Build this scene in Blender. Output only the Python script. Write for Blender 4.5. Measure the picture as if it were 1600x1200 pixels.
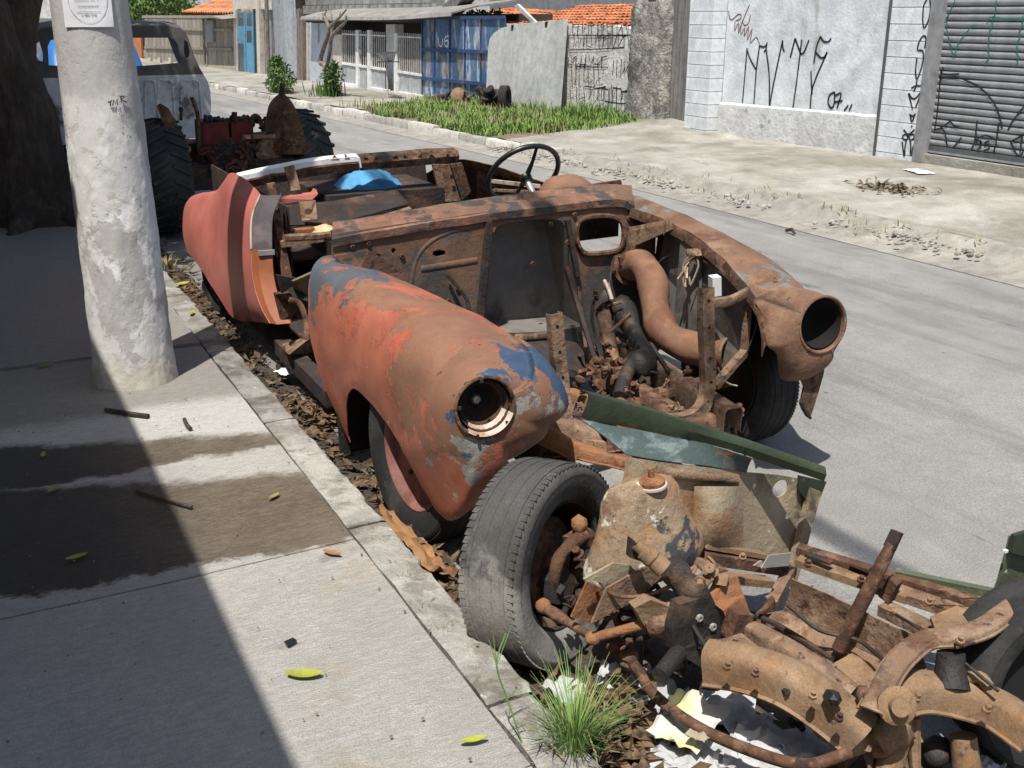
import bpy, bmesh, math, random
from mathutils import Vector, Matrix, noise
from mathutils.geometry import tessellate_polygon
random.seed(11)
R = math.radians
V = Vector
scene = bpy.context.scene
for o in list(bpy.data.objects): bpy.data.objects.remove(o)

# ---------------------------------------------------------------- camera, sky, sun, exposure
CAM_F = 1651.0; CAM_H = 1.62; CAM_PITCH = R(19.36); CAM_YAW = R(27.087)
CAM = V((0, 0, CAM_H))
_h = V((math.sin(CAM_YAW), math.cos(CAM_YAW), 0)); _r = V((math.cos(CAM_YAW), -math.sin(CAM_YAW), 0))
_f = _h * math.cos(CAM_PITCH) - V((0, 0, 1)) * math.sin(CAM_PITCH)
_u = _h * math.sin(CAM_PITCH) + V((0, 0, 1)) * math.cos(CAM_PITCH)
cd = bpy.data.cameras.new('camera'); cam = bpy.data.objects.new('camera', cd); scene.collection.objects.link(cam)
cd.sensor_width = 36.0; cd.lens = CAM_F / 1600.0 * 36.0; cd.clip_start = 0.05; cd.clip_end = 500
cam.matrix_world = Matrix(((_r.x, _u.x, -_f.x, 0), (_r.y, _u.y, -_f.y, 0), (_r.z, _u.z, -_f.z, CAM_H), (0, 0, 0, 1)))
scene.camera = cam
SUN_EL = R(66); SUN_FROM = V((-0.69, -0.72, 0)).normalized()
world = bpy.data.worlds.new('World'); scene.world = world; world.use_nodes = True
wn = world.node_tree.nodes; wl = world.node_tree.links
sky = wn.new('ShaderNodeTexSky'); sky.sky_type = 'NISHITA'; sky.sun_disc = False
sky.sun_elevation = SUN_EL; sky.sun_rotation = math.atan2(SUN_FROM.x, SUN_FROM.y)
sky.air_density = 1.0; sky.dust_density = 2.0
wn['Background'].inputs['Strength'].default_value = 0.10
wl.new(sky.outputs[0], wn['Background'].inputs[0])
sd = bpy.data.lights.new('sun', 'SUN'); sun = bpy.data.objects.new('sun', sd); scene.collection.objects.link(sun)
sd.energy = 4.8; sd.angle = R(0.55); sd.color = (1.0, 0.955, 0.89)
_sv = SUN_FROM * math.cos(SUN_EL) + V((0, 0, math.sin(SUN_EL)))
sun.rotation_euler = _sv.to_track_quat('Z', 'Y').to_euler(); sun.location = (-6, -5, 20)
scene.view_settings.view_transform = 'Standard'; scene.view_settings.look = 'None'
scene.view_settings.exposure = 0.30; scene.view_settings.gamma = 1.0
scene.render.engine = 'CYCLES'

# ---------------------------------------------------------------- helpers
def ray(x, y): return _f + _r * ((x - 800) / CAM_F) - _u * ((y - 600) / CAM_F)
def PZ(x, y, z): d = ray(x, y); return CAM + d * ((z - CAM_H) / d.z)
def PX(x, y, X): d = ray(x, y); return CAM + d * (X / d.x)
def PY(x, y, Y): d = ray(x, y); return CAM + d * (Y / d.y)
def PD(x, y, D): return CAM + ray(x, y) * D
def PP(x, y, p0, n): d = ray(x, y); return CAM + d * ((V(p0) - CAM).dot(n) / d.dot(n))
def G(y): return -0.0135 * max(0.0, y - 9.0) if y > 9 else 0.0

ROOT = {}
def tag(o, label=None, cat=None, group=None, kind=None):
    if label: o['label'] = label
    if cat: o['category'] = cat
    if group: o['group'] = group
    if kind: o['kind'] = kind
    return o
def thing(name, loc, label, cat, group=None):
    o = bpy.data.objects.new(name, None); o.empty_display_size = 0.1
    scene.collection.objects.link(o); o.location = loc
    return tag(o, label, cat, group)
def origin(p):
    o = V((0, 0, 0))
    while p is not None: o = o + V(p.location); p = p.parent
    return o
def link(name, me, parent=None):
    o = bpy.data.objects.new(name, me); scene.collection.objects.link(o)
    if parent is not None: o.parent = parent
    return o
def frames(pts, up=None):
    n = len(pts); T = []
    for i in range(n):
        t = (pts[min(i + 1, n - 1)] - pts[max(i - 1, 0)])
        T.append(t.normalized() if t.length > 1e-9 else V((0, 0, 1)))
    a = V(up) if up else (V((0, 0, 1)) if abs(T[0].z) < .9 else V((1, 0, 0)))
    a = (a - T[0] * a.dot(T[0])).normalized(); out = []
    for t in T:
        a = (a - t * a.dot(t))
        a = a.normalized() if a.length > 1e-6 else t.orthogonal().normalized()
        out.append((t, a, t.cross(a)))
    return out
def spline(pts, k=4, closed=False):
    P = [V(p) for p in pts]; n = len(P); out = []
    if n < 3: return P
    rng = range(n) if closed else range(n - 1)
    for i in rng:
        p0 = P[(i - 1) % n] if closed or i > 0 else P[0] * 2 - P[1]
        p1 = P[i]; p2 = P[(i + 1) % n]
        p3 = P[(i + 2) % n] if closed or i + 2 < n else P[-1] * 2 - P[-2]
        for j in range(k):
            t = j / k
            out.append(0.5 * ((2 * p1) + (p2 - p0) * t + (2 * p0 - 5 * p1 + 4 * p2 - p3) * t * t + (3 * p1 - p0 - 3 * p2 + p3) * t ** 3))
    if not closed: out.append(P[-1])
    return out
class MB:
    def __init__(s): s.v = []; s.f = []
    def add(s, vs, fs):
        b = len(s.v); s.v += [V(v) for v in vs]; s.f += [tuple(i + b for i in f) for f in fs]; return s
    def box(s, x0, x1, y0, y1, z0, z1):
        return s.add([(x, y, z) for x in (x0, x1) for y in (y0, y1) for z in (z0, z1)],
                     [(0, 1, 3, 2), (4, 6, 7, 5), (0, 4, 5, 1), (2, 3, 7, 6), (0, 2, 6, 4), (1, 5, 7, 3)])
    def obox(s, c, ax, hs):
        c = V(c); a = [V(q) * h for q, h in zip(ax, hs)]
        return s.add([c + a[0] * i + a[1] * j + a[2] * k for i in (-1, 1) for j in (-1, 1) for k in (-1, 1)],
                     [(0, 1, 3, 2), (4, 6, 7, 5), (0, 4, 5, 1), (2, 3, 7, 6), (0, 2, 6, 4), (1, 5, 7, 3)])
    def bar(s, p0, p1, w, h, up=(0, 0, 1)):
        p0 = V(p0); p1 = V(p1); t = (p1 - p0); L = t.length; t = t / L
        a = V(up); a = a - t * a.dot(t)
        a = a.normalized() if a.length > 1e-4 else t.orthogonal().normalized()
        return s.obox((p0 + p1) / 2, (t, t.cross(a), a), (L / 2, w / 2, h / 2))
    def tube(s, pts, r, n=8, caps=True, up=None, closed=False, flat=1.0):
        pts = [V(p) for p in pts]; m = len(pts)
        if not hasattr(r, '__len__'): r = [r] * m
        if closed: pts = pts + [pts[0]]; r = list(r) + [r[0]]; 
        fr = frames(pts, up); vs = []
        if closed:
            t = (pts[1] - pts[-2]).normalized(); a = fr[0][1]; fr[0] = fr[-1] = (t, a, t.cross(a))
        for p, rr, (t, a, b) in zip(pts, r, fr):
            for k in range(n):
                q = 2 * math.pi * k / n; vs.append(p + a * (math.cos(q) * rr) + b * (math.sin(q) * rr * flat))
        fs = []
        for i in range(len(pts) - 1):
            for k in range(n):
                fs.append((i * n + k, i * n + (k + 1) % n, (i + 1) * n + (k + 1) % n, (i + 1) * n + k))
        if caps and not closed:
            fs.append(tuple(range(n - 1, -1, -1))); fs.append(tuple((len(pts) - 1) * n + k for k in range(n)))
        return s.add(vs, fs)
    def prism(s, poly, ext, holes=()):
        ext = V(ext); loops = [[V(p) for p in poly]] + [[V(p) for p in h] for h in holes]
        flat = [p for l in loops for p in l]; n = len(flat)
        tr = tessellate_polygon(loops)
        fs = [tuple(t) for t in tr] + [tuple(i + n for i in reversed(t)) for t in tr]
        b = 0
        for l in loops:
            m = len(l)
            for i in range(m): fs.append((b + i, b + (i + 1) % m, n + b + (i + 1) % m, n + b + i))
            b += m
        return s.add(flat + [p + ext for p in flat], fs)
    def sheet(s, rows, thick=0.003, side=None):
        nr = len(rows); nc = len(rows[0]); P = [V(p) for r_ in rows for p in r_]; N = []
        for i in range(nr):
            for j in range(nc):
                a = P[min(i + 1, nr - 1) * nc + j] - P[max(i - 1, 0) * nc + j]
                b = P[i * nc + min(j + 1, nc - 1)] - P[i * nc + max(j - 1, 0)]
                q = a.cross(b); N.append(q.normalized() if q.length > 1e-9 else V((0, 0, 1)))
        Q = [p - q * thick for p, q in zip(P, N)]; m = nr * nc; fs = []
        for i in range(nr - 1):
            for j in range(nc - 1):
                a, b, c, d = i * nc + j, i * nc + j + 1, (i + 1) * nc + j + 1, (i + 1) * nc + j
                fs += [(a, b, c, d), (m + d, m + c, m + b, m + a)]
        for j in range(nc - 1):
            fs += [(j + 1, j, m + j, m + j + 1)]; e = (nr - 1) * nc + j; fs += [(e, e + 1, m + e + 1, m + e)]
        for i in range(nr - 1):
            a = i * nc; b = a + nc; fs += [(a, b, m + b, m + a)]; a += nc - 1; b += nc - 1; fs += [(b, a, m + a, m + b)]
        return s.add(P + Q, fs)
    def lathe(s, o, ax, prof, n=24, closed=True, a0=0, a1=2 * math.pi, up=None):
        o = V(o); ax = V(ax).normalized(); a = V(up) if up else ax.orthogonal(); a = (a - ax * a.dot(ax)).normalized(); b = ax.cross(a)
        full = abs(a1 - a0 - 2 * math.pi) < 1e-6; m = n if full else n + 1; vs = []
        for k in range(m):
            q = a0 + (a1 - a0) * k / n; d = a * math.cos(q) + b * math.sin(q)
            for (r, h) in prof: vs.append(o + d * r + ax * h)
        L = len(prof); fs = []; kk = range(n)
        for k in kk:
            k2 = (k + 1) % m
            for i in range(L if closed else L - 1):
                i2 = (i + 1) % L
                fs.append((k * L + i, k * L + i2, k2 * L + i2, k2 * L + i))
        if not full and closed: fs += [tuple(range(L)), tuple((m - 1) * L + i for i in range(L - 1, -1, -1))]
        return s.add(vs, fs)
    def blob(s, c, rad, n=2, amp=.15, sc=2.0, ax=None):
        bm = bmesh.new(); bmesh.ops.create_icosphere(bm, subdivisions=n, radius=1.0)
        c = V(c); off = V((random.random() * 50, 0, 0)); vs = []
        for v in bm.verts:
            p = v.co.copy(); p = p * (1 + amp * noise.noise(p * sc + off)); p = V((p.x * rad[0], p.y * rad[1], p.z * rad[2]))
            if ax: p = V(ax[0]) * p.x + V(ax[1]) * p.y + V(ax[2]) * p.z
            vs.append(c + p)
        fs = [tuple(v.index for v in f.verts) for f in bm.faces]; bm.free(); return s.add(vs, fs)
    def jitter(s, amp, sc=8.0, i0=0):
        for i in range(i0, len(s.v)):
            s.v[i] = s.v[i] + noise.noise_vector(s.v[i] * sc) * amp
        return s
    def build(s, name, mat, parent=None, smooth=0, recalc=True):
        o = origin(parent); me = bpy.data.meshes.new(name)
        me.from_pydata([v - o for v in s.v], [], s.f)
        if recalc:
            bm = bmesh.new(); bm.from_mesh(me); bmesh.ops.remove_doubles(bm, verts=bm.verts, dist=1e-5)
            bmesh.ops.recalc_face_normals(bm, faces=bm.faces); bm.to_mesh(me); bm.free()
        me.materials.append(MAT[mat] if isinstance(mat, str) else mat)
        if smooth:
            me.polygons.foreach_set('use_smooth', [True] * len(me.polygons)); me.set_sharp_from_angle(angle=R(smooth))
        me.update(); return link(name, me, parent)
def hole(c, u, v, ru, rv=None, n=12):
    rv = rv or ru; return [V(c) + V(u) * (ru * math.cos(2 * math.pi * k / n)) + V(v) * (rv * math.sin(2 * math.pi * k / n)) for k in range(n)]
def ribbon(mb, pts, w, nrm):
    pts = [V(p) for p in pts]; nrm = V(nrm); n = len(pts); vs = []; fs = []
    for i in range(n):
        t = (pts[min(i + 1, n - 1)] - pts[max(i - 1, 0)]).normalized(); b = nrm.cross(t).normalized()
        q = w * (.85 + .3 * random.random()); vs += [pts[i] + b * q / 2, pts[i] - b * q / 2]
    for i in range(n - 1): fs.append((2 * i, 2 * i + 1, 2 * i + 3, 2 * i + 2))
    mb.add(vs, fs)
def leafquad(mb, c, d, up, L, W, bend=.2):
    d = V(d).normalized(); s = d.cross(V(up)); s = s.normalized() if s.length > 1e-4 else d.orthogonal().normalized(); n = s.cross(d)
    c = V(c); m = c + d * L * .5 + n * L * bend
    mb.add([c, m + s * W * .5, c + d * L, m - s * W * .5], [(0, 1, 2, 3)])
def rdir(zmin=-1):
    while 1:
        v = V((random.uniform(-1, 1), random.uniform(-1, 1), random.uniform(zmin, 1)))
        if .05 < v.length < 1: return v.normalized()

# ---------------------------------------------------------------- materials
MAT = {}
def M(name, base, rough=.85, layers=(), bump=(.25, 60.0), metal=0.0, var=.18, vs=9.0, rand=0.0, spec=.3, fine=0.0, bump2=None, trans=0.0, flake=0.0):
    m = bpy.data.materials.new(name); m.use_nodes = True; nt = m.node_tree; N = nt.nodes; L = nt.links
    b = N['Principled BSDF']; b.inputs['Metallic'].default_value = metal; b.inputs['Roughness'].default_value = rough
    b.inputs['Specular IOR Level'].default_value = spec
    tc = N.new('ShaderNodeTexCoord'); co = tc.outputs['Object']
    def mixc(fac, a, c, mode='MIX'):
        x = N.new('ShaderNodeMix'); x.data_type = 'RGBA'; x.blend_type = mode
        for sk, val in ((x.inputs[0], fac), (x.inputs[6], a), (x.inputs[7], c)):
            if isinstance(val, bpy.types.NodeSocket): L.new(val, sk)
            elif isinstance(val, (tuple, list)): sk.default_value = (*val, 1)
            else: sk.default_value = val
        return x.outputs[2]
    def nz(scale, detail=5, dist=0.0, stretch=None, rg=.6, off=0):
        t = N.new('ShaderNodeTexNoise'); t.inputs['Scale'].default_value = scale; t.inputs['Detail'].default_value = detail
        t.inputs['Distortion'].default_value = dist; t.inputs['Roughness'].default_value = rg
        mp = N.new('ShaderNodeMapping'); mp.inputs['Location'].default_value = (off, off * .7, off * 1.3)
        if stretch: mp.inputs['Scale'].default_value = stretch
        L.new(co, mp.inputs[0]); L.new(mp.outputs[0], t.inputs['Vector']); return t.outputs['Fac']
    def mr(v, a, c, lo=0.0, hi=1.0):
        t = N.new('ShaderNodeMapRange'); t.interpolation_type = 'SMOOTHSTEP'
        t.inputs[1].default_value = a; t.inputs[2].default_value = c; t.inputs[3].default_value = lo; t.inputs[4].default_value = hi
        L.new(v, t.inputs[0]); return t.outputs[0]
    if isinstance(base, bpy.types.NodeSocket): col = base
    else:
        rgb = N.new('ShaderNodeRGB'); rgb.outputs[0].default_value = (*base, 1); col = rgb.outputs[0]
    ro = None; i = 0; masks = []
    for ly in layers:
        c, sc, th, sf = ly[:4]; st = ly[4] if len(ly) > 4 else None; lr = ly[5] if len(ly) > 5 else None
        nv = nz(sc, 11, .25, st, .66, 3.7 * (i + 1)); i += 1
        if len(ly) > 6:
            dp = N.new('ShaderNodeVectorMath'); dp.operation = 'DOT_PRODUCT'; dp.inputs[1].default_value = ly[6][0]; L.new(co, dp.inputs[0])
            ad = N.new('ShaderNodeMath'); L.new(nv, ad.inputs[0]); L.new(dp.outputs['Value'], ad.inputs[1])
            a2 = N.new('ShaderNodeMath'); L.new(ad.outputs[0], a2.inputs[0]); a2.inputs[1].default_value = ly[6][1]; nv = a2.outputs[0]
        mk = mr(nv, th - sf, th + sf); masks.append(mk)
        col = mixc(mk, col, c)
        if lr is not None:
            x = N.new('ShaderNodeMix'); x.data_type = 'FLOAT'; L.new(mk, x.inputs[0])
            if ro is None: x.inputs[2].default_value = rough
            else: L.new(ro, x.inputs[2])
            x.inputs[3].default_value = lr; ro = x.outputs[0]
    if ro is not None: L.new(ro, b.inputs['Roughness'])
    if var: col = mixc(1.0, col, mr(nz(vs, 6, .3, None, .6, 11), .25, .75, 1 - var, 1 + var), 'MULTIPLY')
    if fine: col = mixc(1.0, col, mr(nz(vs * 25, 3, 0, None, .7, 5), .3, .7, 1 - fine, 1 + fine), 'MULTIPLY')
    if rand:
        oi = N.new('ShaderNodeObjectInfo'); col = mixc(1.0, col, mr(oi.outputs['Random'], 0, 1, 1 - rand, 1 + rand), 'MULTIPLY')
    L.new(col, b.inputs['Base Color'])
    if bump:
        bp = N.new('ShaderNodeBump'); bp.inputs['Strength'].default_value = bump[0]; bp.inputs['Distance'].default_value = bump[2] if len(bump) > 2 else .01
        L.new(nz(bump[1], 6, .2, bump[3] if len(bump) > 3 else None, .6, 1), bp.inputs['Height']); L.new(bp.outputs[0], b.inputs['Normal'])
        if bump2:
            b2 = N.new('ShaderNodeBump'); b2.inputs['Strength'].default_value = bump2[0]; b2.inputs['Distance'].default_value = bump2[2]
            L.new(nz(bump2[1], 4, .2, bump2[3] if len(bump2) > 3 else None, .5, 2), b2.inputs['Height'])
            L.new(bp.outputs[0], b2.inputs['Normal']); L.new(b2.outputs[0], b.inputs['Normal'])
    if flake:
        prev = b.inputs['Normal'].links[0].from_socket if b.inputs['Normal'].is_linked else None
        for mk in masks:
            fb_ = N.new('ShaderNodeBump'); fb_.inputs['Strength'].default_value = flake; fb_.inputs['Distance'].default_value = .003; fb_.invert = True
            L.new(mk, fb_.inputs['Height'])
            if prev is not None: L.new(prev, fb_.inputs['Normal'])
            prev = fb_.outputs[0]
        L.new(prev, b.inputs['Normal'])
    if trans: b.inputs['Transmission Weight'].default_value = trans
    MAT[name] = m; m['_'] = 0
    return m
# ---------------------------------------------------------------- material library
RUST = (.105, .054, .033); RUSTL = (.185, .105, .065); RUSTD = (.05, .028, .02)
M('asphalt', (.225, .22, .205), .9, [((.265, .258, .24), .45, .5, .16), ((.185, .182, .172), 1.3, .56, .08, (2.0, .25, 1)), ((.10, .10, .095), 7, .70, .012, (1.3, .6, 1)), ((.29, .282, .262), 1.1, .60, .05, (.6, .14, 1)), ((.14, .138, .13), 2.3, .655, .03, (1.6, .5, 1)), ((.15, .145, .13), 40, .71, .02), ((.33, .32, .30), 55, .72, .02)], (.6, 260, .005), vs=6, var=.08, fine=.26)
M('gutter', (.27, .255, .225), .92, [((.34, .32, .275), 2, .55, .12), ((.2, .19, .16), 3, .62, .08)], (.6, 50, .02), fine=.2)
M('kerb', (.30, .288, .26), .9, [((.37, .36, .33), 3.5, .55, .1), ((.13, .12, .098), 2.4, .55, .06), ((.21, .198, .172), 9, .56, .05), ((.64, .63, .60), 11, .68, .03)], (.6, 45, .02), fine=.2, rand=.12)
M('kerb_far', (.40, .385, .345), .9, [((.52, .5, .46), 1.5, .55, .1), ((.2, .19, .14), 2.0, .6, .08)], (.5, 30, .02), fine=.15, rand=.22)
M('far_concrete', (.31, .295, .26), .9, [((.40, .382, .34), .55, .53, .13), ((.20, .188, .148), .8, .52, .12, (1, .6, 1)), ((.20, .19, .15), 2.4, .64, .06, (1, .4, 1))], (.4, 30, .03), vs=3, fine=.16, bump2=(.4, 3, .05))
M('soil', (.19, .14, .095), .95, [((.30, .25, .19), 4, .55, .1), ((.10, .08, .055), 6, .6, .08)], (.8, 40, .03), fine=.3)
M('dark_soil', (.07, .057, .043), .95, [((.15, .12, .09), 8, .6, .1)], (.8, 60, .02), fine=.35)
M('grass', (.14, .235, .055), .75, [((.20, .28, .075), 3, .55, .15), ((.24, .22, .09), 9, .68, .06)], None, var=.3, rand=0)
M('grass_near', (.13, .24, .06), .6, [((.22, .30, .09), 8, .55, .15)], None, var=.25)
M('grass_dry', (.32, .27, .15), .8, [((.2, .19, .09), 8, .5, .15)], None, var=.25)
M('leaf', (.065, .125, .03), .55, [((.12, .19, .045), 4, .55, .15)], None, var=.35, vs=14)
M('leaf_dark', (.035, .07, .02), .6, [((.06, .10, .03), 4, .55, .15)], None, var=.35, vs=14)
M('bark', (.07, .055, .042), .95, [((.11, .09, .07), 9, .55, .1, (1, 1, .25))], (1.0, 26, .05, (1, 1, .3)), fine=.3)
M('bark_light', (.24, .2, .165), .9, [((.14, .115, .09), 9, .55, .1, (1, 1, .3))], (.8, 40, .02), fine=.2)
M('slab', (.47, .455, .42), .9, (), (.5, 120, .008, (.12, 1, 1)), fine=.1)
def pavement_material():
    m = bpy.data.materials.new('pavement'); m.use_nodes = True; N = m.node_tree.nodes; L = m.node_tree.links; b = N['Principled BSDF']
    b.inputs['Specular IOR Level'].default_value = .25
    g = N.new('ShaderNodeNewGeometry'); pos = g.outputs['Position']; sp = N.new('ShaderNodeSeparateXYZ'); L.new(pos, sp.inputs[0])
    def noi(scale, st=(1, 1, 1), det=6, rg=.6, ds=0.0):
        mp = N.new('ShaderNodeMapping'); mp.inputs['Scale'].default_value = st; mp.inputs['Rotation'].default_value = (0, 0, R(-6)); L.new(pos, mp.inputs[0])
        t = N.new('ShaderNodeTexNoise'); t.inputs['Scale'].default_value = scale; t.inputs['Detail'].default_value = det; t.inputs['Roughness'].default_value = rg; t.inputs['Distortion'].default_value = ds
        L.new(mp.outputs[0], t.inputs['Vector']); return t.outputs['Fac']
    def op(o, a, c=None):
        x = N.new('ShaderNodeMath'); x.operation = o
        for i, q in enumerate((a, c)):
            if q is None: continue
            if isinstance(q, (int, float)): x.inputs[i].default_value = q
            else: L.new(q, x.inputs[i])
        return x.outputs[0]
    def step(v, a, c, lo=0., hi=1.):
        t = N.new('ShaderNodeMapRange'); t.interpolation_type = 'SMOOTHSTEP'
        t.inputs[1].default_value = a; t.inputs[2].default_value = c; t.inputs[3].default_value = lo; t.inputs[4].default_value = hi; L.new(v, t.inputs[0]); return t.outputs[0]
    def mix(f, a, c, mode='MIX'):
        x = N.new('ShaderNodeMix'); x.data_type = 'RGBA'; x.blend_type = mode
        for sk, q in ((x.inputs[0], f), (x.inputs[6], a), (x.inputs[7], c)):
            if isinstance(q, tuple): sk.default_value = (*q, 1)
            elif isinstance(q, (int, float)): sk.default_value = q
            else: L.new(q, sk)
        return x.outputs[2]
    X = sp.outputs[0]; Y = sp.outputs[1]
    u = op('SUBTRACT', .9, X)
    rag = op('ADD', op('MULTIPLY', op('SUBTRACT', noi(4, (1, 1, 1), 10, .75), .5), .26), op('MULTIPLY', op('SUBTRACT', noi(45, (.35, 1, 1), 6, .8), .5), .07)); Yr = op('ADD', Y, rag)
    lo = op('ADD', op('MULTIPLY', u, .36), 3.28); hi = op('ADD', op('MULTIPLY', u, .03), 3.56); up = op('ADD', op('MULTIPLY', u, .33), 3.70)
    near_e = op('ADD', op('MULTIPLY', u, .11), 2.735)
    A = op('MULTIPLY', step(op('SUBTRACT', Yr, near_e), -.015, .02), step(op('SUBTRACT', lo, Yr), -.03, .05))
    B = op('MULTIPLY', step(op('SUBTRACT', Yr, hi), -.02, .03), step(op('SUBTRACT', up, Yr), -.03, .06))
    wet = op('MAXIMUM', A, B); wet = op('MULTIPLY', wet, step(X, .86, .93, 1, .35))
    br = step(noi(80, (.30, 1, 1), 8, .8), .3, .7); fi = step(noi(260, (1, 1, 1), 2), .3, .7)
    col = mix(step(noi(1.3, (1, .6, 1)), .35, .68), (.49, .472, .432), (.62, .60, .55))
    col = mix(step(noi(2.0, (1, 1, 1), 9, .7), .54, .72), col, (.50, .43, .335))
    col = mix(step(noi(6.0, (.6, 1, 1), 10, .75), .60, .68), col, (.37, .355, .325))
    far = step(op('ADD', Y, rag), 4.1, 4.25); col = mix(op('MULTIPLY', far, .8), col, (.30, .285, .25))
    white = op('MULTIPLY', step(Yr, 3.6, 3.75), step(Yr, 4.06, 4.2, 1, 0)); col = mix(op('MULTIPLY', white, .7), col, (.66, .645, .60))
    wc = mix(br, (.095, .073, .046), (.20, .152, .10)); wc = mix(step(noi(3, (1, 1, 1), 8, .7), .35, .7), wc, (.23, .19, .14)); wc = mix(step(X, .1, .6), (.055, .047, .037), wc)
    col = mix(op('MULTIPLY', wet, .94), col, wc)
    col = mix(1.0, col, step(br, 0, 1, .87, 1.10), 'MULTIPLY'); col = mix(1.0, col, step(fi, 0, 1, .86, 1.13), 'MULTIPLY')
    L.new(col, b.inputs['Base Color']); L.new(step(wet, 0, 1, .92, .8), b.inputs['Roughness'])
    bp = N.new('ShaderNodeBump'); bp.inputs['Strength'].default_value = .75; bp.inputs['Distance'].default_value = .008; L.new(op('ADD', br, op('MULTIPLY', fi, .6)), bp.inputs['Height'])
    L.new(bp.outputs[0], b.inputs['Normal']); MAT['pavement'] = m
pavement_material()

# ---------------------------------------------------------------- the ground
KX = 1.0; FK = 6.2; XW = 8.6; PZN = 0.13
def strip(name, mat, xs, y0, y1, zf, ny, kind='structure', amp=0.0):
    mb = MB(); ys = [y0 + (y1 - y0) * (i / ny) for i in range(ny + 1)]
    vs = []; fs = []; nx = len(xs)
    for y in ys:
        for x in xs: vs.append((x, y, zf(x, y) + (amp * noise.noise(V((x * 2.5, y * 2.5, 0))) if amp else 0)))
    for i in range(ny):
        for j in range(nx - 1): fs.append((i * nx + j, i * nx + j + 1, (i + 1) * nx + j + 1, (i + 1) * nx + j))
    mb.add(vs, fs); o = mb.build(name, mat, smooth=60); 
    return tag(o, kind=kind)
strip('ground', 'soil', [-220, -3.5, 1.02, FK, 30, 250], -60, 300, lambda x, y: G(y) - .10, 90)
strip('road', 'asphalt', [.93 + (FK - .90) * i / 12 for i in range(13)], -10, 140, lambda x, y: G(y) + .015 * math.sin(math.pi * (x - 1) / 5.2) - .012, 150)
strip('gutter', 'dark_soil', [.99 + .27 * i / 5 for i in range(6)], -1, 12, lambda x, y: G(y) + .004 - .03 * max(0, (x - 1.12) / .14), 120, amp=.008)
strip('far_gutter', 'gutter', [FK - .42, FK - .2, FK], 2, 60, lambda x, y: G(y) + .004 + (0 if x > FK - .3 else -.008), 90)
pv = strip('pavement', 'dark_soil', [-6, -3, KX - .10], -8, 40, lambda x, y: G(y) + PZN - .035, 48)
# paving slabs cast in place: each its own piece
slab_y = [-2.2, -.6, .95, 2.735, 4.96, 7.0, 9.1, 11.2, 13.3]
for i in range(len(slab_y) - 1):
    a, b = slab_y[i] + .004, slab_y[i + 1] - .004
    for x0, x1 in ((-2.6, -.9), (-.892, KX - .131)):
        mb = MB(); nx, ny = 10, 14; rows = []
        for q in range(ny + 1):
            row = []
            for p in range(nx + 1):
                x = x0 + (x1 - x0) * p / nx; y = a + (b - a) * q / ny
                e = .025 * noise.noise(V((x * 5, i * 3.1, 0))) if q in (0, ny) and i in (3, 4) else 0
                y += e if (q == ny and i == 3) or (q == 0 and i == 4) else 0
                if p == nx: x += .012 * noise.noise(V((y * 7, 3, 0)))
                row.append(V((x, y, G(y) + PZN + .006 * noise.noise(V((x * 1.5, y * 1.5, 1))) + (.012 if i == 4 else 0))))
            rows.append(row)
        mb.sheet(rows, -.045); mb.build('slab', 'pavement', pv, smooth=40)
# near kerb stones
y = -1.2; k = 0
while y < 13:
    Lk = random.uniform(.92, 1.06); mb = MB(); rows = []
    n = 30
    prof = [(-.122, -.002), (-.08, .0), (-.016, -.001), (-.006, -.004), (.0, -.012), (.004, -.16)]
    for q in range(n + 1):
        yy = y + .006 + (Lk - .012) * q / n; row = []
        for (dx, dz) in prof:
            p = V((KX + dx, yy, G(yy) + PZN + dz)); c = .006 * noise.noise(p * 7) + .006 * noise.noise(p * 26)
            if dz < -.003: p.x += c * 1.6 - max(0, noise.noise(p * 11) - .25) * .03
            if dx < -.1: p.x += .007 * noise.noise(p * 8)
            p.z += c * .35; row.append(p)
        rows.append(row)
    mb.sheet(rows, -.06); mb.build('kerb_stone', 'kerb', pv, smooth=30); y += Lk; k += 1
# far pavement: rough cast concrete, slightly ramped, kerb stones along it
def farz(x, y):
    t = (x - FK) / (XW - FK)
    z = G(y) + .10 + .10 * t
    z += .13 * math.exp(-((y - 12.1) / .9) ** 2) * max(0, t) ** 1.5          # crown of the driveway
    return z
fp = strip('far_pavement', 'far_concrete', [FK + .12 + (XW + .25 - FK - .12) * i / 14 for i in range(15)], 1.5, 12.6, lambda x, y: farz(x, y), 70, amp=.008)
fs_ = strip('far_footway', 'far_concrete', [FK + .14 + (XW + .3 - FK) * i / 5 for i in range(6)], 18.6, 75, lambda x, y: G(y) + .115 + .02 * (x - FK), 70, amp=.012)
tag(strip('verge_soil', 'soil', [FK + .13 + (XW + .2 - FK) * i / 8 for i in range(9)], 12.5, 18.7, lambda x, y: G(y) + .10 + .05 * (x - FK) / 2, 50, amp=.04))
y = 11.0
while y < 62:
    Lk = random.uniform(.85, 1.15); mb = MB(); rows = []; lean = random.uniform(-.02, .02); dz0 = random.uniform(-.025, .015)
    for q in range(5):
        yy = y + .012 + (Lk - .024) * q / 4; row = []
        for (dx, dz) in ((-.005, -.16), (0, -.03), (.02, 0), (.13, .0), (.14, -.06)):
            p = V((FK + dx + lean * q / 4, yy, G(yy) + .12 + dz + dz0)); row.append(p + noise.noise_vector(p * 6) * .012)
        rows.append(row)
    mb.sheet(rows, -.05); mb.build('kerb_stone', 'kerb_far', fs_, smooth=40); y += Lk
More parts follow.
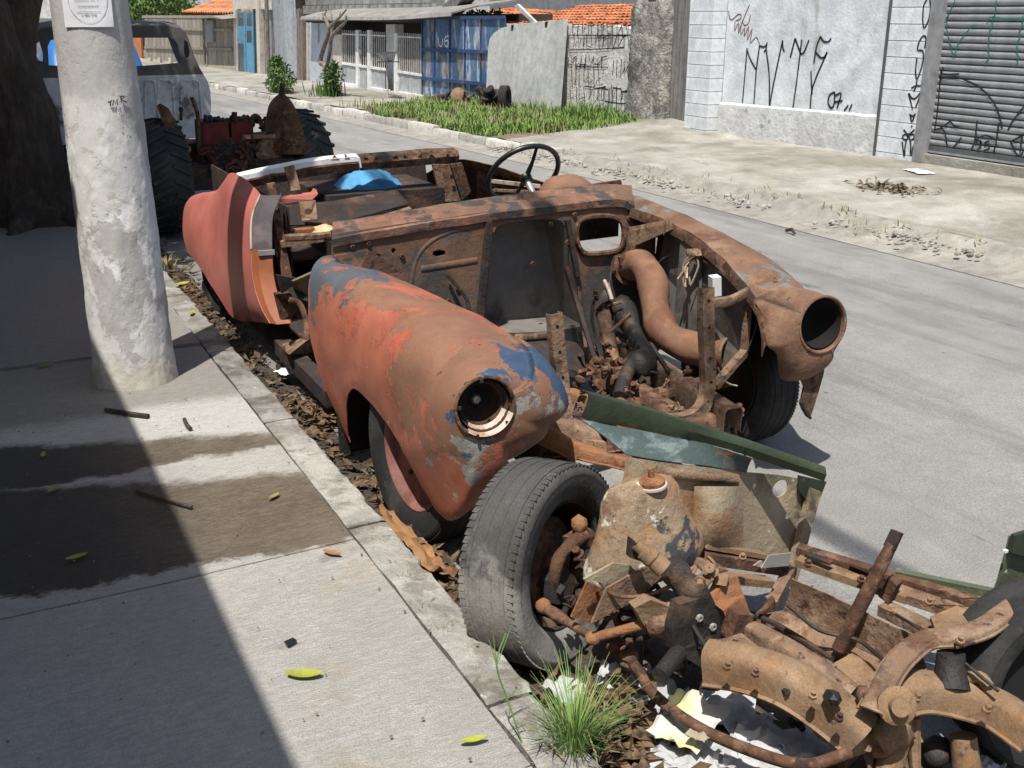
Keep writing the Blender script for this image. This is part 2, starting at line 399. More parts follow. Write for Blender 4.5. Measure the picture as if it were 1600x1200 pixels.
# broken kerb line in front of the garage: worn concrete edge with crumbled stones
mb = MB(); rows = []
for q in range(90):
    yy = 1.6 + q * .108; row = []
    for j, (dx, dz) in enumerate(((-.28, -.012), (-.2, .004), (-.08, .02), (.0, .055), (.08, .102), (.15, .112), (.26, .09))):
        p = V((FK + dx, yy, G(yy) + dz)); row.append(p + V((.06 * noise.noise(p * 2.2), 0, .05 * noise.noise(p * 4 + V((9, 0, 0))) * (1 if 0 < j < 4 else .06))))
    rows.append(row)
mb.sheet(rows, -.06); tag(mb.build('worn_kerb_edge', 'gutter', smooth=50), kind='structure')

# kerb dirt, laid dark to paint in the shade under the front end wreck
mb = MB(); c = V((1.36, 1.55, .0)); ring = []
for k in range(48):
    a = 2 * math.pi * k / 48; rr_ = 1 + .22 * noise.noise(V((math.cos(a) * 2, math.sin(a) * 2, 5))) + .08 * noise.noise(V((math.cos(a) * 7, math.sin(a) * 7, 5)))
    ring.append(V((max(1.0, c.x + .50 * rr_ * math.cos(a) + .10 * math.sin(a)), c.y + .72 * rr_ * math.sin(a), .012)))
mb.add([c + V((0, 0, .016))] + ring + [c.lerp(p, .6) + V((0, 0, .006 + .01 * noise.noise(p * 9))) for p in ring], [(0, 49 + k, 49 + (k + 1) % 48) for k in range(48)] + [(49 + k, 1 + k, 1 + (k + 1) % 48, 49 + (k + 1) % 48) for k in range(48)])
tag(mb.build('dirt_shade_patch', 'dark_soil', smooth=60), kind='structure')
# ---------------------------------------------------------------- background materials
M('plaster_pale', (.68, .71, .73), .9, [((.62, .645, .66), 1.1, .55, .18), ((.50, .515, .52), 3, .66, .08), ((.74, .76, .77), 2, .62, .1), ((.42, .42, .40), 1.6, .66, .08, (1, 2, .4))], (.35, 22, .02), vs=4, fine=.05, bump2=(.3, 2.5, .03))
M('plinth', (.58, .59, .585), .92, [((.49, .495, .485), 1.8, .52, .15), ((.26, .26, .25), 5, .65, .06)], (.5, 18, .03), fine=.08)
M('block_white', (.68, .71, .73), .88, [((.62, .64, .66), 6, .6, .1), ((.8, .82, .83), 4, .6, .1)], (.35, 40, .012), rand=.07, fine=.05)
M('mortar_dark', (.10, .10, .10), .95)
M('steel_shutter', (.33, .345, .35), .5, [((.25, .26, .265), 2, .6, .12, (1, 1, 6)), ((.18, .17, .16), 9, .72, .05)], (.1, 60, .004), metal=.35, rand=.06)
M('steel_dark', (.12, .13, .135), .6, [((.07, .065, .06), 5, .6, .1)], (.15, 50, .005), metal=.3)
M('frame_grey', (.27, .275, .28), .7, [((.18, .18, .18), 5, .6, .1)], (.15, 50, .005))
M('spray_black', (.022, .022, .025), .8, (), None, var=.2)
M('spray_brown', (.16, .085, .075), .8, (), None, var=.2)
M('spray_green', (.015, .16, .13), .7, (), None, var=.2)
M('old_wood', (.23, .225, .212), .92, [((.14, .136, .128), 14, .52, .1, (1, 1, .08)), ((.25, .235, .21), 10, .64, .06, (1, 1, .1))], (.7, 40, .02, (1, 1, .1)), rand=.15)
M('aggregate', (.46, .43, .385), .95, [((.24, .225, .205), 9, .5, .09), ((.54, .50, .44), 16, .6, .06), ((.10, .095, .09), 2.2, .58, .12)], (1.0, 26, .06), fine=.25)
M('old_white_wall', (.70, .68, .64), .92, [((.52, .50, .46), 3, .52, .13), ((.30, .29, .275), 1.3, .64, .10, (1, 1, 1.5)), ((.44, .35, .27), 7, .66, .05)], (.6, 20, .03), fine=.15)
M('concrete_sheet', (.43, .435, .415), .88, [((.31, .315, .30), 1.2, .52, .16, (1, 1, .6)), ((.46, .46, .44), 2.5, .6, .12, (1, 1, .3))], (.25, 20, .02), rand=.05, fine=.06)
M('blue_paint', (.06, .125, .235), .7, [((.09, .17, .30), 2, .52, .12), ((.42, .45, .48), 2.6, .555, .05, (1, 1.8, .45)), ((.30, .245, .165), 2.0, .585, .04, (1, 1.2, .7)), ((.13, .085, .06), 5, .64, .04)], (.3, 20, .01), rand=.2, flake=.4)
M('blue_frame', (.03, .07, .17), .65, [((.15, .10, .07), 4, .6, .06)], (.3, 30, .01))
M('white_paint', (.82, .82, .80), .75, [((.66, .65, .62), 3, .58, .12), ((.4, .36, .3), 8, .68, .05)], (.2, 30, .01), rand=.04)
M('bar_white', (.50, .48, .45), .7, [((.3, .22, .16), 6, .62, .08)], None)
M('sheet_grey', (.44, .455, .455), .75, [((.33, .345, .34), 3, .55, .12, (1, 1, .3)), ((.30, .26, .2), 5, .68, .05)], (.2, 20, .01), rand=.08)
M('grey_block', (.29, .30, .275), .92, [((.36, .365, .34), 3, .55, .1), ((.2, .205, .185), 4, .6, .1)], (.5, 20, .02), rand=.14, fine=.1)
M('grey_mortar', (.20, .205, .19), .95, (), (.4, 20, .02))
M('eave', (.22, .215, .20), .9, [((.30, .295, .28), 2, .55, .12), ((.12, .115, .105), 5, .62, .08)], (.4, 15, .03))
M('eave_dark', (.06, .055, .05), .9, (), (.3, 20, .02))
M('roof_tile', (.43, .155, .07), .85, [((.53, .23, .11), 3, .55, .12), ((.22, .11, .07), 4, .62, .08)], (.4, 20, .02), rand=.28)
M('pale_blue_sheet', (.50, .56, .61), .6, [((.42, .48, .53), 3, .55, .15)], (.2, 10, .01))
M('door_blue', (.12, .32, .46), .55, [((.08, .22, .33), 2, .55, .1)], (.1, 10, .01))
M('door_glass', (.03, .06, .08), .25, (), None, spec=.5)
M('cream_plaster', (.60, .55, .48), .9, [((.48, .43, .37), 2, .56, .12)], (.3, 18, .02))
M('corrugated', (.40, .43, .45), .5, [((.30, .33, .35), 3, .55, .1, (1, 1, .2)), ((.25, .17, .11), 3, .68, .06)], (.1, 10, .01), metal=.3, rand=.1)
M('fence_board', (.33, .30, .245), .9, [((.23, .205, .165), 6, .52, .1, (1, 1, .15)), ((.42, .385, .32), 5, .62, .08, (1, 1, .2))], (.5, 25, .02), rand=.16)
M('fence_low', (.43, .38, .29), .9, [((.33, .28, .2), 3, .55, .1)], (.3, 20, .02))
M('far_white', (.62, .62, .6), .85, [((.45, .45, .44), 2, .55, .1)], None)
M('dark_void', (.012, .012, .012), .95, (), None, var=0)
M('plastic_white', (.72, .72, .70), .5, (), None, var=.05)

# ---------------------------------------------------------------- the garage wall with roller shutter
WX = (-1, 0, 0)
gw = thing('garage_wall', (XW, 8.3, .1), 'pale grey plastered garage wall with block pillars and black spray tags', 'wall')
def yz(px, py, X=XW): p = PX(px, py, X); return p.y, p.z
yA = 11.016; yB = 8.30
MB().box(XW, XW + .2, yB + .03, yA + .001, .0, 3.3).build('wall_panel', 'plaster_pale', gw)
mb = MB(); rows = []
for q in range(25):
    yy = yA - .004 - (yA - yB - .04) * q / 24; zt = .545 + .05 * q / 24 + .008 * noise.noise(V((yy * 6, 0, 0)))
    rows.append([V((XW - .03, yy, .0)), V((XW - .03, yy, zt - .05)), V((XW - .026, yy, zt - .015)), V((XW - .002, yy, zt))])
mb.sheet(rows, -.02); mb.build('plinth_band', 'plinth', gw, smooth=30)
CP = .158
def block_pillar(x0, x1, y0, y1, joints, zbase, n=20):
    MB().box(x0 + .008, x1, y0 + .008, y1 - .008, .0, zbase + CP * n).build('pillar_core', 'mortar_dark', gw)
    cache = {}
    for c in range(-1, n):
        z0 = zbase + CP * c
        js = [y0] + ([j for j in joints] if c % 2 else [joints[0] + .14]) + [y1]
        for a, b in zip(js[:-1], js[1:]):
            key = (round(a, 3), round(b, 3), c < 0)
            if key not in cache:
                h = CP - .007; w = (b - a) - .004; d = x1 - x0
                m = MB(); bev = .006
                m.box(0, d - .004, .002, w + .002, 0.0035, h + .0035); mm = m.build('block', 'block_white', gw).data
                cache[key] = mm; ob = gw.children[-1]
            ob = bpy.data.objects.new('block', cache[key]); scene.collection.objects.link(ob); ob.parent = gw
            ob.location = V((x0, a, z0)) - gw.location + V((XW, 8.3, .1))
    for mm in set(cache.values()):
        for o in [o for o in bpy.data.objects if o.data == mm and o.location.length < 1e-6]: bpy.data.objects.remove(o)
XP1 = XW - .21; yP1 = PX(1071, 150, XP1).y
block_pillar(XP1, XW - .002, yA, yP1, [yA + .2], .215)
XP2 = XW - .05; yP2a = PX(1378, 150, XP2).y; yP2b = PX(1438, 150, XP2).y
block_pillar(XP2, XW + .15, yP2b, yP2a, [yP2b + .18], .25)
MB().box(XW - .06, XW + .05, yP2a + .001, yP2a + .03, .1, 3.3).build('shadow_gap_strip', 'mortar_dark', gw)  # dark strip painting the shadow gap beside the pillar
# spray tags, flat paint on the wall
def tags(name, mat, X, strokes, ox, oy, sc, w, parent):
    mb = MB()
    for st in strokes:
        pts = [PX(ox + a * sc, oy + b * sc, X) for a, b in st]
        if len(pts) > 2: pts = spline(pts, 3)
        ribbon(mb, pts, w, WX)
    return mb.build(name, mat, parent, recalc=False)
tags('spray_tag', 'spray_brown', XW - .003, [[(525, 110), (530, 180), (560, 205), (620, 150), (655, 160), (640, 200), (600, 215)], [(740, 50), (665, 225), (650, 265)], [(750, 160), (730, 240), (690, 265), (665, 225)],
     [(590, 215), (585, 320), (625, 240), (625, 350), (650, 260), (650, 360), (690, 290), (685, 380), (735, 270), (715, 420), (770, 295), (745, 450), (810, 385), (845, 465)]], 1060, 0, .15, .013, gw)
tags('spray_tag', 'spray_black', XW - .0045, [[(715, 500), (690, 800), (665, 1085)], [(715, 520), (745, 610), (805, 720)], [(845, 475), (810, 740), (785, 1085)], [(845, 475), (885, 490), (920, 470)],
     [(925, 440), (915, 520), (945, 780), (947, 1140)], [(890, 540), (920, 510)], [(945, 1140), (985, 900), (1085, 420)], [(1085, 420), (1088, 500), (1105, 540)],
     [(1165, 600), (1215, 400)], [(1215, 400), (1275, 565)], [(1275, 565), (1310, 540), (1360, 415)], [(1285, 410), (1240, 780), (1190, 1140)],
     [(1410, 660), (1440, 480), (1480, 380)], [(1480, 380), (1510, 430), (1560, 435), (1590, 400)], [(1435, 550), (1480, 600), (1520, 595), (1550, 540)], [(1550, 540), (1400, 900), (1370, 1160)], [(1380, 740), (1390, 980)]], 1060, 0, .15, .022, gw)
tags('spray_tag', 'spray_black', XW - .0055, [[(1085, 155), (1050, 175), (1040, 230), (1060, 265), (1080, 240), (1085, 155)], [(1090, 180), (1130, 165), (1100, 270)], [(1085, 225), (1140, 215)], [(1180, 245), (1150, 285)], [(1205, 240), (1185, 285)]], 1060, 109, .225, .022, gw)
tags('spray_tag', 'spray_black', XP2 - .004, [[(590, -10), (555, 60), (545, 200), (560, 290), (600, 220), (625, 100), (620, -10)], [(565, 500), (580, 400), (550, 375), (510, 430), (490, 520), (545, 530), (550, 620), (520, 740), (485, 820), (470, 740), (485, 600)],
     [(485, 820), (485, 890), (540, 890)], [(425, 920), (480, 890), (450, 950)], [(395, 970), (440, 1140)], [(400, 970), (430, 1020), (475, 1020), (545, 930)], [(545, 930), (470, 1120)],
     [(405, 1190), (440, 1210), (470, 1185)], [(415, 1195), (430, 1270), (465, 1190)], [(425, 1310), (435, 1325)], [(345, 1350), (395, 1400), (460, 1350)], [(370, 1460), (335, 1440), (345, 1405), (385, 1410), (400, 1430)],
     [(330, 1475), (350, 1630)], [(395, 1410), (365, 1500), (355, 1630)], [(400, 1420), (420, 1500), (415, 1620)], [(490, 1450), (440, 1540), (430, 1620)], [(405, 1410), (450, 1400), (455, 1440), (425, 1455)]], 1360, 0, .15, .017, gw)
# paper litter, dirt at base of the pillar stays a stain of the concrete
# roller shutter
XS = XW + .035; ys0 = 4.2; ys1 = PX(1467, 120, XS).y; zb = .30
sh = thing('roller_shutter', (XS, ys1, zb), 'grey steel roller shutter with green and black spray lines', 'shutter')
SP = .0655; n = 44; prof = []
base = None
for k in range(n):
    z0 = zb + .07 + k * SP
    if base is None:
        m = MB(); pr = [(.012, 0), (-.004, .006), (-.012, .018), (-.014, .034), (-.010, .048), (.0, .057), (.012, .0585), (.016, .0645), (.02, .0645), (.02, 0)]
        m.prism([V((XS + a, ys1, z0 + b)) for a, b in pr], (0, ys0 - ys1, 0)); ob = m.build('slat', 'steel_shutter', sh, smooth=40); base = ob.data
    else:
        ob = bpy.data.objects.new('slat', base); scene.collection.objects.link(ob); ob.parent = sh; ob.location = (0, 0, k * SP)
MB().box(XS - .02, XS + .02, ys0, ys1, zb, zb + .068).build('bottom_rail', 'steel_dark', sh)
MB().box(XS - .028, XS + .0, ys0, ys1, zb + .002, zb + .02).build('rail_lip', 'steel_shutter', sh)
MB().box(XS + .03, XS + .05, ys0, ys1, zb, zb + 3).build('backing', 'dark_void', sh)
MB().box(XP2 - .012, XS + .03, ys1 - .001, yP2b - .002, .2, 3.3).build('guide_rail', 'frame_grey', sh)
MB().box(XP2 + .0, XW + .25, ys0, yP2b - .004, .06, zb - .012).build('threshold', 'far_concrete', sh)
tags('spray_line', 'spray_green', XS - .0175, [[(880, 0), (820, 140), (755, 265)], [(800, 170), (800, 330), (870, 600)], [(870, 600), (905, 480), (930, 430), (1030, 300), (1090, 265)],
     [(1310, 0), (1300, 150), (1275, 180), (1265, 280), (1240, 330), (1230, 500), (1235, 610), (1205, 640), (1200, 685)], [(1215, 240), (1225, 200), (1280, 180), (1430, 205), (1600, 195)], [(1590, 160), (1580, 270), (1545, 340), (1560, 390), (1525, 460), (1535, 640), (1505, 690)]], 1360, 0, .15, .011, sh)
tags('spray_line', 'spray_black', XS - .0185, [[(670, 550), (700, 340), (725, 50), (735, -60)], [(725, 25), (860, 0), (1000, 40), (1150, 120), (1270, 250), (1330, 370), (1375, 540)], [(1430, 560), (1480, 460), (1600, 310)], [(760, -100), (740, -40), (800, -25), (925, -30)],
     [(660, 555), (740, 530), (830, 460)], [(830, 460), (870, 510), (920, 530)], [(740, 530), (780, 600), (800, 740)], [(950, 630), (850, 750)], [(1110, 460), (1090, 650), (1045, 775)], [(1335, 480), (1310, 680), (1275, 810)], [(1090, 660), (1200, 610), (1300, 660)],
     [(1150, 670), (1110, 665), (1105, 700), (1140, 705), (1150, 670)], [(1150, 670), (1150, 730), (1110, 760)], [(1240, 670), (1195, 680)], [(1195, 680), (1190, 710)], [(1190, 710), (1230, 710), (1235, 750), (1180, 770)], [(1600, 610), (1580, 610), (1460, 680)], [(1460, 680), (1540, 830), (1600, 760)], [(1580, 610), (1560, 790)]], 1360, 120, .15, .017, sh)

# ---------------------------------------------------------------- weathered boards, rough pillar, cracked wall
bd = thing('board_gate', (XW - .05, 11.9, .2), 'narrow gate of weathered grey boards beside the rough concrete pillar', 'gate')
ya = yP1 + .004; yb_ = PX(1041, 100, XW - .05).y; yy = ya
for i, w in enumerate((.16, .2, .16, .22)):
    w = (yb_ - ya) * w / .74; MB().box(XW - .05 - .01 * (i % 2), XW - .02, yy + .003, yy + w - .003, .22 + .02 * i, 2.6).build('board', 'old_wood', bd); yy += w
MB().box(XW - .02, XW + .03, ya, yb_, .6, .72).build('cross_rail', 'old_wood', bd)
for zz in (.36, 1.12):
    for yq in (ya + .06, yb_ - .12): MB().obox((XW - .062, yq, zz), ((1, 0, 0), (0, 1, 0), (0, 0, 1)), (.006, .016, .02)).build('bolt', 'steel_dark', bd)
rp = thing('rough_pillar', (XW - .12, 12.6, .05), 'crumbling bare aggregate concrete pillar at the end of the cracked wall', 'pillar')
y0 = PX(1040, 100, XW - .12).y; y1 = PX(984, 100, XW - .12).y; mb = MB(); rows = []
for q in range(34):
    z = -.05 + 1.86 * q / 33; row = []
    ring = [(XW + .2, y0), (XW - .08, y0), (XW - .12, y0 + .05), (XW - .12, y0 + .2), (XW - .12, y0 + .4), (XW - .12, (y0 + y1) / 2 + .1), (XW - .12, y1 - .25), (XW - .12, y1 - .1), (XW - .08, y1 - .01), (XW + .2, y1)]
    for (x, y) in ring:
        p = V((x, y, z)); fl = .06 * (1 - q / 33) ** 2
        if q > 30: p.y += (.5 * (y0 + y1) - y) * (.06 * (q - 30)); p.x += .02 * (q - 30)
        row.append(p + noise.noise_vector(p * 9) * .03 + V((-fl, 0, 0)))
    rows.append(row)
mb.sheet(rows, -.05); mb.build('shaft', 'aggregate', rp, smooth=50)
mb = MB(); mb.blob((XW + .02, (y0 + y1) / 2, 1.80), (.15, abs(y1 - y0) * .44, .06), 2, .3, 3); mb.build('crown', 'aggregate', rp, smooth=50)
mb = MB()
for zz in (1.5, 1.34, 1.22, 1.08, .78, .34): ribbon(mb, [V((XW - .155, y1 - .02 - .09 * i, zz + random.uniform(-.02, .02))) for i in range(4)], .02, WX)
ribbon(mb, [V((XW - .155, y1 - .14 + random.uniform(-.02, .02), .3 + .14 * i)) for i in range(10)], .018, WX)
mb.build('tar_mark', 'spray_black', rp, recalc=False)
# cracked wall, really split along the crack
cw = thing('cracked_wall', (XW, 14, .05), 'old white wall split by a jagged crack and covered in thin spray writing', 'wall')
ckp = [(960, 38), (958, 62), (957, 86), (950, 92), (951, 106), (944, 110), (943, 120), (934, 126), (932, 132), (926, 142), (924, 150), (915, 158), (912, 170), (900, 178), (896, 200)]
ck = [PX(a, b, XW) for a, b in ckp]; yl = PX(760, 100, XW).y; yr = y1 - .06
def lc(i): return [V((XW, p.y, p.z)) for p in ck]
gapw = [.0, .0, .0, .02, .03, .035, .03, .035, .03, .03, .03, .02, .02, .01, .01]
zt = PX(930, 40, XW).z
left = [V((XW, p.y + g, min(p.z, zt))) for p, g in zip(ck, gapw)]; right = [V((XW, p.y - g * .3, min(p.z, zt))) for p, g in zip(ck, gapw)]
left[0].z = right[0].z = zt + .01; left[-1].z = right[-1].z = -.1
left[0].y += .001; left[1].y += .001; left[2].y += .001
topl = [V((XW, left[0].y + (yl - left[0].y) * t, zt + .02 * noise.noise(V((t * 9, 0, 0))))) for t in (.97, .8, .6, .4, .2)]
topr = [V((XW, yr + (right[0].y - yr) * t, zt - .05 + .03 * noise.noise(V((t * 9, 4, 0))) + .05 * t)) for t in (.8, .6, .4, .2, 0)]
MB().prism(left + [V((XW, yl, -.1)), V((XW, yl, zt))] + topl, (.12, 0, 0)).build('wall_half', 'old_white_wall', cw)
MB().prism([V((XW - .008, p.y, p.z)) for p in right] + [V((XW - .008, yr, -.1))] + [V((XW - .008, p.y, p.z)) for p in topr[::-1]], (.12, 0, 0)).build('wall_half', 'old_white_wall', cw)
MB().box(XW + .14, XW + .16, yr, yl, -.1, zt - .05).build('dark_core', 'dark_void', cw)
mb = MB(); random.seed(5)
def scr(px, py): return PX(px, py, XW - .012)
for (ya_, yb__, x0, x1) in ((54, 74, 888, 1000), (88, 104, 888, 940), (94, 118, 958, 996), (102, 132, 894, 936), (136, 158, 892, 985), (140, 178, 936, 990), (36, 54, 895, 1000)):
    x = x0
    while x < x1:
        a = random.uniform(-2, 2); st = [(x + a, ya_ + random.uniform(-3, 3)), (x + random.uniform(-1, 1), yb__ + random.uniform(-3, 4))]
        if random.random() < .45: st.append((x + random.uniform(3, 8), yb__ - random.uniform(0, 18)))
        ribbon(mb, [scr(*p) for p in st], .016, WX)
        if random.random() < .35: ribbon(mb, [scr(x, ya_ + random.uniform(-2, 6)), scr(x + random.uniform(6, 14), ya_ + random.uniform(-2, 3))], .016, WX)
        x += random.uniform(5, 9)
mb.build('spray_writing', 'spray_black', cw, recalc=False)
for i, (p0, p1) in enumerate((((888, 55), (1000, 54)), ((890, 78), (975, 74)), ((905, 103), (950, 105)), ((945, 158), (985, 162)))):
    m = MB(); ribbon(m, [scr(*p0), scr((p0[0] + p1[0]) / 2, (p0[1] + p1[1]) / 2 + 1), scr(*p1)], .014, WX); m.build('spray_writing', 'spray_black', cw, recalc=False)

# leaning concrete sheets
random.seed(21)
tops = [((763, 52), (805, 38), (757, 172), (795, 178)), ((805, 38), (859, 33), (795, 178), (851, 180)), ((859, 33), (885, 30), (851, 180), (873, 182))]
for i, (tl, tr, bl, br_) in enumerate(tops):
    Xt, Xb = XW - .06, XW - .30
    a = PX(tl[0] + .8, tl[1], Xt); b = PX(tr[0] - .6, tr[1], Xt); c = PX(br_[0] - .6, br_[1], Xb); d = PX(bl[0] + .8, bl[1], Xb)
    lab = ['leftmost leaning grey concrete sheet, its top corner rounded, against the blue gate', 'widest middle sheet of the three leaning grey concrete sheets', 'narrow rightmost leaning grey concrete sheet next to the cracked wall'][i]
    root = tag(MB(), None) if 0 else None
    poly = [a, b, c, d]
    if i == 0: poly = [a + (d - a) * .18, a + (d - a) * .07 + (b - a) * .06, a + (d - a) * .02 + (b - a) * .2, a + (b - a) * .45 + (a - d) * .012, b, c, d]
    o = MB().prism(poly, (.035, 0, .006)).build('concrete_sheet', 'concrete_sheet')
    tag(o, lab, 'concrete sheet', 'concrete sheets leaning by the gate')
    for (u, v) in (((.93, .03),) if i < 2 else ()):
        pt = a + (b - a) * u + (d - a) * v
        MB().prism([pt + V((-.004, .05, .03)), pt + V((-.004, -.04, .05)), pt + V((-.006, -.02, -.06)), pt + V((-.006, .04, -.07))], (-.003, 0, 0)).build('chipped_hole', 'dark_void', o)

# ---------------------------------------------------------------- blue sheet-metal gate
XG = XW - .02
bg = thing('blue_gate', (XG, 19, -.1), 'blue sheet metal gate with scuffed panels behind the leaning sheets', 'gate')
gx = [660.5, 680, 703.5, 727, 752, 790]; gy = [28, 78, 126, 178]
def gp(x, row):
    t = (x - 660) / 130; y = [28 - 1 * t, 77 + 5 * t, 122 + 12 * t, 166 + 14 * t][row]; return PX(x, y, XG)
for r_ in range(3):
    for c in range(5):
        a, b, d, e = gp(gx[c], r_), gp(gx[c + 1], r_), gp(gx[c + 1], r_ + 1), gp(gx[c], r_ + 1)
        MB().prism([a, b, d, e], (.004, 0, 0)).build('panel', 'blue_paint', bg)
for r_ in range(4): MB().bar(gp(660.5, r_) + V((-.02, 0, 0)), gp(790, r_) + V((-.02, 0, 0)), .04, .06).build('rail', 'blue_frame', bg)
for x in gx: MB().bar(gp(x, 0) + V((-.012, 0, 0)), gp(x, 3) + V((-.012, 0, 0)), .035, .024, (1, 0, 0)).build('stile', 'blue_frame', bg)
mb = MB()
for st in ([(685, 58), (686, 70), (690, 72), (692, 60)], [(702, 56), (696, 58), (694, 68), (698, 73), (701, 68), (699, 63), (695, 65)]): ribbon(mb, spline([PX(a, b, XG - .003) for a, b in st], 3), .025, WX)
mb.build('chalk_mark', 'white_paint', bg, recalc=False)

# ---------------------------------------------------------------- white house with railing, eave and grey block wall
hs = thing('white_house', (XW, 25, -.2), 'low white house with long grey eave and bare block wall above', 'house')
XE = XW - .25
def hp(x, y, X=XW): return PX(x, y, X)
yr_ = hp(660, 100).y; ylf = hp(471, 100).y
MB().box(XW + 1.2, XW + 1.35, yr_ - 3, ylf, -.3, 1.6).build('porch_wall', 'eave_dark', hs)
ea = [PX(470, 31, XE), PX(600, 32, XE), PX(705, 26, XE)]
mb = MB(); rows = []
for p in spline(ea, 6): rows.append([p + V((0, 0, 0)), p + V((.02, 0, .05)), p + V((.5, 0, .16)), p + V((1.6, 0, .30))])
mb.sheet(rows, -.03); mb.build('eave_roof', 'eave', hs, smooth=30)
# block wall over the eave
XB = XW + .9; zl = PX(560, 21, XB).z; ybr = PX(682, 10, XB).y; ybl = PX(477, 10, XB).y
MB().box(XB + .012, XB + .2, ybr, ybl, zl - .2, zl + 3).build('block_backing', 'grey_mortar', hs)
bw = .55; bh = .235; me0 = None; r_ = 0
for r_ in range(6):
    y = ybr + (bw * .5 if r_ % 2 else 0); z = zl - .02 + r_ * bh
    while y < ybl - .02:
        if me0 is None: o = MB().box(0, .02, .008, bw - .008, .006, bh - .006).build('grey_block', 'grey_block', hs); me0 = o.data; o.location = V((XB, y, z)) - hs.location; me0.transform(Matrix.Translation(hs.location))
        else: o = link('grey_block', me0, hs); o.location = V((XB, y, z)) - hs.location
        y += bw
# gable edge of the roof to the right
MB().prism([PX(676, 24, XB - .1), PX(700, 24, XB - .1), PX(726, -6, XB - .1), PX(708, -6, XB - .1)], (.3, 0, 0)).build('gable_board', 'old_wood', hs)
# pillar and walls of the front
def wallp(x0, x1, yt0, yt1, yb0, yb1, X, th, name, mat): return MB().prism([PX(x0, yt0, X), PX(x1, yt1, X), PX(x1, yb1, X), PX(x0, yb0, X)], (th, 0, 0)).build(name, mat, hs)
wallp(472, 481, 35, 35, 132, 134, XW, .1, 'corner_post', 'cream_plaster')
wallp(481.5, 519, 36, 36, 134, 140, XW + .05, .05, 'pale_sheet', 'pale_blue_sheet')
MB().bar(PX(498, 36, XW + .04), PX(498, 66, XW + .04), .02, .02).build('sheet_seam', 'frame_grey', hs)
wallp(519.5, 534, 54, 54, 140, 142, XW - .02, .12, 'gate_pillar', 'cream_plaster')
wallp(603, 617, 38, 38, 148, 150, XW + .25, .2, 'porch_pillar', 'white_paint')
rl = thing('white_railing', (XW, 24, -.2), 'white front railing with thin vertical bars and grey lower sheets', 'railing')
def rbox(x0, x1, yt0, yt1, yb0, yb1, X, th, name, mat): return MB().prism([PX(x0, yt0, X), PX(x1, yt1, X), PX(x1, yb1, X), PX(x0, yb0, X)], (th, 0, 0)).build(name, mat, rl)
for x, yt in ((557.5, 47), (575.5, 47), (617.5, 52)):
    rbox(x - 2.2, x + 2.2, yt, yt, 146 + (x - 557) * .08, 146.3 + (x - 557) * .08, XW - .06, .07, 'post', 'white_paint')
segs = [(534, 555), (560.2, 573), (578, 602), (620.5, 659)]
def lerp(x, x0, y0, x1, y1): return y0 + (y1 - y0) * (x - x0) / (x1 - x0)
for (x0, x1) in segs:
    yt = lambda x: lerp(x, 534, 52, 659, 58); ym = lambda x: lerp(x, 534, 98, 659, 117); yb = lambda x: lerp(x, 534, 129, 659, 149)
    rbox(x0, x1, ym(x0) - 1, ym(x1) - 1, ym(x0) + 2.5, ym(x1) + 2.5, XW - .045, .05, 'rail', 'white_paint')
    rbox(x0, x1, yt(x0), yt(x1), yt(x0) + 2, yt(x1) + 2, XW - .035, .02, 'rail', 'white_paint')
    if x0 != 560.2: rbox(x0, x1, yb(x0), yb(x1), yb(x0) + 13, yb(x1) + 13, XW - .08, .12, 'plinth', 'white_paint')
    w = x1 - x0; ns = max(2, int(w / 6))
    for k in range(ns):
        a = x0 + w * k / ns; b = x0 + w * (k + 1) / ns - .25; e = 12 if x0 == 560.2 else 0
        rbox(a, b, ym(a) + 2.6, ym(b) + 2.6, yb(a) - .1 + e, yb(b) - .1 + e, XW - .02 - .006 * (k % 2), .006, 'lower_sheet', 'sheet_grey')
    n = int(w / 2.9)
    for k in range(n):
        x = x0 + (k + .5) * w / n; MB().tube([PX(x, yt(x) - 5, XW - .025), PX(x, ym(x), XW - .025)], .014, 5).build('bar', 'bar_white', rl)
MB().obox(PX(563, 81, XW - .07), ((1, 0, 0), (0, 1, 0), (0, 0, 1)), (.03, .07, .05)).build('lock_box', 'frame_grey', rl)

# ---------------------------------------------------------------- tiled roofs
def tile_roof(name, label, p0, p1, rise, rows_, cols, tw, rl_):
    """p0,p1: eave line ends (world), rise: vector from eave to ridge"""
    t = thing(name, p0, label, 'roof'); p0 = V(p0); p1 = V(p1); ex = (p1 - p0); rise = V(rise); nrm = ex.cross(rise).normalized()
    if nrm.z < 0: nrm = -nrm
    MB().prism([p0 - nrm * .03, p1 - nrm * .03, p1 + rise - nrm * .03, p0 + rise - nrm * .03], -nrm * .04).build('roof_deck', 'eave_dark', t)
    d = ex.normalized(); s = rise.normalized(); sp = ex.length / cols; L = rise.length / rows_; m = MB(); rws = []
    for q in range(2):
        row = []
        for k in range(6):
            a = math.pi * k / 5; row.append(-d * math.cos(a) * sp * .56 + nrm * (math.sin(a) * sp * .38 - .025 * q) + s * (L * 1.15 * q))
        rws.append(row)
    m.sheet(rws, -.015); m.v = [v + p0 for v in m.v]; o0 = m.build('roof_tile', 'roof_tile', t, smooth=50); me = o0.data; first = True
    for r_ in range(rows_):
        for c in range(cols):
            o = o0 if first else link('roof_tile', me, t); first = False
            o.location = d * (sp * (c + .5)) + s * (L * r_) + nrm * random.uniform(0, .012)
    return t, nrm
XR = XW + 1.0
tile_roof('tiled_roof', 'orange tiled roof rising behind the cracked white wall', PX(1010, 46, XR), PX(800, 43, XR), (1.5, 0, .36), 8, 34, .2, .2)
tile_roof('tiled_roof', 'small orange tiled roof behind the blue gate, plants growing on it', PX(800, 42, XR + .1), PX(722, 34, XR + .1), (1.1, 0, .22), 5, 12, .2, .2)
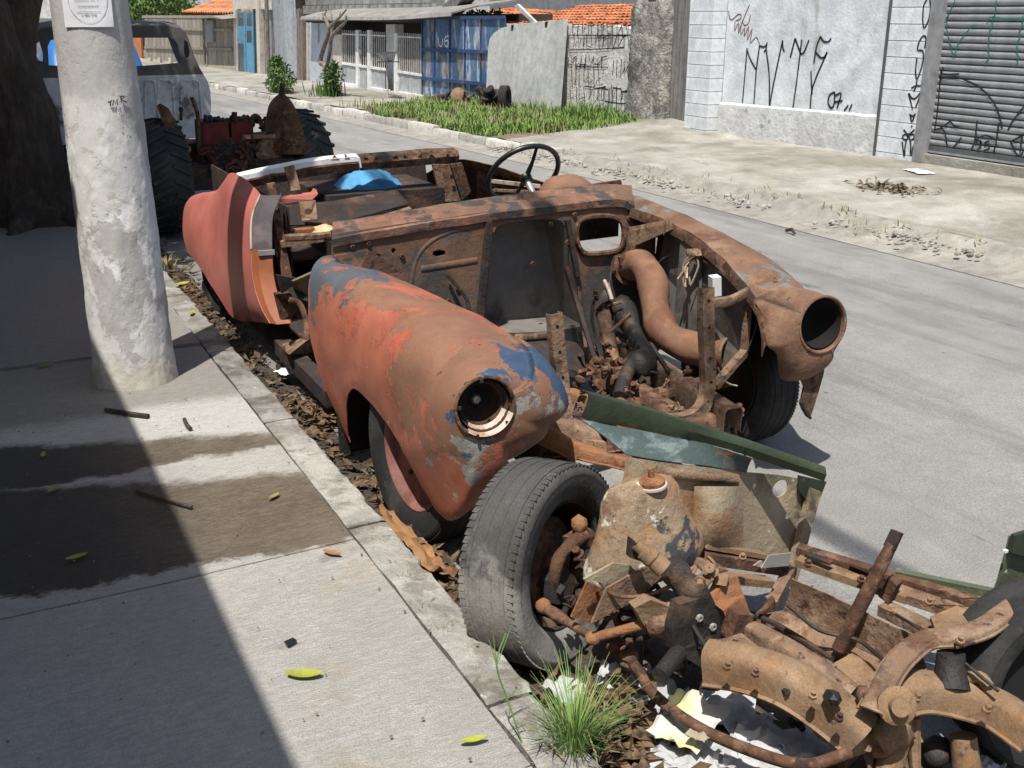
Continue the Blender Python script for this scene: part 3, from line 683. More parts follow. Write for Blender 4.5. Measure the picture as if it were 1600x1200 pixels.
vg = tag(MB().prism([PX(803, 9, XR - .05), PX(808, 6, XR - .05), PX(846, 44, XR - .05), PX(840, 44, XR - .05)], (.05, 0, 0)).build('verge_wall', 'far_white'), 'slanting white verge between the two orange tiled roofs', 'verge')
bk = tag(MB().box(XR + 2.2, XR + 2.5, 9.0, 24, -.2, 4.5).build('rear_house_wall', 'frame_grey'), 'plain grey house wall behind the orange tiled roofs', 'wall')
# small weeds on the roof
mb = MB()
for k in range(160):
    p = PX(random.uniform(728, 785), random.uniform(20, 28), XR - .05); leafquad(mb, p, rdir(0), (0, 0, 1), random.uniform(.06, .14), .05)
tag(mb.build('roof_weeds', 'leaf', recalc=False), 'green weeds along the edge of the small tiled roof', 'weeds')

# ---------------------------------------------------------------- far left: corrugated sheets, blue door, board fence, roof
cs = thing('corrugated_fence', (XW, 31, -.3), 'tall grey corrugated metal sheets beside a wooden post', 'fence')
for (x0, x1, xx) in ((424, 441, 0), (441.5, 449, .03), (449.5, 460, .0)):
    a = PX(x0, 0, XW + xx); b = PX(x1, 0, XW + xx); n = 4 * max(2, int((x1 - x0) / 3)); rows = [[], []]
    for k in range(n + 1):
        y = a.y + (b.y - a.y) * k / n; rows[0].append(V((XW + xx + .02 * math.cos(k * math.pi / 2), y, -.25))); rows[1].append(V((XW + xx + .02 * math.cos(k * math.pi / 2), y, 3)))
    MB().sheet(rows, .003).build('corrugated_sheet', 'corrugated', cs, smooth=60)
for x, w in ((463, 5), (468.5, 4)):
    MB().prism([PX(x, 14 if x < 465 else 28, XW - .1), PX(x + w, 13 if x < 465 else 27, XW - .1), PX(x + w + 1, 133, XW - .1), PX(x + 1, 133, XW - .1)], (.1, 0, 0)).build('wooden_post', 'bark_light', cs)
dr = thing('blue_door', (XW, 37, -.4), 'two leaf blue metal door with dark glass between cream posts', 'door')
def dbox(x0, x1, yt, yb, X, th, name, mat, dy=0): return MB().prism([PX(x0, yt, X), PX(x1, yt, X), PX(x1 + 3 * (yb - yt) / 110, yb + dy, X), PX(x0 + 3 * (yb - yt) / 110, yb, X)], (th, 0, 0)).build(name, mat, dr)
dbox(364, 369, 14, 113, XW - .04, .15, 'door_post', 'cream_plaster'); dbox(399, 404, 0, 120, XW - .04, .15, 'door_post', 'cream_plaster')
for x0, x1 in ((369.5, 382), (383, 394.5)):
    dbox(x0, x1, 17, 116 + (x0 - 369) * .2, XW, .04, 'door_leaf', 'door_blue')
    dbox(x0 + 2, x1 - 2, 20, 40, XW - .006, .01, 'pane', 'door_glass'); dbox(x0 + 2, x1 - 2, 68 if x0 < 375 else 48, 112 if x0 < 375 else 66, XW - .006, .01, 'pane', 'door_glass')
dbox(395, 398.5, 14, 118, XW + .06, .04, 'side_panel', 'steel_dark')
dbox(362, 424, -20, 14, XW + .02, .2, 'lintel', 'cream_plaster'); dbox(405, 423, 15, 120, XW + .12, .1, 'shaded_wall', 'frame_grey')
MB().tube([PX(420, 122, XW - .2), PX(416, -10, XW - .2)], .06, 8).build('standpipe', 'bark_light', dr)
bf = thing('board_fence', (XW, 45, -.5), 'long fence of pale grey boards on a low cream wall', 'fence')
x = 226.; i = 0
while x < 363:
    w = 6.2; yb = lerp(x, 226, 99, 363, 103); o = MB().prism([PX(x, 27, XW), PX(x + w - .4, 27, XW), PX(x + w - .2, yb, XW), PX(x + .2, yb, XW)], (.04, 0, 0)).build('fence_board', 'fence_board', bf); x += w
for yy0 in (44, 74): MB().bar(PX(226, yy0, XW - .03), PX(363, yy0 + 3, XW - .03), .05, .09).build('fence_rail', 'fence_board', bf)
MB().prism([PX(226, 99, XW - .05), PX(368, 103, XW - .05), PX(370, 114, XW - .05), PX(226, 110, XW - .05)], (.15, 0, 0)).build('low_wall', 'fence_low', bf)
MB().prism([PX(222, 24, XW - .02), PX(364, 24, XW - .02), PX(364, 28, XW - .02), PX(222, 28, XW - .02)], (.1, 0, 0)).build('coping', 'fence_board', bf)
MB().prism([PX(300, 29, XW - .5), PX(334, 25, XW - .5), PX(347, 30, XW - .5), PX(333, 28, XW - .5)], (1.0, 0, .1)).build('meter_roof', 'eave', bf)
MB().prism([PX(319, 32, XW - .1), PX(332, 32, XW - .1), PX(332, 66, XW - .1), PX(320, 66, XW - .1)], (.08, 0, 0)).build('meter_box', 'frame_grey', bf)
MB().tube([PX(318, 30, XW - .12), PX(320, 100, XW - .12)], .05, 6).build('meter_post', 'old_wood', bf)
for x in (231, 246, 263): MB().prism([PX(x, 90, XW - .5), PX(x + 4, 90, XW - .5), PX(x + 4, 100, XW - .5), PX(x, 100, XW - .5)], (.1, 0, 0)).build('cream_stub', 'cream_plaster', bf)
tile_roof('tiled_roof', 'far orange tiled roof above the grey board fence', PX(368, 27, XW + .8), PX(285, 24, XW + .8), (4.5, 0, 1.5), 8, 22, .2, .2)
tag(MB().box(XW + 5.5, XW + 6, 30, 75, -1, 6).build('far_house_wall', 'far_white'), 'far pale house wall behind the board fence roof', 'wall')
# end of the street and the blank buildings past the tree
eb = thing('far_building', (2, 62, -.7), 'white flat roofed building at the far end of the street behind the tree', 'building')
MB().box(-2, 8, 62, 66, -1, 5).build('wall', 'far_white', eb)
MB().box(-2.1, 8.1, 61.4, 62, 1.0, 1.35).build('awning', 'eave', eb)
for x0 in (1.2, 2.9, 4.5, 6.1): MB().box(x0, x0 + 1.1, 61.93, 61.99, -.7, .75).build('doorway', 'frame_grey', eb)
# ---------------------------------------------------------------- the wrecked car by the kerb
CAR = V((1.9, 4.0, 0))
# colours of old paint layers: positions are car coordinates (x across, y back, z up)
M('fender_paint', (.36, .118, .072), .55, [
    ((.215, .11, .067), 3.2, .545, .016, None, .8, ((0, -.16, .5), -.40)),     # brown rust on the top and nose
    ((.39, .10, .058), 4.0, .60, .02, None, .5),
    ((.088, .10, .118), 4.6, .545, .010, None, .7, ((0, .35, .9), -.46)),
    ((.36, .105, .065), 7.0, .60, .012, None, .55),       # blue grey primer high up
    ((.045, .078, .135), 5.0, .575, .010, None, .5, ((.25, -.35, .3), -.53)),      # old blue on the nose
    ((.27, .26, .235), 5.0, .62, .02, None, .9, ((0, -.45, -.3), -.49)),      # bare filler low on the nose
    ((.55, .50, .40), 13, .695, .01, None, .9), (RUSTD, 22, .69, .02, None, .9), ((.36, .35, .32), 7, .69, .012, None, .9, ((0, -.1, 0), -.12))], (.2, 45, .006), vs=7, var=.16, fine=.10, flake=.55)
M('quarter_paint', (.45, .145, .115), .5, [((.39, .112, .088), 2.0, .55, .1), ((.28, .14, .09), 4, .62, .05, None, .85, ((0, 0, -.9), .24)), (RUSTD, 18, .74, .03)], (.10, 18, .006), vs=4, var=.10, fine=.06, flake=.3)
M('jamb_orange', (.28, .092, .04), .5, [((.30, .12, .05), 5, .62, .06), (RUSTD, 16, .7, .03)], (.1, 20, .005), fine=.05)
M('jamb_primer', (.085, .075, .082), .6, [((.16, .13, .13), 6, .58, .08), (RUST, 9, .66, .05)], (.15, 20, .01))
M('rust', RUST, .92, [(RUSTL, 13, .54, .06), (RUSTD, 18, .56, .05), ((.25, .145, .085), 28, .64, .04), ((.05, .042, .038), 5, .60, .05)], (.55, 55, .012), vs=10, var=.22, fine=.15)
M('rust_light', (.205, .13, .084), .92, [((.28, .195, .13), 12, .55, .06), ((.13, .07, .043), 14, .56, .05), (RUSTD, 24, .62, .04), ((.07, .055, .048), 5, .61, .06)], (.6, 60, .012), vs=10, var=.2, fine=.16)
M('rust_orange', (.26, .12, .055), .92, [((.30, .17, .09), 8, .55, .1), ((.14, .06, .03), 10, .58, .08)], (.6, 60, .012), var=.2, fine=.16)
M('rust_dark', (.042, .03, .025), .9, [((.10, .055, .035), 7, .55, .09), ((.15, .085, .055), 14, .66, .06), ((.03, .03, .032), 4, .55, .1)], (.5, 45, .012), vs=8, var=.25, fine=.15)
M('firewall_metal', (.075, .068, .062), .68, [((.165, .095, .06), 3.5, .535, .06, None, .95, ((0, 0, .5), -.30)), ((.10, .10, .098), 5, .6, .1), ((.19, .105, .065), 9, .65, .05, None, .95), (RUSTD, 14, .66, .06)], (.35, 40, .01), vs=7, var=.25, fine=.12)
M('recess_metal', (.18, .165, .145), .7, [((.18, .165, .15), 4, .55, .1), ((.2, .12, .07), 8, .66, .05), ((.07, .06, .055), 3, .62, .08)], (.25, 40, .01), fine=.1)
M('cowl_rust', (.165, .093, .062), .88, [((.25, .115, .08), 5, .58, .04), ((.06, .052, .048), 6, .53, .03), ((.24, .15, .1), 10, .62, .07)], (.45, 50, .01), fine=.14)
M('right_fender', (.19, .105, .064), .8, [((.24, .145, .09), 5, .55, .06), ((.14, .075, .048), 6, .56, .04), ((.15, .175, .175), 5, .60, .015, None, .7), ((.50, .45, .36), 15, .74, .015), ((.07, .12, .2), 5, .66, .012), (RUSTD, 20, .66, .03)], (.45, 60, .008), vs=7, fine=.14, flake=.4)
M('inner_panel', (.10, .10, .098), .75, [((.17, .155, .13), 4, .52, .12), ((.22, .17, .12), 7, .62, .08), ((.05, .048, .045), 5, .58, .1)], (.25, 40, .008), fine=.12)
M('duct_rust', (.20, .105, .065), .85, [((.25, .14, .085), 5, .55, .1), ((.15, .07, .045), 5, .58, .08), ((.06, .05, .05), 9, .68, .04)], (.25, 50, .008), fine=.1)
M('grease', (.028, .026, .025), .55, [((.09, .06, .04), 8, .58, .08), ((.15, .11, .08), 16, .68, .05)], (.5, 60, .012), fine=.2)
M('tyre', (.020, .020, .020), .85, [((.045, .044, .042), 5, .55, .12), ((.10, .095, .086), 9, .66, .06)], (.35, 70, .006), vs=8, fine=.15)
M('tyre_worn', (.055, .053, .05), .8, [((.075, .073, .07), 4, .52, .1, (1, 1, 1)), ((.12, .115, .106), 10, .62, .06), ((.22, .21, .19), 3, .62, .06, None, .95, ((-.5, 0, -1.0), .10))], (.4, 70, .006), vs=8, fine=.2)
M("rim_pink", (.22, .095, .08), .7, [((.14, .06, .045), 6, .56, .08), ((.12, .07, .05), 8, .64, .06)], (.25, 50, .006), fine=.1)
M('wheel_black', (.014, .014, .014), .35, [((.05, .05, .05), 6, .6, .1)], None, spec=.5)
M('chrome_worn', (.55, .54, .52), .35, [((.3, .27, .22), 8, .6, .1)], None, metal=.7)
M('white_strip', (.78, .78, .77), .5, [((.6, .59, .57), 5, .6, .1)], (.3, 14, .02))
M('cloth_blue', (.085, .29, .50), .7, [((.05, .19, .36), 5, .55, .12)], (.3, 40, .01), fine=.08)
M('foam', (.60, .47, .26), .9, [((.45, .33, .17), 6, .55, .1)], (.5, 40, .02))
M('lamp_white', (.50, .43, .36), .8, [((.30, .17, .10), 9, .54, .08)], (.3, 50, .005))

car = thing('wrecked_car', CAR, 'doorless roofless rusty orange old car shell standing along the kerb', 'car wreck')
def mech(mb, c, s, n=5):
    c = V(c)
    for k in range(n):
        p = c + V((random.uniform(-1, 1), random.uniform(-1, 1), random.uniform(-.6, .8))) * s * .6; d = rdir()
        q = random.random()
        if q < .4: mb.lathe(p, d, [(s * .34, 0), (s * .36, s * .12), (s * .22, s * .16), (s * .2, s * .5), (s * .28, s * .52), (s * .26, s * .62), (.002, s * .62), (.002, 0)], 12)
        elif q < .75: a = d.orthogonal().normalized(); mb.obox(p, (d, a, d.cross(a)), (s * random.uniform(.2, .5), s * random.uniform(.1, .3), s * random.uniform(.03, .18)))
        else: mb.tube(spline([p, p + rdir() * s * .5, p + rdir() * s * .9], 3), s * random.uniform(.06, .11), 7)
    return mb
def loft(stations, k=4, kk=4):
    """stations: lists of world points; smooth both ways -> grid rows"""
    cols = [spline(s, kk) for s in stations]; n = min(len(c) for c in cols); out = []
    lines = [spline([c[j] for c in cols], k) for j in range(n)]
    return [[lines[j][i] for j in range(n)] for i in range(len(lines[0]))]
def noseloop(outer, c, ax, r, n=9, bul=1.0):
    ax = V(ax).normalized(); c = V(c); rows = []
    out = spline(outer, 3, closed=True); ring = []
    for p in out:
        d = p - c; d = d - ax * d.dot(ax); ring.append(c + d.normalized() * r)
    for i in range(n + 1):
        t = i / n; row = []
        for p, q in zip(out, ring):
            d = p - q; a = ax * d.dot(ax); rad = d - a
            row.append(q + rad * math.sin(t * math.pi / 2) ** bul + a * (1 - math.cos(t * math.pi / 2)))
        row.append(row[0]); rows.append(row)
    return rows, ring
# -- left front wing (kerb side)
S = [[(530, 398, 1.30), (505, 400, 1.18), (488, 420, 1.115), (481, 470, 1.08), (483, 522, 1.075), (492, 565, 1.08), (515, 625, 1.10), (547, 691, 1.13)],
     [(585, 421, 1.34), (555, 424, 1.21), (528, 448, 1.12), (514, 495, 1.08), (512, 540, 1.07), (517, 580, 1.075), (528, 625, 1.09), (543, 672, 1.12)],
     [(645, 446, 1.38), (610, 449, 1.25), (575, 470, 1.145), (555, 508, 1.095), (546, 545, 1.08), (542, 575, 1.078), (540, 600, 1.08), (540, 630, 1.095)],
     [(695, 468, 1.41), (655, 471, 1.28), (617, 494, 1.16), (590, 530, 1.10), (573, 560, 1.08), (563, 580, 1.075), (556, 595, 1.075), (551, 606, 1.08)],
     [(750, 493, 1.44), (708, 498, 1.30), (670, 522, 1.175), (640, 556, 1.105), (618, 585, 1.08), (603, 607, 1.073), (592, 622, 1.075), (583, 634, 1.085)],
     [(800, 522, 1.465), (757, 527, 1.33), (715, 552, 1.20), (680, 592, 1.12), (658, 625, 1.09), (642, 653, 1.08), (632, 672, 1.08), (622, 690, 1.09)]]
ST = [[PX(*p) for p in s] for s in S]
rows = loft(ST, 5, 4)
mb = MB().sheet(rows, -.004)
HL = V((1.172, 2.455, .598)); HAX = V((-.12, -1, .05)).normalized(); HR = .086
outer = [p for p in ST[-1]] + [PX(645, 735, 1.10), PX(668, 775, 1.115), PX(690, 807, 1.135), PX(727, 789, 1.20), PX(758, 770, 1.25), PX(774, 752, 1.29), PX(769, 714, 1.31), PX(790, 698, 1.36), PX(836, 668, 1.46), PX(846, 645, 1.48), PX(865, 632, 1.53), PX(877, 612, 1.555), PX(862, 575, 1.52), PX(835, 545, 1.49)]
nr, ring = noseloop(outer, HL, HAX, HR)
for row_ in nr[-2:]:
    for i_, p_ in enumerate(row_):
        if p_.z < .36 and p_.y < 2.75: row_[i_] = p_ + V((0, 0, .022 * noise.noise(V((i_ * .9, 3, 0)))))
    row_[-1] = row_[0]
mb.sheet(nr, .004); mb.jitter(.007, 4.5); mb.jitter(.004, 9); mb.jitter(.0015, 30)
wing = mb.build('front_wing', 'fender_paint', car, smooth=50); tag(wing, 'orange wing with peeling grey and blue paint')
def headlamp(c, ax, r, parent, bulb):
    c = V(c); ax = V(ax).normalized()
    MB().lathe(c, ax, [(r + .004, .0), (r + .003, .006), (r - .002, .007), (r - .006, .003), (r - .008, -.03), (r - .005, -.03), (r - .002, -.01)], 32).build('lamp_rim', 'rust' if bulb else 'right_fender', parent, smooth=40)
    MB().lathe(c, ax, [(r - .014, -.005), (r - .02, -.04), (r * .62, -.085), (r * .3, -.10), (.001, -.104), (.001, -.108), (r * .3, -.106), (r * .65, -.09), (r - .010, -.04)], 28).build('lamp_bowl', 'rust_dark' if bulb else 'dark_void', parent, smooth=50)  # without a bulb, black bowl stands in for shade inside the lamp opening
    if bulb:
        MB().lathe(c, ax, [(.016, -.102), (.016, -.075), (.011, -.07), (.001, -.069), (.001, -.1)], 6).build('bulb_socket', 'chrome_worn', parent)
        MB().lathe(c, ax, [(r * .74, -.048), (r * .76, -.03), (r * .68, -.03), (r * .66, -.046)], 28).build('reflector_ring', 'rust_dark', parent, smooth=40)
        MB().lathe(c, ax, [(r * .98, -.004), (r * .97, .010), (r * .72, -.03), (r * .7, -.036)], 20, True, R(40), R(150), up=V((-1, 0, -.2))).build('flaking_ring', 'lamp_white', parent, smooth=40)
        for a in (20, 100, 170, 250, 320):
            q = R(a); b1 = V((1, 0, 0)); b2 = V((0, 0, 1)); MB().obox(c + (b1 * math.cos(q) + b2 * math.sin(q)) * (r - .004) + ax * .014, (b1, ax, b2), (.004, .004, .004)).build('screw', 'rust_dark', parent)
headlamp(HL, HAX, HR, wing, True)
for x, y in ((836, 658), (800, 690), (778, 722), (770, 748), (858, 640)):
    MB().lathe(PP(x, y, HL + V((.1, .19, -.2)), HAX), HAX, [(.005, -.01), (.005, .004), (.001, .004), (.001, -.01)], 8).build('rivet_hole', 'dark_void', wing)
# -- right front wing
RS = [[(2.50, 3.93, .845), (2.60, 3.93, .865), (2.71, 3.92, .81), (2.78, 3.9, .66), (2.79, 3.88, .45), (2.76, 3.85, .16)],
      [PX(1049, 349, 2.535), (2.62, 3.52, .825), (2.72, 3.52, .77), (2.79, 3.5, .63), (2.80, 3.47, .45), (2.78, 3.42, .22)],
      [PX(1112, 389, 2.47), (2.60, 3.17, .775), (2.73, 3.17, .72), (2.80, 3.18, .6), (2.81, 3.2, .5), (2.81, 3.2, .43)],
      [PX(1157, 434, 2.42), (2.57, 2.93, .735), (2.68, 2.93, .685), (2.73, 2.95, .58), (2.74, 2.98, .48), (2.74, 3.0, .42)],
      [PX(1182, 465, 2.385), (2.51, 2.76, .715), (2.61, 2.77, .675), (2.655, 2.80, .58), (2.65, 2.86, .49), (2.64, 2.92, .43)]]
RS = [[V(p) for p in s] for s in RS]
HRC = PY(1285, 507, 2.61); HRA = V((-.06, -1, .10)).normalized(); RRr = .098
mb = MB().sheet(loft(RS, 5, 4), .004)
outer = RS[-1] + [V((2.62, 2.80, .40)), PX(1291, 556, 2.60), PX(1286, 572, 2.585), PX(1255, 593, 2.50), PX(1221, 591, 2.43), PX(1214, 553, 2.37), PX(1199, 540, 2.33), PX(1195, 497, 2.35)]
nr, ring = noseloop(outer, HRC, HRA, RRr)
mb.sheet(nr, -.004); mb.jitter(.007, 4.5); mb.jitter(.004, 9); mb.jitter(.0015, 30)
rw = mb.build('front_wing', 'right_fender', car, smooth=50); tag(rw, 'bare rusty wing with empty lamp opening')
headlamp(HRC, HRA, RRr, rw, False)
mb = MB(); rl_ = spline([s[0] for s in RS] + [PX(1195, 497, 2.35), PX(1197, 540, 2.33)], 5)
rows = [[p, p + V((-.006, 0, -.012)), p + V((-.008, .004, -.04))] for p in rl_]; mb.sheet(rows, .004); mb.jitter(.002, 20); mb.build('wing_flange', 'rust', rw, smooth=40)
mb = MB().prism([PY(1250, 588, 2.64), PY(1268, 570, 2.63), PY(1292, 548, 2.63), PY(1287, 585, 2.64), PY(1279, 615, 2.64), PY(1268, 648, 2.64), PY(1262, 652, 2.64), PY(1251, 630, 2.64), PY(1256, 605, 2.64)], (.004, .012, 0)); mb.jitter(.003, 20); mb.build('torn_bracket', 'rust', rw)
mb = MB().tube(spline([PY(1253, 626, 2.645), PY(1258, 642, 2.645), PY(1267, 654, 2.645)], 3), [.012, .014, .012, .01, .01, .008, .004], 6); mb.build('torn_tip', 'rust_dark', rw, smooth=50)
# -- firewall and cowl
FY = 3.80
def fw(x, y, d=0.0): return PY(x, y, FY + d)
outl = [(519, 366), (640, 348), (760, 331), (880, 318), (960, 311), (984, 318), (1010, 330), (1036, 352), (1042, 430), (1040, 540), (985, 580), (900, 590), (760, 560), (640, 500), (590, 440), (540, 420), (519, 400)]
win = [(905, 345), (922, 338), (948, 337), (965, 342), (972, 354), (972, 376), (966, 389), (948, 394), (916, 396), (905, 388), (900, 372), (900, 356)]
rec = [(768, 372), (776, 354), (800, 346), (850, 340), (876, 344), (884, 356), (896, 420), (912, 500), (905, 512), (840, 520), (770, 520), (758, 505), (764, 430)]
small = [[(676, 393), (686, 390), (696, 392), (696, 398), (684, 401), (676, 399)], [(587, 398), (592, 396), (595, 400), (592, 404), (588, 403)], [(611, 389), (616, 387), (619, 391), (616, 396), (612, 394)]]
mb = MB().prism([fw(*p) for p in outl], (0, .006, 0), [[fw(*p) for p in h] for h in (win, rec, *small)])
fwl = mb.build('firewall', 'firewall_metal', car)
lip = [fw(*p) for p in win]; MB().tube(spline([p + V((0, -.008, 0)) for p in lip], 2, True), .011, 6, closed=True).build('opening_lip', 'rust', fwl, smooth=60)
# recess box going back
ctr = sum([fw(*p) for p in rec], V()) / len(rec); ra = spline([fw(*p) for p in rec], 2, True)
rws = []
for t, dy in ((1.0, 0), (.99, .03), (.96, .11), (.92, .16)): rws.append([V((ctr.x + (p.x - ctr.x) * t, FY + .003 + dy, ctr.z + (p.z - ctr.z) * t)) for p in ra + [ra[0]]])
MB().sheet(rws, -.004).build('recess_wall', 'recess_metal', fwl, smooth=40)
MB().prism([V((p.x, FY + .155, p.z)) for p in rws[-1][:-1]], (0, .005, 0)).build('recess_back', 'recess_metal', fwl)
for (a, b, w) in (((762, 345), (747, 498), .03), ((884, 342), (900, 430), .02)): MB().bar(fw(*a) + V((0, -.012, 0)), fw(*b) + V((0, -.012, 0)), .022, w, (0, 1, 0)).build('stiffener', 'rust_dark', fwl)
MB().tube([fw(658, 421) + V((0, .021, 0)), fw(745, 407) + V((0, .021, 0))], .026, 12, up=(0, 0, 1)).build('pressed_bead', 'firewall_metal', fwl, smooth=60)
mb = MB().tube(spline([fw(*p) + V((0, .0125, 0)) for p in ((640, 470), (648, 415), (668, 382), (705, 362), (752, 352))], 5), .016, 8); mb.build('footwell_edge', 'firewall_metal', fwl, smooth=60)
for (x, y) in ((650, 455), (700, 470), (628, 400), (860, 350), (886, 378), (832, 412), (715, 450), (604, 415), (575, 380), (550, 385), (982, 340), (897, 335)):
    MB().lathe(fw(x, y) + V((0, -.001, 0)), (0, -1, 0), [(.011, 0), (.010, .007), (.005, .008), (.005, .002), (.001, .002), (.001, 0)], 8).build('fixing', 'rust', fwl)
# torn hinge bracket on the left end of the firewall
mb = MB().prism([fw(522, 400, -.03), fw(575, 392, -.06), fw(640, 425, -.04), fw(632, 450, -.04), fw(560, 430, -.05)], (0, .01, 0)); mb.jitter(.006, 12); mb.build('torn_plate', 'cowl_rust', fwl)
# cowl top: front roll, deck, back edge
cf = [(519, 374), (640, 352), (760, 335), (880, 320), (965, 312), (992, 322)]; cb = [(521, 346), (620, 334), (700, 318), (822, 301), (930, 288), (985, 289)]
A = spline([PY(x, y, FY - .012) for x, y in cf], 4); B = spline([PY(x, y, 4.02) for x, y in cb], 4); rows = []
for p, q in zip(A, B):
    up = V((0, 0, .018)); rows.append([p + V((0, .002, -.03)), p, p.lerp(q, .25) + up, p.lerp(q, .5) + up * 1.2 + V((0, 0, -.012)), p.lerp(q, .58) + up * 1.2, p.lerp(q, .8) + up * .8, q, q + V((0, .01, -.05))])
mb = MB().sheet(rows, .004); mb.jitter(.004, 12); cowl = mb.build('cowl', 'cowl_rust', car, smooth=50)
MB().tube([PY(a, b, 3.93) + V((0, 0, .012)) for a, b in ((600, 345), (700, 328), (760, 318))], .006, 6, flat=.5).build('cowl_seam', 'rust_dark', cowl)
MB().tube([PY(a, b, 3.93) + V((0, 0, .012)) for a, b in ((800, 313), (880, 304), (955, 300))], .006, 6, flat=.5).build('cowl_seam', 'rust_dark', cowl)
MB().blob(PY(885, 299, 4.08), (.13, .10, .075), 3, .08, 2).build('instrument_hump', 'duct_rust', cowl, smooth=80)
mb = MB().prism([PY(905, 292, 4.0), PY(970, 281, 4.0), PY(972, 289, 4.0), PY(905, 300, 4.0)], (0, .02, 0)); mb.jitter(.004, 20); mb.build('torn_edge', 'rust', cowl)
# dash underside, hides nothing but closes the shell
MB().prism([V((1.26, 4.05, .80)), V((2.62, 4.05, .83)), V((2.6, 4.02, .66)), V((1.28, 4.02, .64))], (0, .01, 0)).build('dashboard', 'rust_dark', cowl)
# wing brace in the upper right of the engine bay
b0, b1 = PY(988, 368, 3.72), PX(1052, 352, 2.52)
mb = MB().prism([b0 + V((0, 0, .02)), b1 + V((0, 0, .01)), b1 - V((0, 0, .015)), b0 - V((0, 0, .05))], (.0, .03, .01)); mb.build('wing_brace', 'rust_light', car)
MB().tube([PX(1026, 372, 2.5), PX(1024, 396, 2.5)], [.004, .001], 5).build('hanging_drip', 'lamp_white', car)
# inner valance of the right side
poly = [PX(1040, 352, 2.60), PX(1078, 372, 2.56), PX(1150, 440, 2.45), PX(1172, 470, 2.42), PX(1165, 560, 2.46), PX(1120, 590, 2.47), PX(1062, 552, 2.50), PX(1040, 500, 2.53), PX(1028, 420, 2.60)]
mb = MB(); c0 = sum(poly, V()) / len(poly)
mb.prism(poly, (.008, 0, 0)); mb.build('inner_valance', 'inner_panel', car)
mb = MB().prism([PX(1063, 375, 2.52), PX(1095, 392, 2.50), PX(1088, 540, 2.46), PX(1050, 530, 2.48)], (.01, 0, 0)); mb.jitter(.004, 8); mb.build('splash_panel', 'inner_panel', car)
# wiring tuft and white relay box
mb = MB(); random.seed(3)
w0 = PX(1084, 402, 2.46)
for k in range(9): mb.tube(spline([w0 + V((random.uniform(-.03, .03), random.uniform(-.03, .03), random.uniform(-.005, .02))), w0 + V((random.uniform(-.05, .0), random.uniform(-.04, .04), -.03)), w0 + V((random.uniform(-.06, 0), random.uniform(-.04, .04), random.uniform(-.12, -.06)))], 3), .004, 5)
mb.build('loose_wires', 'lamp_white', car)
mb = MB().blob(w0 + V((0, 0, .015)), (.025, .04, .02), 2, .4, 3); mb.build('wire_joint', 'rust_light', car)
bx = PX(1117, 446, 2.40); MB().obox(bx, (V((.94, -.3, .1)).normalized(), V((.3, .94, 0)).normalized(), V((-.1, 0, 1)).normalized()), (.017, .024, .036)).build('relay_box', 'plastic_white', car)
# -- the big rusty duct
dp = [(985, 416, 3.76), (1004, 413, 3.66), (1019, 440, 3.55), (1024, 478, 3.47), (1033, 513, 3.38), (1054, 532, 3.28), (1090, 546, 3.18), (1137, 553, 3.06)]
pts = spline([PY(*p) for p in dp], 4); rr = [.062 + .004 * math.sin(i * .9) for i in range(len(pts))]
mb = MB().tube(pts, rr, 18, caps=False); mb2 = MB().tube(pts, [q - .006 for q in rr], 18, caps=False); mb.add(mb2.v, mb2.f); mb.jitter(.004, 14)
dct = mb.build('air_duct', 'duct_rust', car, smooth=70, recalc=False)
t = (pts[-1] - pts[-2]).normalized(); MB().lathe(pts[-1], t, [(.060, -.004), (.067, -.004), (.067, .006), (.060, .006)], 20).build('duct_rim', 'rust_light', dct, smooth=40)
MB().lathe(pts[0], (pts[1] - pts[0]), [(.055, -.02), (.085, -.02), (.085, -.005), (.055, -.005)], 18).build('duct_flange', 'rust', dct, smooth=40)
mb = MB().prism([PY(968, 402, 3.72), PY(985, 395, 3.72), PY(1000, 400, 3.70), PY(995, 410, 3.70), PY(970, 415, 3.72)], (0, .015, 0)); mb.jitter(.005, 20); mb.build('torn_flap', 'rust', dct)
# -- steering gear: shaft, box, arm, linkages
sg = MB(); P3 = lambda x, y, Y: PY(x, y, Y)
sg.tube(spline([P3(975, 480, 3.6), P3(985, 510, 3.45), P3(1003, 545, 3.3), P3(1010, 565, 3.25)], 4), [.045, .05, .05, .046, .04, .036, .034, .034, .038, .042, .045, .046, .046], 12)
sg.blob(P3(972, 480, 3.58), (.055, .05, .05), 2, .25, 3); sg.blob(P3(1000, 568, 3.22), (.06, .07, .055), 2, .3, 3)
sg.tube(spline([P3(985, 570, 3.22), P3(975, 595, 3.12), P3(968, 620, 3.05)], 3), .028, 8)
gear = sg.build('steering_gear', 'grease', car, smooth=60)
MB().tube([P3(940, 480, 3.62), P3(948, 515, 3.5), P3(960, 570, 3.32)], [.035, .03, .028], 8).build('pedal_lever', 'rust_light', gear, smooth=50)
for a, b, r_ in (((938, 480, 3.6), (972, 472, 3.5), .006), ((952, 520, 3.45), (985, 490, 3.45), .007), ((930, 545, 3.5), (945, 500, 3.55), .005)): MB().tube([P3(*a), P3(*b)], r_, 6).build('link_rod', 'rust_light', gear)
mb = MB().sheet([[P3(934, 470, 3.6), P3(946, 448, 3.58), P3(952, 440, 3.58)], [P3(930, 478, 3.58), P3(944, 462, 3.55), P3(956, 458, 3.55)], [P3(928, 486, 3.57), P3(940, 474, 3.55), P3(950, 470, 3.55)]], .004); mb.build('bent_shield', 'inner_panel', gear, smooth=60)
mb = MB().tube(spline([P3(944, 438, 3.58), P3(950, 450, 3.55), P3(956, 468, 3.52)], 3), .008, 6); mb.build('white_tab', 'lamp_white', gear)
mb = MB().bar(P3(885, 420, 3.74), P3(927, 560, 3.30), .016, .03); mb.build('bonnet_stay', 'rust_dark', car)
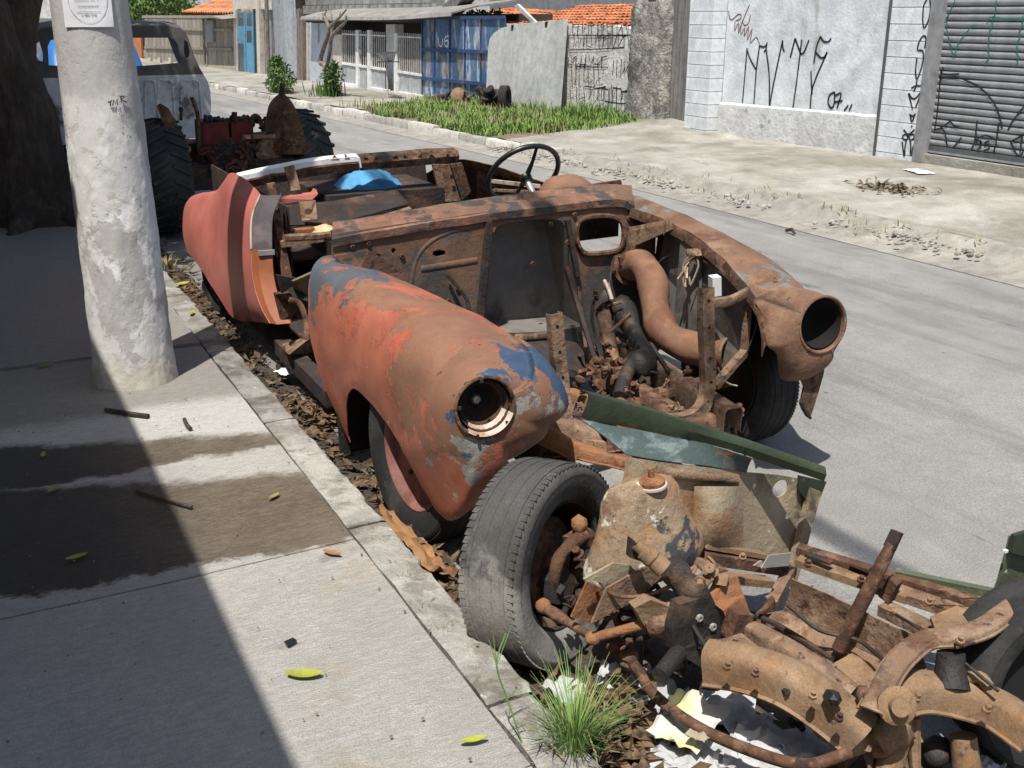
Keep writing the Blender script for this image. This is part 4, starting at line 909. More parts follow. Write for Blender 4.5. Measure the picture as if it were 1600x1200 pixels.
mb = MB().bar(P3(904, 450, 3.70), P3(915, 545, 3.35), .012, .02); mb.build('bonnet_stay', 'rust', car)
# gearbox tunnel and floor lumps in the dark of the bay
mb = MB(); random.seed(9)
for (x, y, Y, r_) in ((930, 565, 3.3, .04), (948, 545, 3.35, .035), (920, 585, 3.2, .04), (955, 580, 3.2, .035), (975, 565, 3.25, .03), (930, 600, 3.1, .03)):
    mech(MB(), P3(x, y, Y), r_ * 1.5, 4).build('pedal_linkage', 'rust', car, smooth=40)
MB().bar(P3(905, 585, 3.25), P3(1000, 575, 3.2), .03, .02).build('pedal_shaft', 'rust', car)
# -- frame rails and crossmembers
def beam(name, a, b, w, h, mat, jit=.003, n=8):
    a, b = V(a), V(b); m = MB(); t = (b - a).normalized(); u_ = (V((0, 0, 1)) - t * t.z).normalized(); s_ = t.cross(u_); rows = []
    for i in range(n + 1):
        p = a.lerp(b, i / n); rows.append([p + s_ * (w * .62) - u_ * h / 2, p + s_ * w / 2 - u_ * h * .46, p + s_ * w / 2 + u_ * h * .32, p + s_ * w * .40 + u_ * h * .47, p + s_ * w * .3 + u_ * h / 2, p - s_ * w * .3 + u_ * h / 2, p - s_ * w * .4 + u_ * h * .47, p - s_ * w / 2 + u_ * h * .32, p - s_ * w / 2 - u_ * h * .46, p - s_ * (w * .62) - u_ * h / 2])
    m.sheet(rows, .004); m.jitter(jit, 15); return m.build(name, mat, car, smooth=50)
beam('frame_rail', (2.33, 3.62, .30), (2.26, 2.72, .27), .075, .10, 'rust_light')
beam('frame_rail', (2.17, 3.55, .26), (2.12, 2.66, .23), .09, .09, 'rust')
beam('frame_rail', (1.55, 3.62, .26), (1.56, 2.70, .24), .085, .09, 'rust')
beam('frame_rail', (1.95, 3.4, .22), (2.05, 2.75, .22), .05, .05, 'rust_orange')
beam('front_crossmember', PY(838, 655, 2.85), PY(975, 700, 2.74), .09, .07, 'rust_light')
beam('front_crossmember', PY(940, 690, 2.72), PY(1110, 655, 2.72), .07, .05, 'rust')
beam('front_crossmember', PY(850, 690, 2.78), PY(985, 722, 2.66), .06, .035, 'rust_orange')
beam('valance_piece', PY(836, 672, 2.75), PY(905, 706, 2.66), .03, .06, 'rust_orange', .008)
# grille posts: pressed channels with holes
def post(name, path, w, mat, flip=1):
    pts = spline([PY(*p) for p in path], 5); m = MB(); rows = []
    fr = frames(pts, (1, 0, 0))
    for p, (t, a, b) in zip(pts, fr):
        bb = V((0, -1, 0)); bb = (bb - t * bb.dot(t)).normalized(); aa = t.cross(bb).normalized()
        rows.append([p - aa * w / 2 - bb * .03, p - aa * w / 2, p + aa * w / 2, p + aa * w / 2 - bb * .03])
    m.sheet(rows, .003); m.jitter(.002, 18); o = m.build(name, mat, car, smooth=40)
    for k in range(2, len(pts) - 6, 4):
        p = pts[k]; MB().lathe(p + V((0, -.001, 0)), (0, -1, 0), [(.006, 0), (.006, .0025), (.001, .0025), (.001, 0)], 10).build('bolt_hole', 'dark_void', o)
    return o
post('grille_post', [(869, 490, 2.86), (873, 540, 2.85), (879, 590, 2.84), (884, 640, 2.82), (888, 672, 2.80), (905, 694, 2.76), (950, 702, 2.70)], .042, 'rust_light')
post('grille_post', [(1107, 450, 2.82), (1107, 500, 2.81), (1109, 560, 2.80), (1110, 605, 2.79), (1100, 640, 2.76), (1075, 658, 2.72), (1040, 662, 2.68)], .045, 'rust_light')
MB().tube([PY(806, 529, 3.0), PY(835, 527, 2.95), PY(866, 524, 2.88)], [.016, .014, .016], 8, flat=.5).build('wing_stay', 'rust_light', car, smooth=40)
MB().tube(spline([PY(1112, 474, 2.82), PY(1140, 470, 2.84), PY(1170, 455, 2.86)], 3), .02, 8, flat=.6).build('wing_stay', 'rust_light', car, smooth=40)
MB().bar(PY(1170, 458, 2.87), PY(1163, 548, 2.87), .022, .022).build('wing_stay', 'rust_light', car)
MB().bar(PY(1163, 550, 2.86), PY(1116, 604, 2.80), .03, .022).build('wing_stay', 'rust_light', car)
MB().tube(spline([PY(1172, 470, 2.84), PY(1183, 490, 2.82), PY(1180, 515, 2.82), PY(1168, 548, 2.84)], 4), .003, 5).build('loose_wire', 'rust_dark', car)
MB().tube(spline([PY(1122, 575, 2.8), PY(1130, 592, 2.8), PY(1140, 600, 2.8), PY(1152, 603, 2.8)], 4), .003, 5).build('loose_wire', 'lamp_white', car)
# spring and suspension lump by the right wheel
mb = MB(); cS = PY(1118, 655, 2.86)
for k in range(60): pass
mb.tube([cS + V((.045 * math.cos(k * .7), .045 * math.sin(k * .7), -.07 + .0028 * k)) for k in range(50)], .011, 6); mb.build('coil_spring', 'rust', car, smooth=60)
mb = MB(); random.seed(2)
for k in range(6): mech(mb, PY(random.uniform(1085, 1150), random.uniform(640, 690), 2.84), .05, 3)
mb.build('suspension_arm', 'rust', car, smooth=40)
# -- wheels
def wheel(name, c, ax, r, w, parent, tmat, rmat, tread=True):
    c = V(c); ax = V(ax).normalized(); h = w / 2
    prof = [(r * .64, -h * .72), (r * .72, -h * .98), (r * .86, -h * 1.04), (r * .90, -h * 1.05), (r * .91, -h * 1.06), (r * .95, -h * .99), (r * .988, -h * .88), (r, -h * .6), (r * 1.004, 0), (r, h * .6), (r * .988, h * .88), (r * .95, h * .99), (r * .91, h * 1.06), (r * .90, h * 1.05), (r * .86, h * 1.04), (r * .72, h * .98), (r * .64, h * .72), (r * .62, h * .6), (r * .62, -h * .6)]
    ro = bpy.data.objects.new(name, None); scene.collection.objects.link(ro); ro.parent = parent; ro.location = c - origin(parent)
    t = MB().lathe(c, ax, prof, 48); ty = t.build('tyre', tmat, ro, smooth=50)
    g = MB()
    for q in (-.62, -.2, .2, .62): g.lathe(c, ax, [(r * 1.004, h * q - .004), (r * 1.008, h * q - .004), (r * 1.008, h * q + .004), (r * 1.004, h * q + .004)], 48)
    a0 = ax.orthogonal().normalized(); b0 = ax.cross(a0)
    for k in range(110 if tread is True else 0):
        q = 2 * math.pi * k / 110; d = a0 * math.cos(q) + b0 * math.sin(q); e = a0 * -math.sin(q) + b0 * math.cos(q)
        for sd_ in (-1, 1): g.obox(c + d * r * .953 + ax * sd_ * h * .90, (d, e, ax), (.0075, .0030, h * .05))
    if tread == 2 and tread is not True:
        for k in range(84):
            q = 2 * math.pi * k / 84; d = a0 * math.cos(q) + b0 * math.sin(q); e = a0 * -math.sin(q) + b0 * math.cos(q)
            for sd_, wd_ in ((-.82, .11), (.82, .11)): g.obox(c + d * r * (.998 if abs(sd_) < .7 else .989) + ax * sd_ * h, (d, (e + ax * .3 * (1 if sd_ > 0 else -1)).normalized(), ax), (.0020, math.pi * r / 84 * .84, h * wd_))
    if tread: g.build('tread', tmat, ro)
    if rmat:
        rp = [(r * .66, h * .76), (r * .63, h * .8), (r * .60, h * .7), (r * .58, h * .35), (r * .5, h * .28), (r * .34, h * .42), (r * .22, h * .42), (r * .2, h * .55), (.002, h * .58), (.002, h * .3), (r * .3, h * .25), (r * .5, h * .1), (r * .56, -h * .2), (r * .58, -h * .7), (r * .64, -h * .78)]
        rm = MB().lathe(c, ax, rp, 36, closed=False).build('rim', rmat, ro, smooth=40)
        for k in range(5):
            q = 2 * math.pi * k / 5; d = a0 * math.cos(q) + b0 * math.sin(q); MB().lathe(c + d * r * .28 + ax * h * .42, ax, [(.009, 0), (.009, .012), (.001, .012), (.001, 0)], 6).build('wheel_nut', 'rust', rm)
    return ro
wheel('front_wheel', (1.195, 2.955, .265), (-1, -.10, .02), .285, .15, car, 'tyre', 'rim_pink')
wheel('front_wheel', (2.60, 3.12, .262), (1, .06, 0), .265, .16, car, 'tyre', 'rust_dark')
wheel('rear_wheel', (1.22, 5.98, .255), (-1, 0, 0), .285, .15, car, 'tyre', 'rim_pink')
wheel('rear_wheel', (2.6, 5.98, .275), (1, 0, 0), .285, .15, car, 'tyre', 'rim_pink')
MB().tube([(1.25, 2.95, .26), (2.56, 3.12, .26)], .035, 8).build('front_axle', 'rust', car); MB().tube([(1.25, 5.98, .26), (2.55, 5.98, .27)], .045, 8).build('rear_axle', 'rust', car)
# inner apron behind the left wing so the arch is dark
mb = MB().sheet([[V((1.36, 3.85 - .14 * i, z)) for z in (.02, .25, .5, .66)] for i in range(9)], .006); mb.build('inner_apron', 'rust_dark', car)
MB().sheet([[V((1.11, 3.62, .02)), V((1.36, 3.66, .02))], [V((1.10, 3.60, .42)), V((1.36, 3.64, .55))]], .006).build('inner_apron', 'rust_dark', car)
# -- rear quarter
Q = [[(1.22, 4.99, .81), (1.165, 4.95, .72), (1.14, 4.91, .6), (1.125, 4.86, .45), (1.13, 4.78, .33), (1.15, 4.71, .262)],
     [(1.23, 5.15, .825), (1.165, 5.12, .735), (1.13, 5.1, .6), (1.115, 5.05, .45), (1.12, 5.0, .3), (1.15, 4.98, .20)],
     [(1.245, 5.45, .83), (1.19, 5.45, .745), (1.155, 5.45, .62), (1.135, 5.44, .48), (1.125, 5.43, .3), (1.135, 5.42, .11)],
     [(1.25, 5.74, .81), (1.215, 5.75, .74), (1.175, 5.75, .62), (1.14, 5.74, .48), (1.115, 5.73, .35), (1.11, 5.71, .19)],
     [(1.235, 6.0, .69), (1.20, 6.03, .655), (1.165, 6.05, .58), (1.12, 6.05, .48), (1.095, 6.05, .36), (1.095, 6.05, .27)],
     [(1.225, 6.4, .615), (1.185, 6.4, .60), (1.145, 6.4, .54), (1.12, 6.42, .45), (1.11, 6.42, .35), (1.115, 6.44, .26)],
     [(1.245, 6.65, .56), (1.2, 6.66, .545), (1.165, 6.68, .49), (1.15, 6.7, .4), (1.14, 6.66, .3), (1.14, 6.5, .22)],
     [(1.34, 6.78, .50), (1.3, 6.8, .48), (1.27, 6.83, .41), (1.26, 6.84, .32), (1.27, 6.82, .22), (1.28, 6.78, .14)]]
Q = [[V(p) for p in s] for s in Q]
mb = MB().sheet(loft(Q, 5, 4), -.004); mb.jitter(.003, 7); qp = mb.build('rear_quarter', 'quarter_paint', car, smooth=55); tag(qp, 'faded salmon pink rear quarter panel')
fe = spline(Q[0], 6); n = len(fe); rows = [[p, p + V((.02, -.035, 0)), p + V((.085, -.045, 0)), p + V((.10, .0, 0))] for p in fe]
MB().sheet(rows[:int(n * .47)], .004).build('jamb_upper', 'jamb_primer', qp, smooth=40)
MB().sheet(rows[int(n * .47) - 1:], .004).build('jamb_lower', 'jamb_orange', qp, smooth=40)
MB().tube([p + V((-.003, -.003, 0)) for p in fe[:int(n * .47)]], .005, 6).build('jamb_edge', 'lamp_white', qp)
MB().bar(rows[int(n * .47)][1] + V((0, -.01, .012)), rows[int(n * .47)][2] + V((.01, -.008, .012)), .012, .022).build('latch_plate', 'frame_grey', qp)
MB().box(1.345, 1.355, 5.0, 6.7, .1, .74).build('inner_wheelhouse', 'rust_dark', car)
# right side of the body behind the cowl (seen from inside)
RQ = [[(2.62, 4.75, .80), (2.68, 4.75, .7), (2.72, 4.75, .5), (2.70, 4.75, .2)], [(2.60, 5.3, .82), (2.68, 5.3, .7), (2.73, 5.3, .5), (2.72, 5.3, .2)], [(2.58, 5.8, .80), (2.68, 5.8, .68), (2.74, 5.8, .5), (2.74, 5.8, .28)], [(2.6, 6.4, .62), (2.68, 6.4, .58), (2.72, 6.42, .45), (2.72, 6.44, .26)], [(2.5, 6.78, .50), (2.56, 6.82, .42), (2.57, 6.84, .32), (2.56, 6.8, .14)]]
mb = MB().sheet(loft([[V(p) for p in s] for s in RQ], 4, 3), .004); mb.jitter(.004, 7); mb.build('rear_quarter', 'rust', car, smooth=55)
mb = MB().sheet(loft([[PX(866, 296, 2.66), PX(866, 330, 2.70), PX(866, 360, 2.7)], [PX(838, 297, 2.64), PX(838, 325, 2.68), PX(838, 350, 2.68)], [PX(800, 288, 2.63), PX(800, 315, 2.67), PX(800, 340, 2.68)], [PX(745, 268, 2.62), PX(745, 300, 2.66), PX(745, 330, 2.68)]], 4, 3), .01); mb.jitter(.010, 14); mb.build('door_remnant', 'rust', car, smooth=40)
MB().bar(PX(770, 283, 2.58), PX(842, 291, 2.60), .02, .018).build('door_rail', 'lamp_white', car)
MB().bar(PX(772, 297, 2.56), PX(836, 300, 2.58), .02, .014).build('door_rail', 'rust_light', car)
# rear window beam with white strip
BY = 5.66
bt = [(372, 277), (440, 262), (516, 249), (600, 243), (660, 238), (716, 235)]; bb_ = [(382, 292), (440, 284), (516, 270), (600, 263), (660, 258), (716, 254)]
T1 = spline([PY(x, y, BY + .03 * i / 5) for i, (x, y) in enumerate(bt)], 4); B1 = spline([PY(x, y, BY + .03 * i / 5) for i, (x, y) in enumerate(bb_)], 4)
rows = [[q + V((0, .01, 0)), q, p.lerp(q, .45) + V((0, -.012, 0)), p + V((0, 0, -.004)), p + V((0, .07, .006)), p + V((0, .09, -.02))] for p, q in zip(T1, B1)]
mb = MB().sheet(rows, -.004); mb.jitter(.003, 12); bm_ = mb.build('rear_beam', 'rust', car, smooth=30)
rows = [[p + V((0, -.006, -.03)), p + V((0, -.008, .003)), p + V((0, .03, .012)), p + V((0, .085, .004))] for p in T1[:11]]
mb = MB().sheet(rows, -.005); mb.jitter(.004, 14); mb.build('white_strip', 'white_strip', bm_, smooth=50)
MB().bar(T1[10] + V((0, -.012, .0)), T1[10] + V((.01, -.012, -.07)), .022, .008).build('strip_end', 'white_strip', bm_)
for x in range(430, 700, 34):
    p = PY(x, lerp(x, 382, 285, 716, 247), BY - .006); MB().obox(p, ((1, 0, 0), (0, 1, 0), (0, 0, 1)), (.012, .002, .008)).build('slot', 'dark_void', bm_)
MB().prism([PY(676, 257, BY), PY(704, 257, BY), PY(734, 312, BY), PY(690, 316, BY)], (0, .02, 0)).build('side_plate', 'rust_light', car)
MB().prism([PY(704, 257, BY - .02), PY(722, 254, BY - .02), PY(736, 300, BY - .02), PY(722, 312, BY - .02)], (0, .02, 0)).build('side_plate', 'rust', car)
MB().obox(PY(706, 276, BY - .024), ((1, 0, 0), (0, 1, 0), (0, 0, 1)), (.010, .002, .012)).build('square_hole', 'dark_void', car)
MB().prism([PY(418, 288, 5.0), PY(430, 286, 5.0), PY(446, 380, 4.95), PY(457, 436, 4.9), PY(440, 432, 4.9), PY(434, 380, 4.95)], (0, .03, 0)).build('seat_upright', 'rust', car)
mb = MB().prism([PY(445, 262, 5.55), PY(460, 258, 5.5), PY(470, 296, 5.4), PY(455, 298, 5.4)], (0, .02, 0)); mb.build('seat_upright', 'rust_light', car)
# parcel shelf, lower sill, boot floor, floor
MB().prism([PY(426, 322, 5.35), PY(520, 314, 5.4), PY(620, 296, 5.45), PY(640, 318, 5.3), PY(520, 350, 5.25), PY(430, 352, 5.2)], (0, .03, -.01)).build('seat_panel', 'rust_dark', car)
MB().prism([PY(428, 310, 5.35), PY(490, 302, 5.4), PY(494, 296, 5.42), PY(497, 303, 5.4), PY(488, 312, 5.38), PY(430, 320, 5.35)], (0, .05, 0)).build('red_rail', 'quarter_paint', car)
MB().prism([PY(468, 316, 5.2), PY(493, 313, 5.2), PY(496, 342, 5.15), PY(472, 345, 5.15)], (0, .012, 0), [hole(PY(482, 331, 5.175), (1, 0, 0), (0, 0, 1), .018)]).build('bracket_plate', 'rust_light', car)
MB().bar(PY(437, 381, 4.95), PY(640, 352, 5.0), .05, .03).build('cross_sill', 'rust_light', car)
MB().bar(PY(444, 368, 5.05), PY(520, 360, 5.1), .06, .05).build('seat_base', 'rust_orange', car)
mb = MB().sheet([[V((1.28 + .33 * j, 4.05 + .55 * i, .17 + .03 * noise.noise(V((j * 1.3, i * 1.7, 2))))) for j in range(5)] for i in range(6)], .01); mb.build('floor_pan', 'rust_dark', car, smooth=30)
MB().box(1.38, 2.62, 5.75, 6.75, .30, .32).build('boot_floor', 'rust_dark', car); MB().prism([V((1.36, 6.2, .3)), V((2.6, 6.2, .3)), V((2.58, 6.24, .72)), V((1.9, 6.25, .76)), V((1.36, 6.24, .68))], (0, .01, 0)).build('boot_bulkhead', 'rust_dark', car)
MB().prism([V((1.36, 6.72, .3)), V((2.55, 6.72, .3)), V((2.5, 6.76, .52)), V((1.36, 6.76, .5))], (0, .01, 0)).build('tail_panel', 'quarter_paint', car)
mb = MB().tube(spline([PY(444, 372, 4.75), PY(520, 366, 4.8), PY(585, 345, 4.9), PY(640, 328, 5.0)], 4), .018, 6); mb.build('seat_tube', 'rust_light', car, smooth=50)
# lower sill remains in the door gap
mb = MB(); random.seed(14)
for (pl, m_) in (([(458, 440), (492, 425), (488, 470), (465, 465)], 'rust_light'), ([(430, 460), (452, 455), (470, 480), (455, 500), (440, 500)], 'rust'), ([(444, 540), (486, 528), (488, 552), (450, 556)], 'rust_light'), ([(432, 430), (470, 438), (482, 470), (440, 458)], 'rust_dark')):
    m = MB().prism([PY(x, y, 4.35 + .2 * random.random()) for x, y in pl], (0, .03, 0)); m.jitter(.012, 9); m.build('torn_sill', m_, car)
MB().tube(spline([PY(452, 468, 4.4), PY(468, 474, 4.4), PY(478, 500, 4.35), PY(478, 530, 4.3)], 4), .012, 6, flat=.4).build('bent_strap', 'rust', car, smooth=50)
MB().bar((1.2, 4.72, .14), (1.2, 3.95, .13), .07, .07).build('sill', 'rust_dark', car)
# steering wheel on its column
swc = PY(818, 272, 4.5); swa = (V((1.55, 2.2, 1.0)) - V((1.55, 3.0, .62))).normalized(); swa = V((0.02, .80, .60)).normalized()
u1 = V((1, 0, 0)); u1 = (u1 - swa * u1.dot(swa)).normalized(); u2 = swa.cross(u1); RW = .178
sw = bpy.data.objects.new('steering_wheel', None); scene.collection.objects.link(sw); sw.parent = car; sw.location = swc - CAR
MB().tube([swc + u1 * (RW * math.cos(2 * math.pi * k / 40)) + u2 * (RW * math.sin(2 * math.pi * k / 40)) for k in range(40)], .0125, 8, closed=True).build('rim', 'wheel_black', sw, smooth=60)
for a in (95, 275): MB().tube([swc - swa * .03, swc + (u1 * math.cos(R(a)) + u2 * math.sin(R(a))) * RW * .55 - swa * .02, swc + (u1 * math.cos(R(a)) + u2 * math.sin(R(a))) * RW], [.018, .011, .010], 8, flat=.6).build('spoke', 'wheel_black', sw, smooth=60)
MB().lathe(swc - swa * .05, swa, [(.03, 0), (.032, .03), (.02, .04), (.001, .042), (.001, 0)], 16).build('hub', 'wheel_black', sw, smooth=50)
MB().tube([swc - swa * .04, swc - swa * .62], .016, 10).build('steering_column', 'chrome_worn', car, smooth=60)
# things lying in the car
random.seed(4)
c0 = PY(576, 283, 5.95)
mb = MB(); rows = []
for i in range(29):
    row = []
    for j in range(29):
        u = i / 28 - .5; v = j / 28 - .5; z = .085 - .5 * (u * u + v * v * .7) + .025 * abs(math.sin(9 * u + 6 * v + 2 * noise.noise(V((u * 4, v * 4, 7))))) + .035 * abs(noise.noise(V((u * 7, v * 7, 1)))) 
        row.append(c0 + V((u * .46, v * .4, z - .04)))
    rows.append(row)
mb.sheet(rows, .004); tag(mb.build('blue_cloth', 'cloth_blue', smooth=70), 'crumpled blue cloth lying in the back of the rusty car', 'cloth')
mb = MB().blob(PY(508, 362, 5.0), (.05, .09, .03), 3, .4, 2); tag(mb.build('foam_scrap', 'foam', smooth=60), 'yellow foam scrap on the rear sill inside the rusty car', 'foam')
mb = MB().box(*sum(([c0[i] - (.35, .3, .4)[i], c0[i] + (.35, .3, -.02)[i]] for i in range(3)), [])); tag(mb.build('packing_crate', 'rust_dark'), 'dark box under the blue cloth in the back of the rusty car', 'box')
# ---------------------------------------------------------------- the front end wreck in the foreground
CL = V((1.45, 1.85, 0)); clip = thing('front_end_wreck', CL, 'rusted front end of a car with green panel and bare tyre, nearest the camera', 'car wreck')
M('green_paint', (.028, .040, .024), .6, [((.042, .06, .032), 4, .55, .1), ((.10, .06, .045), 6, .6, .06), ((.16, .14, .10), 9, .67, .05)], (.25, 40, .008), fine=.12)
M('teal_faded', (.07, .10, .095), .65, [((.16, .20, .195), 7, .55, .05, (1, 2.5, 1)), ((.13, .085, .09), 4, .58, .06), ((.30, .19, .11), 5, .68, .05), ((.05, .08, .07), 7, .62, .06)], (.3, 40, .008), fine=.14)
M('wing_inner', (.32, .262, .178), .85, [((.40, .325, .22), 6, .52, .08), ((.30, .175, .09), 5, .57, .07), ((.09, .105, .065), 3.0, .57, .07, None, .7, ((.8, 0, 0), -.25)), ((.09, .075, .06), 8, .63, .06)], (.4, 45, .01), vs=8, fine=.16)
M('tower_flaking', (.27, .20, .13), .8, [((.33, .19, .10), 7, .53, .05), ((.17, .11, .07), 10, .57, .05), ((.055, .058, .065), 6.5, .59, .015, None, .6), ((.66, .62, .52), 8, .635, .02, None, .7, ((-.9, 0, .2), -.15))], (.45, 50, .012), vs=8, fine=.16, flake=.5)
M('rust_dust', (.225, .142, .082), .95, [((.28, .195, .122), 6, .54, .12), ((.15, .088, .05), 9, .56, .10), ((.08, .052, .038), 26, .64, .05), ((.28, .145, .06), 7, .63, .08)], (.35, 70, .008), vs=9, fine=.18)
M('silver', (.48, .46, .43), .45, [((.28, .2, .14), 6, .6, .06)], (.2, 40, .005), metal=.5)
Y0 = 1.95
wc = V((1.203, 2.153, .258)); wa = V((.481, -.870, .109)).normalized()
wheel('front_wheel', wc - wa * .008, wa, .268, .170, clip, 'tyre_worn', None, tread=2)
wh = clip.children[-1]
# bare drum side of the wheel: dark backing, hub, brake plate
r = .266
MB().lathe(wc, wa, [(r * .62, -.05), (r * .55, -.055), (.05, -.05), (.002, -.045), (.002, -.06), (r * .64, -.07)], 36).build('wheel_disc', 'rust_dark', wh, smooth=40)
MB().lathe(wc, wa, [(r * .60, -.05), (r * .645, .052), (r * .625, .056), (r * .58, -.04)], 40).build('rim_inner', 'rust_dark', wh, smooth=40)
MB().lathe(wc, wa, [(.118, -.04), (.122, .0), (.105, .008), (.098, .004), (.06, .012), (.03, .012), (.028, .03), (.002, .032), (.002, -.04)], 24).build('brake_drum', 'rust', wh, smooth=40)
W = lambda x, y, d=.05: PP(x, y, wc + wa * d, wa)
kn = MB().tube(spline([W(868, 930, .05), W(866, 905, .06), W(875, 870, .07), W(893, 850, .08), W(914, 836, .09)], 4), [.018, .018, .017, .016, .016, .017, .018, .019, .018, .016, .016, .018, .02, .021, .02, .018, .018], 8).build('knuckle', 'rust', clip, smooth=50)
MB().prism([W(878, 838, .05), W(905, 822, .05), W(922, 835, .06), W(918, 850, .06), W(884, 862, .05)], wa * .03).jitter(.003, 20).build('caliper_bracket', 'rust', kn)
MB().prism([W(846, 905, .03), W(862, 880, .03), W(880, 900, .03), W(870, 940, .03), W(850, 940, .03)], wa * .04).jitter(.003, 20).build('steering_arm', 'rust_dark', kn)
MB().prism([W(840, 960, .01), W(880, 975, .02), W(878, 1000, .02), W(856, 995, .02)], wa * .02).jitter(.003, 20).build('splash_shield', 'rust_dust', kn)
MB().blob(W(849, 947, .07), (.02, .02, .022), 2, .1, 3).build('ball_joint', 'rust_orange', kn, smooth=60)
MB().blob(W(905, 820, .08), (.022, .02, .028), 2, .25, 3).build('ball_joint', 'rust_orange', kn, smooth=60)
mb = MB(); mb.blob(W(895, 905, .05), (.035, .03, .03), 2, .3, 3); mb.blob(W(905, 925, .06), (.03, .03, .035), 2, .3, 3); mb.build('hub_carrier', 'rust', kn, smooth=50)
# track rod and its joint
a0, a1, a2 = W(849, 948, .07), PY(926, 997, 1.86), PY(1012, 974, 1.79)
tr = MB().tube([a0, a0.lerp(a1, .3), a0.lerp(a1, .5), a1], [.013, .017, .011, .010], 8).build('track_rod', 'rust', clip, smooth=50)
MB().tube([a1, a1.lerp(a2, .5), a2], [.013, .012, .013], 8).build('track_rod_end', 'rust_orange', tr, smooth=50)
MB().blob(a1, (.02, .02, .018), 2, .2, 3).build('rod_joint', 'rust_orange', tr, smooth=60)
d = (a2 - a1).normalized(); MB().lathe(a2, d, [(.018, -.01), (.034, 0), (.038, .02), (.034, .045), (.04, .06), (.03, .075), (.001, .075), (.001, -.01)], 16).build('rack_boot', 'rust_light', tr, smooth=40)
MB().prism([PY(992, 950, 1.78), PY(1018, 936, 1.76), PY(1050, 950, 1.74), PY(1056, 985, 1.74), PY(1040, 1000, 1.76), PY(1012, 990, 1.77)], (0, .03, 0)).jitter(.006, 14).build('rack_bracket', 'rust_dust', tr)
# inner wing panel with its holes
pan = [(979, 714), (1030, 722), (1100, 730), (1165, 738), (1215, 742), (1274, 752), (1262, 800), (1248, 850), (1236, 888), (1180, 874), (1097, 862), (1040, 860), (960, 860), (950, 820), (966, 775), (976, 740)]
hl = [hole(PY(1219, 763, Y0), (1, 0, 0), (0, 0, 1), .026, .024, 16), hole(PY(1231, 806, Y0), (1, 0, 0), (0, 0, 1), .008, .011), hole(PY(1251, 803, Y0), (1, 0, 0), (0, 0, 1), .005), hole(PY(1247, 817, Y0), (1, 0, 0), (0, 0, 1), .006, .008), hole(PY(1202, 829, Y0), (1, 0, 0), (0, 0, 1), .005), hole(PY(1240, 750, Y0), (1, 0, 0), (0, 0, 1), .004), hole(PY(1179, 760, Y0), (1, 0, 0), (0, 0, 1), .006, .009)]
pn = MB().prism([PY(x, y, Y0) for x, y in pan], (0, .003, 0), hl).build('inner_wing', 'wing_inner', clip)
MB().tube([PY(1024, 737, Y0 - .004), PY(1090, 745, Y0 - .006), PY(1152, 749, Y0 - .004)], .014, 8, flat=.6).build('pressed_ledge', 'rust_light', pn, smooth=50)
rows = []
for i in range(9):
    t = i / 8; x = 1085 + 75 * t; rows.append([PY(x, 760, Y0 - .006 - .03 * math.sin(math.pi * t)), PY(x, 800, Y0 - .008 - .045 * math.sin(math.pi * t)), PY(x, 835, Y0 - .008 - .04 * math.sin(math.pi * t)), PY(x, 862, Y0 - .006 - .01 * math.sin(math.pi * t))])
MB().sheet(rows, .003).build('pressed_bulge', 'wing_inner', pn, smooth=60)
# shelf and green flange
def zs(x): return .63 - .16 * (x - 979) / 295
fr_ = [(979, 711), (1045, 721), (1110, 729), (1166, 738)]; bk_ = [(908, 655), (990, 671), (1080, 688), (1176, 716)]
F_ = spline([PY(x, y, Y0 - .002) for x, y in fr_], 4); K_ = spline([PZ(x, y, zs(x) + .035) for x, y in bk_], 4)
MB().sheet([[a, a.lerp(b, .33) + V((0, 0, .004)), a.lerp(b, .66) + V((0, 0, .004)), b] for a, b in zip(F_, K_)], .003).jitter(.003, 10).build('wing_shelf', 'teal_faded', pn, smooth=40)
fb = [(908, 653), (1010, 674), (1112, 695), (1180, 716), (1245, 738), (1287, 752)]; ft = [(921, 613), (1020, 640), (1116, 671), (1185, 693), (1245, 714), (1290, 730)]
FB = spline([PZ(x, y, zs(x) + .035) for x, y in fb], 4); FT = []
for q, (x, y) in zip(FB, spline([V((a, b, 0)) for a, b in ft], 4) and [(v.x, v.y) for v in spline([V((a, b, 0)) for a, b in ft], 4)]):
    dd = V((-.35, -.93, 0)).normalized(); FT.append(PP(x, y, q, dd))
rows = [[a, a.lerp(b, .5) + V((0, -.006, 0)), b + V((0, 0, -.004)), b + V((0, .004, 0)), b + V((0, .03, -.002))] for a, b in zip(FB, FT)]
fl = MB().sheet(rows, .003).jitter(.002, 14).build('green_flange', 'green_paint', clip, smooth=30); tag(fl, 'dark green top flange')
for x, y in ((950, 640), (1072, 676), (1160, 704), (1225, 722)): MB().obox(PP(x, y, FB[8], V((-.35, -.93, 0))) + V((0, -.012, 0)), ((1, 0, 0), (0, 1, 0), (0, 0, 1)), (.004, .002, .007)).build('slot', 'dark_void', fl)
MB().prism([PY(1246, 742, Y0 - .01), PY(1290, 752, Y0 - .01), PY(1276, 788, Y0 - .01), PY(1262, 786, Y0 - .01), PY(1246, 765, Y0 - .01)], (0, -.004, 0)).build('end_tab', 'green_paint', fl)
MB().prism([PY(1262, 760, Y0 - .008), PY(1276, 765, Y0 - .008), PY(1238, 905, Y0 - .008), PY(1228, 890, Y0 - .008)], (0, -.02, 0)).build('edge_fold', 'wing_inner', pn)
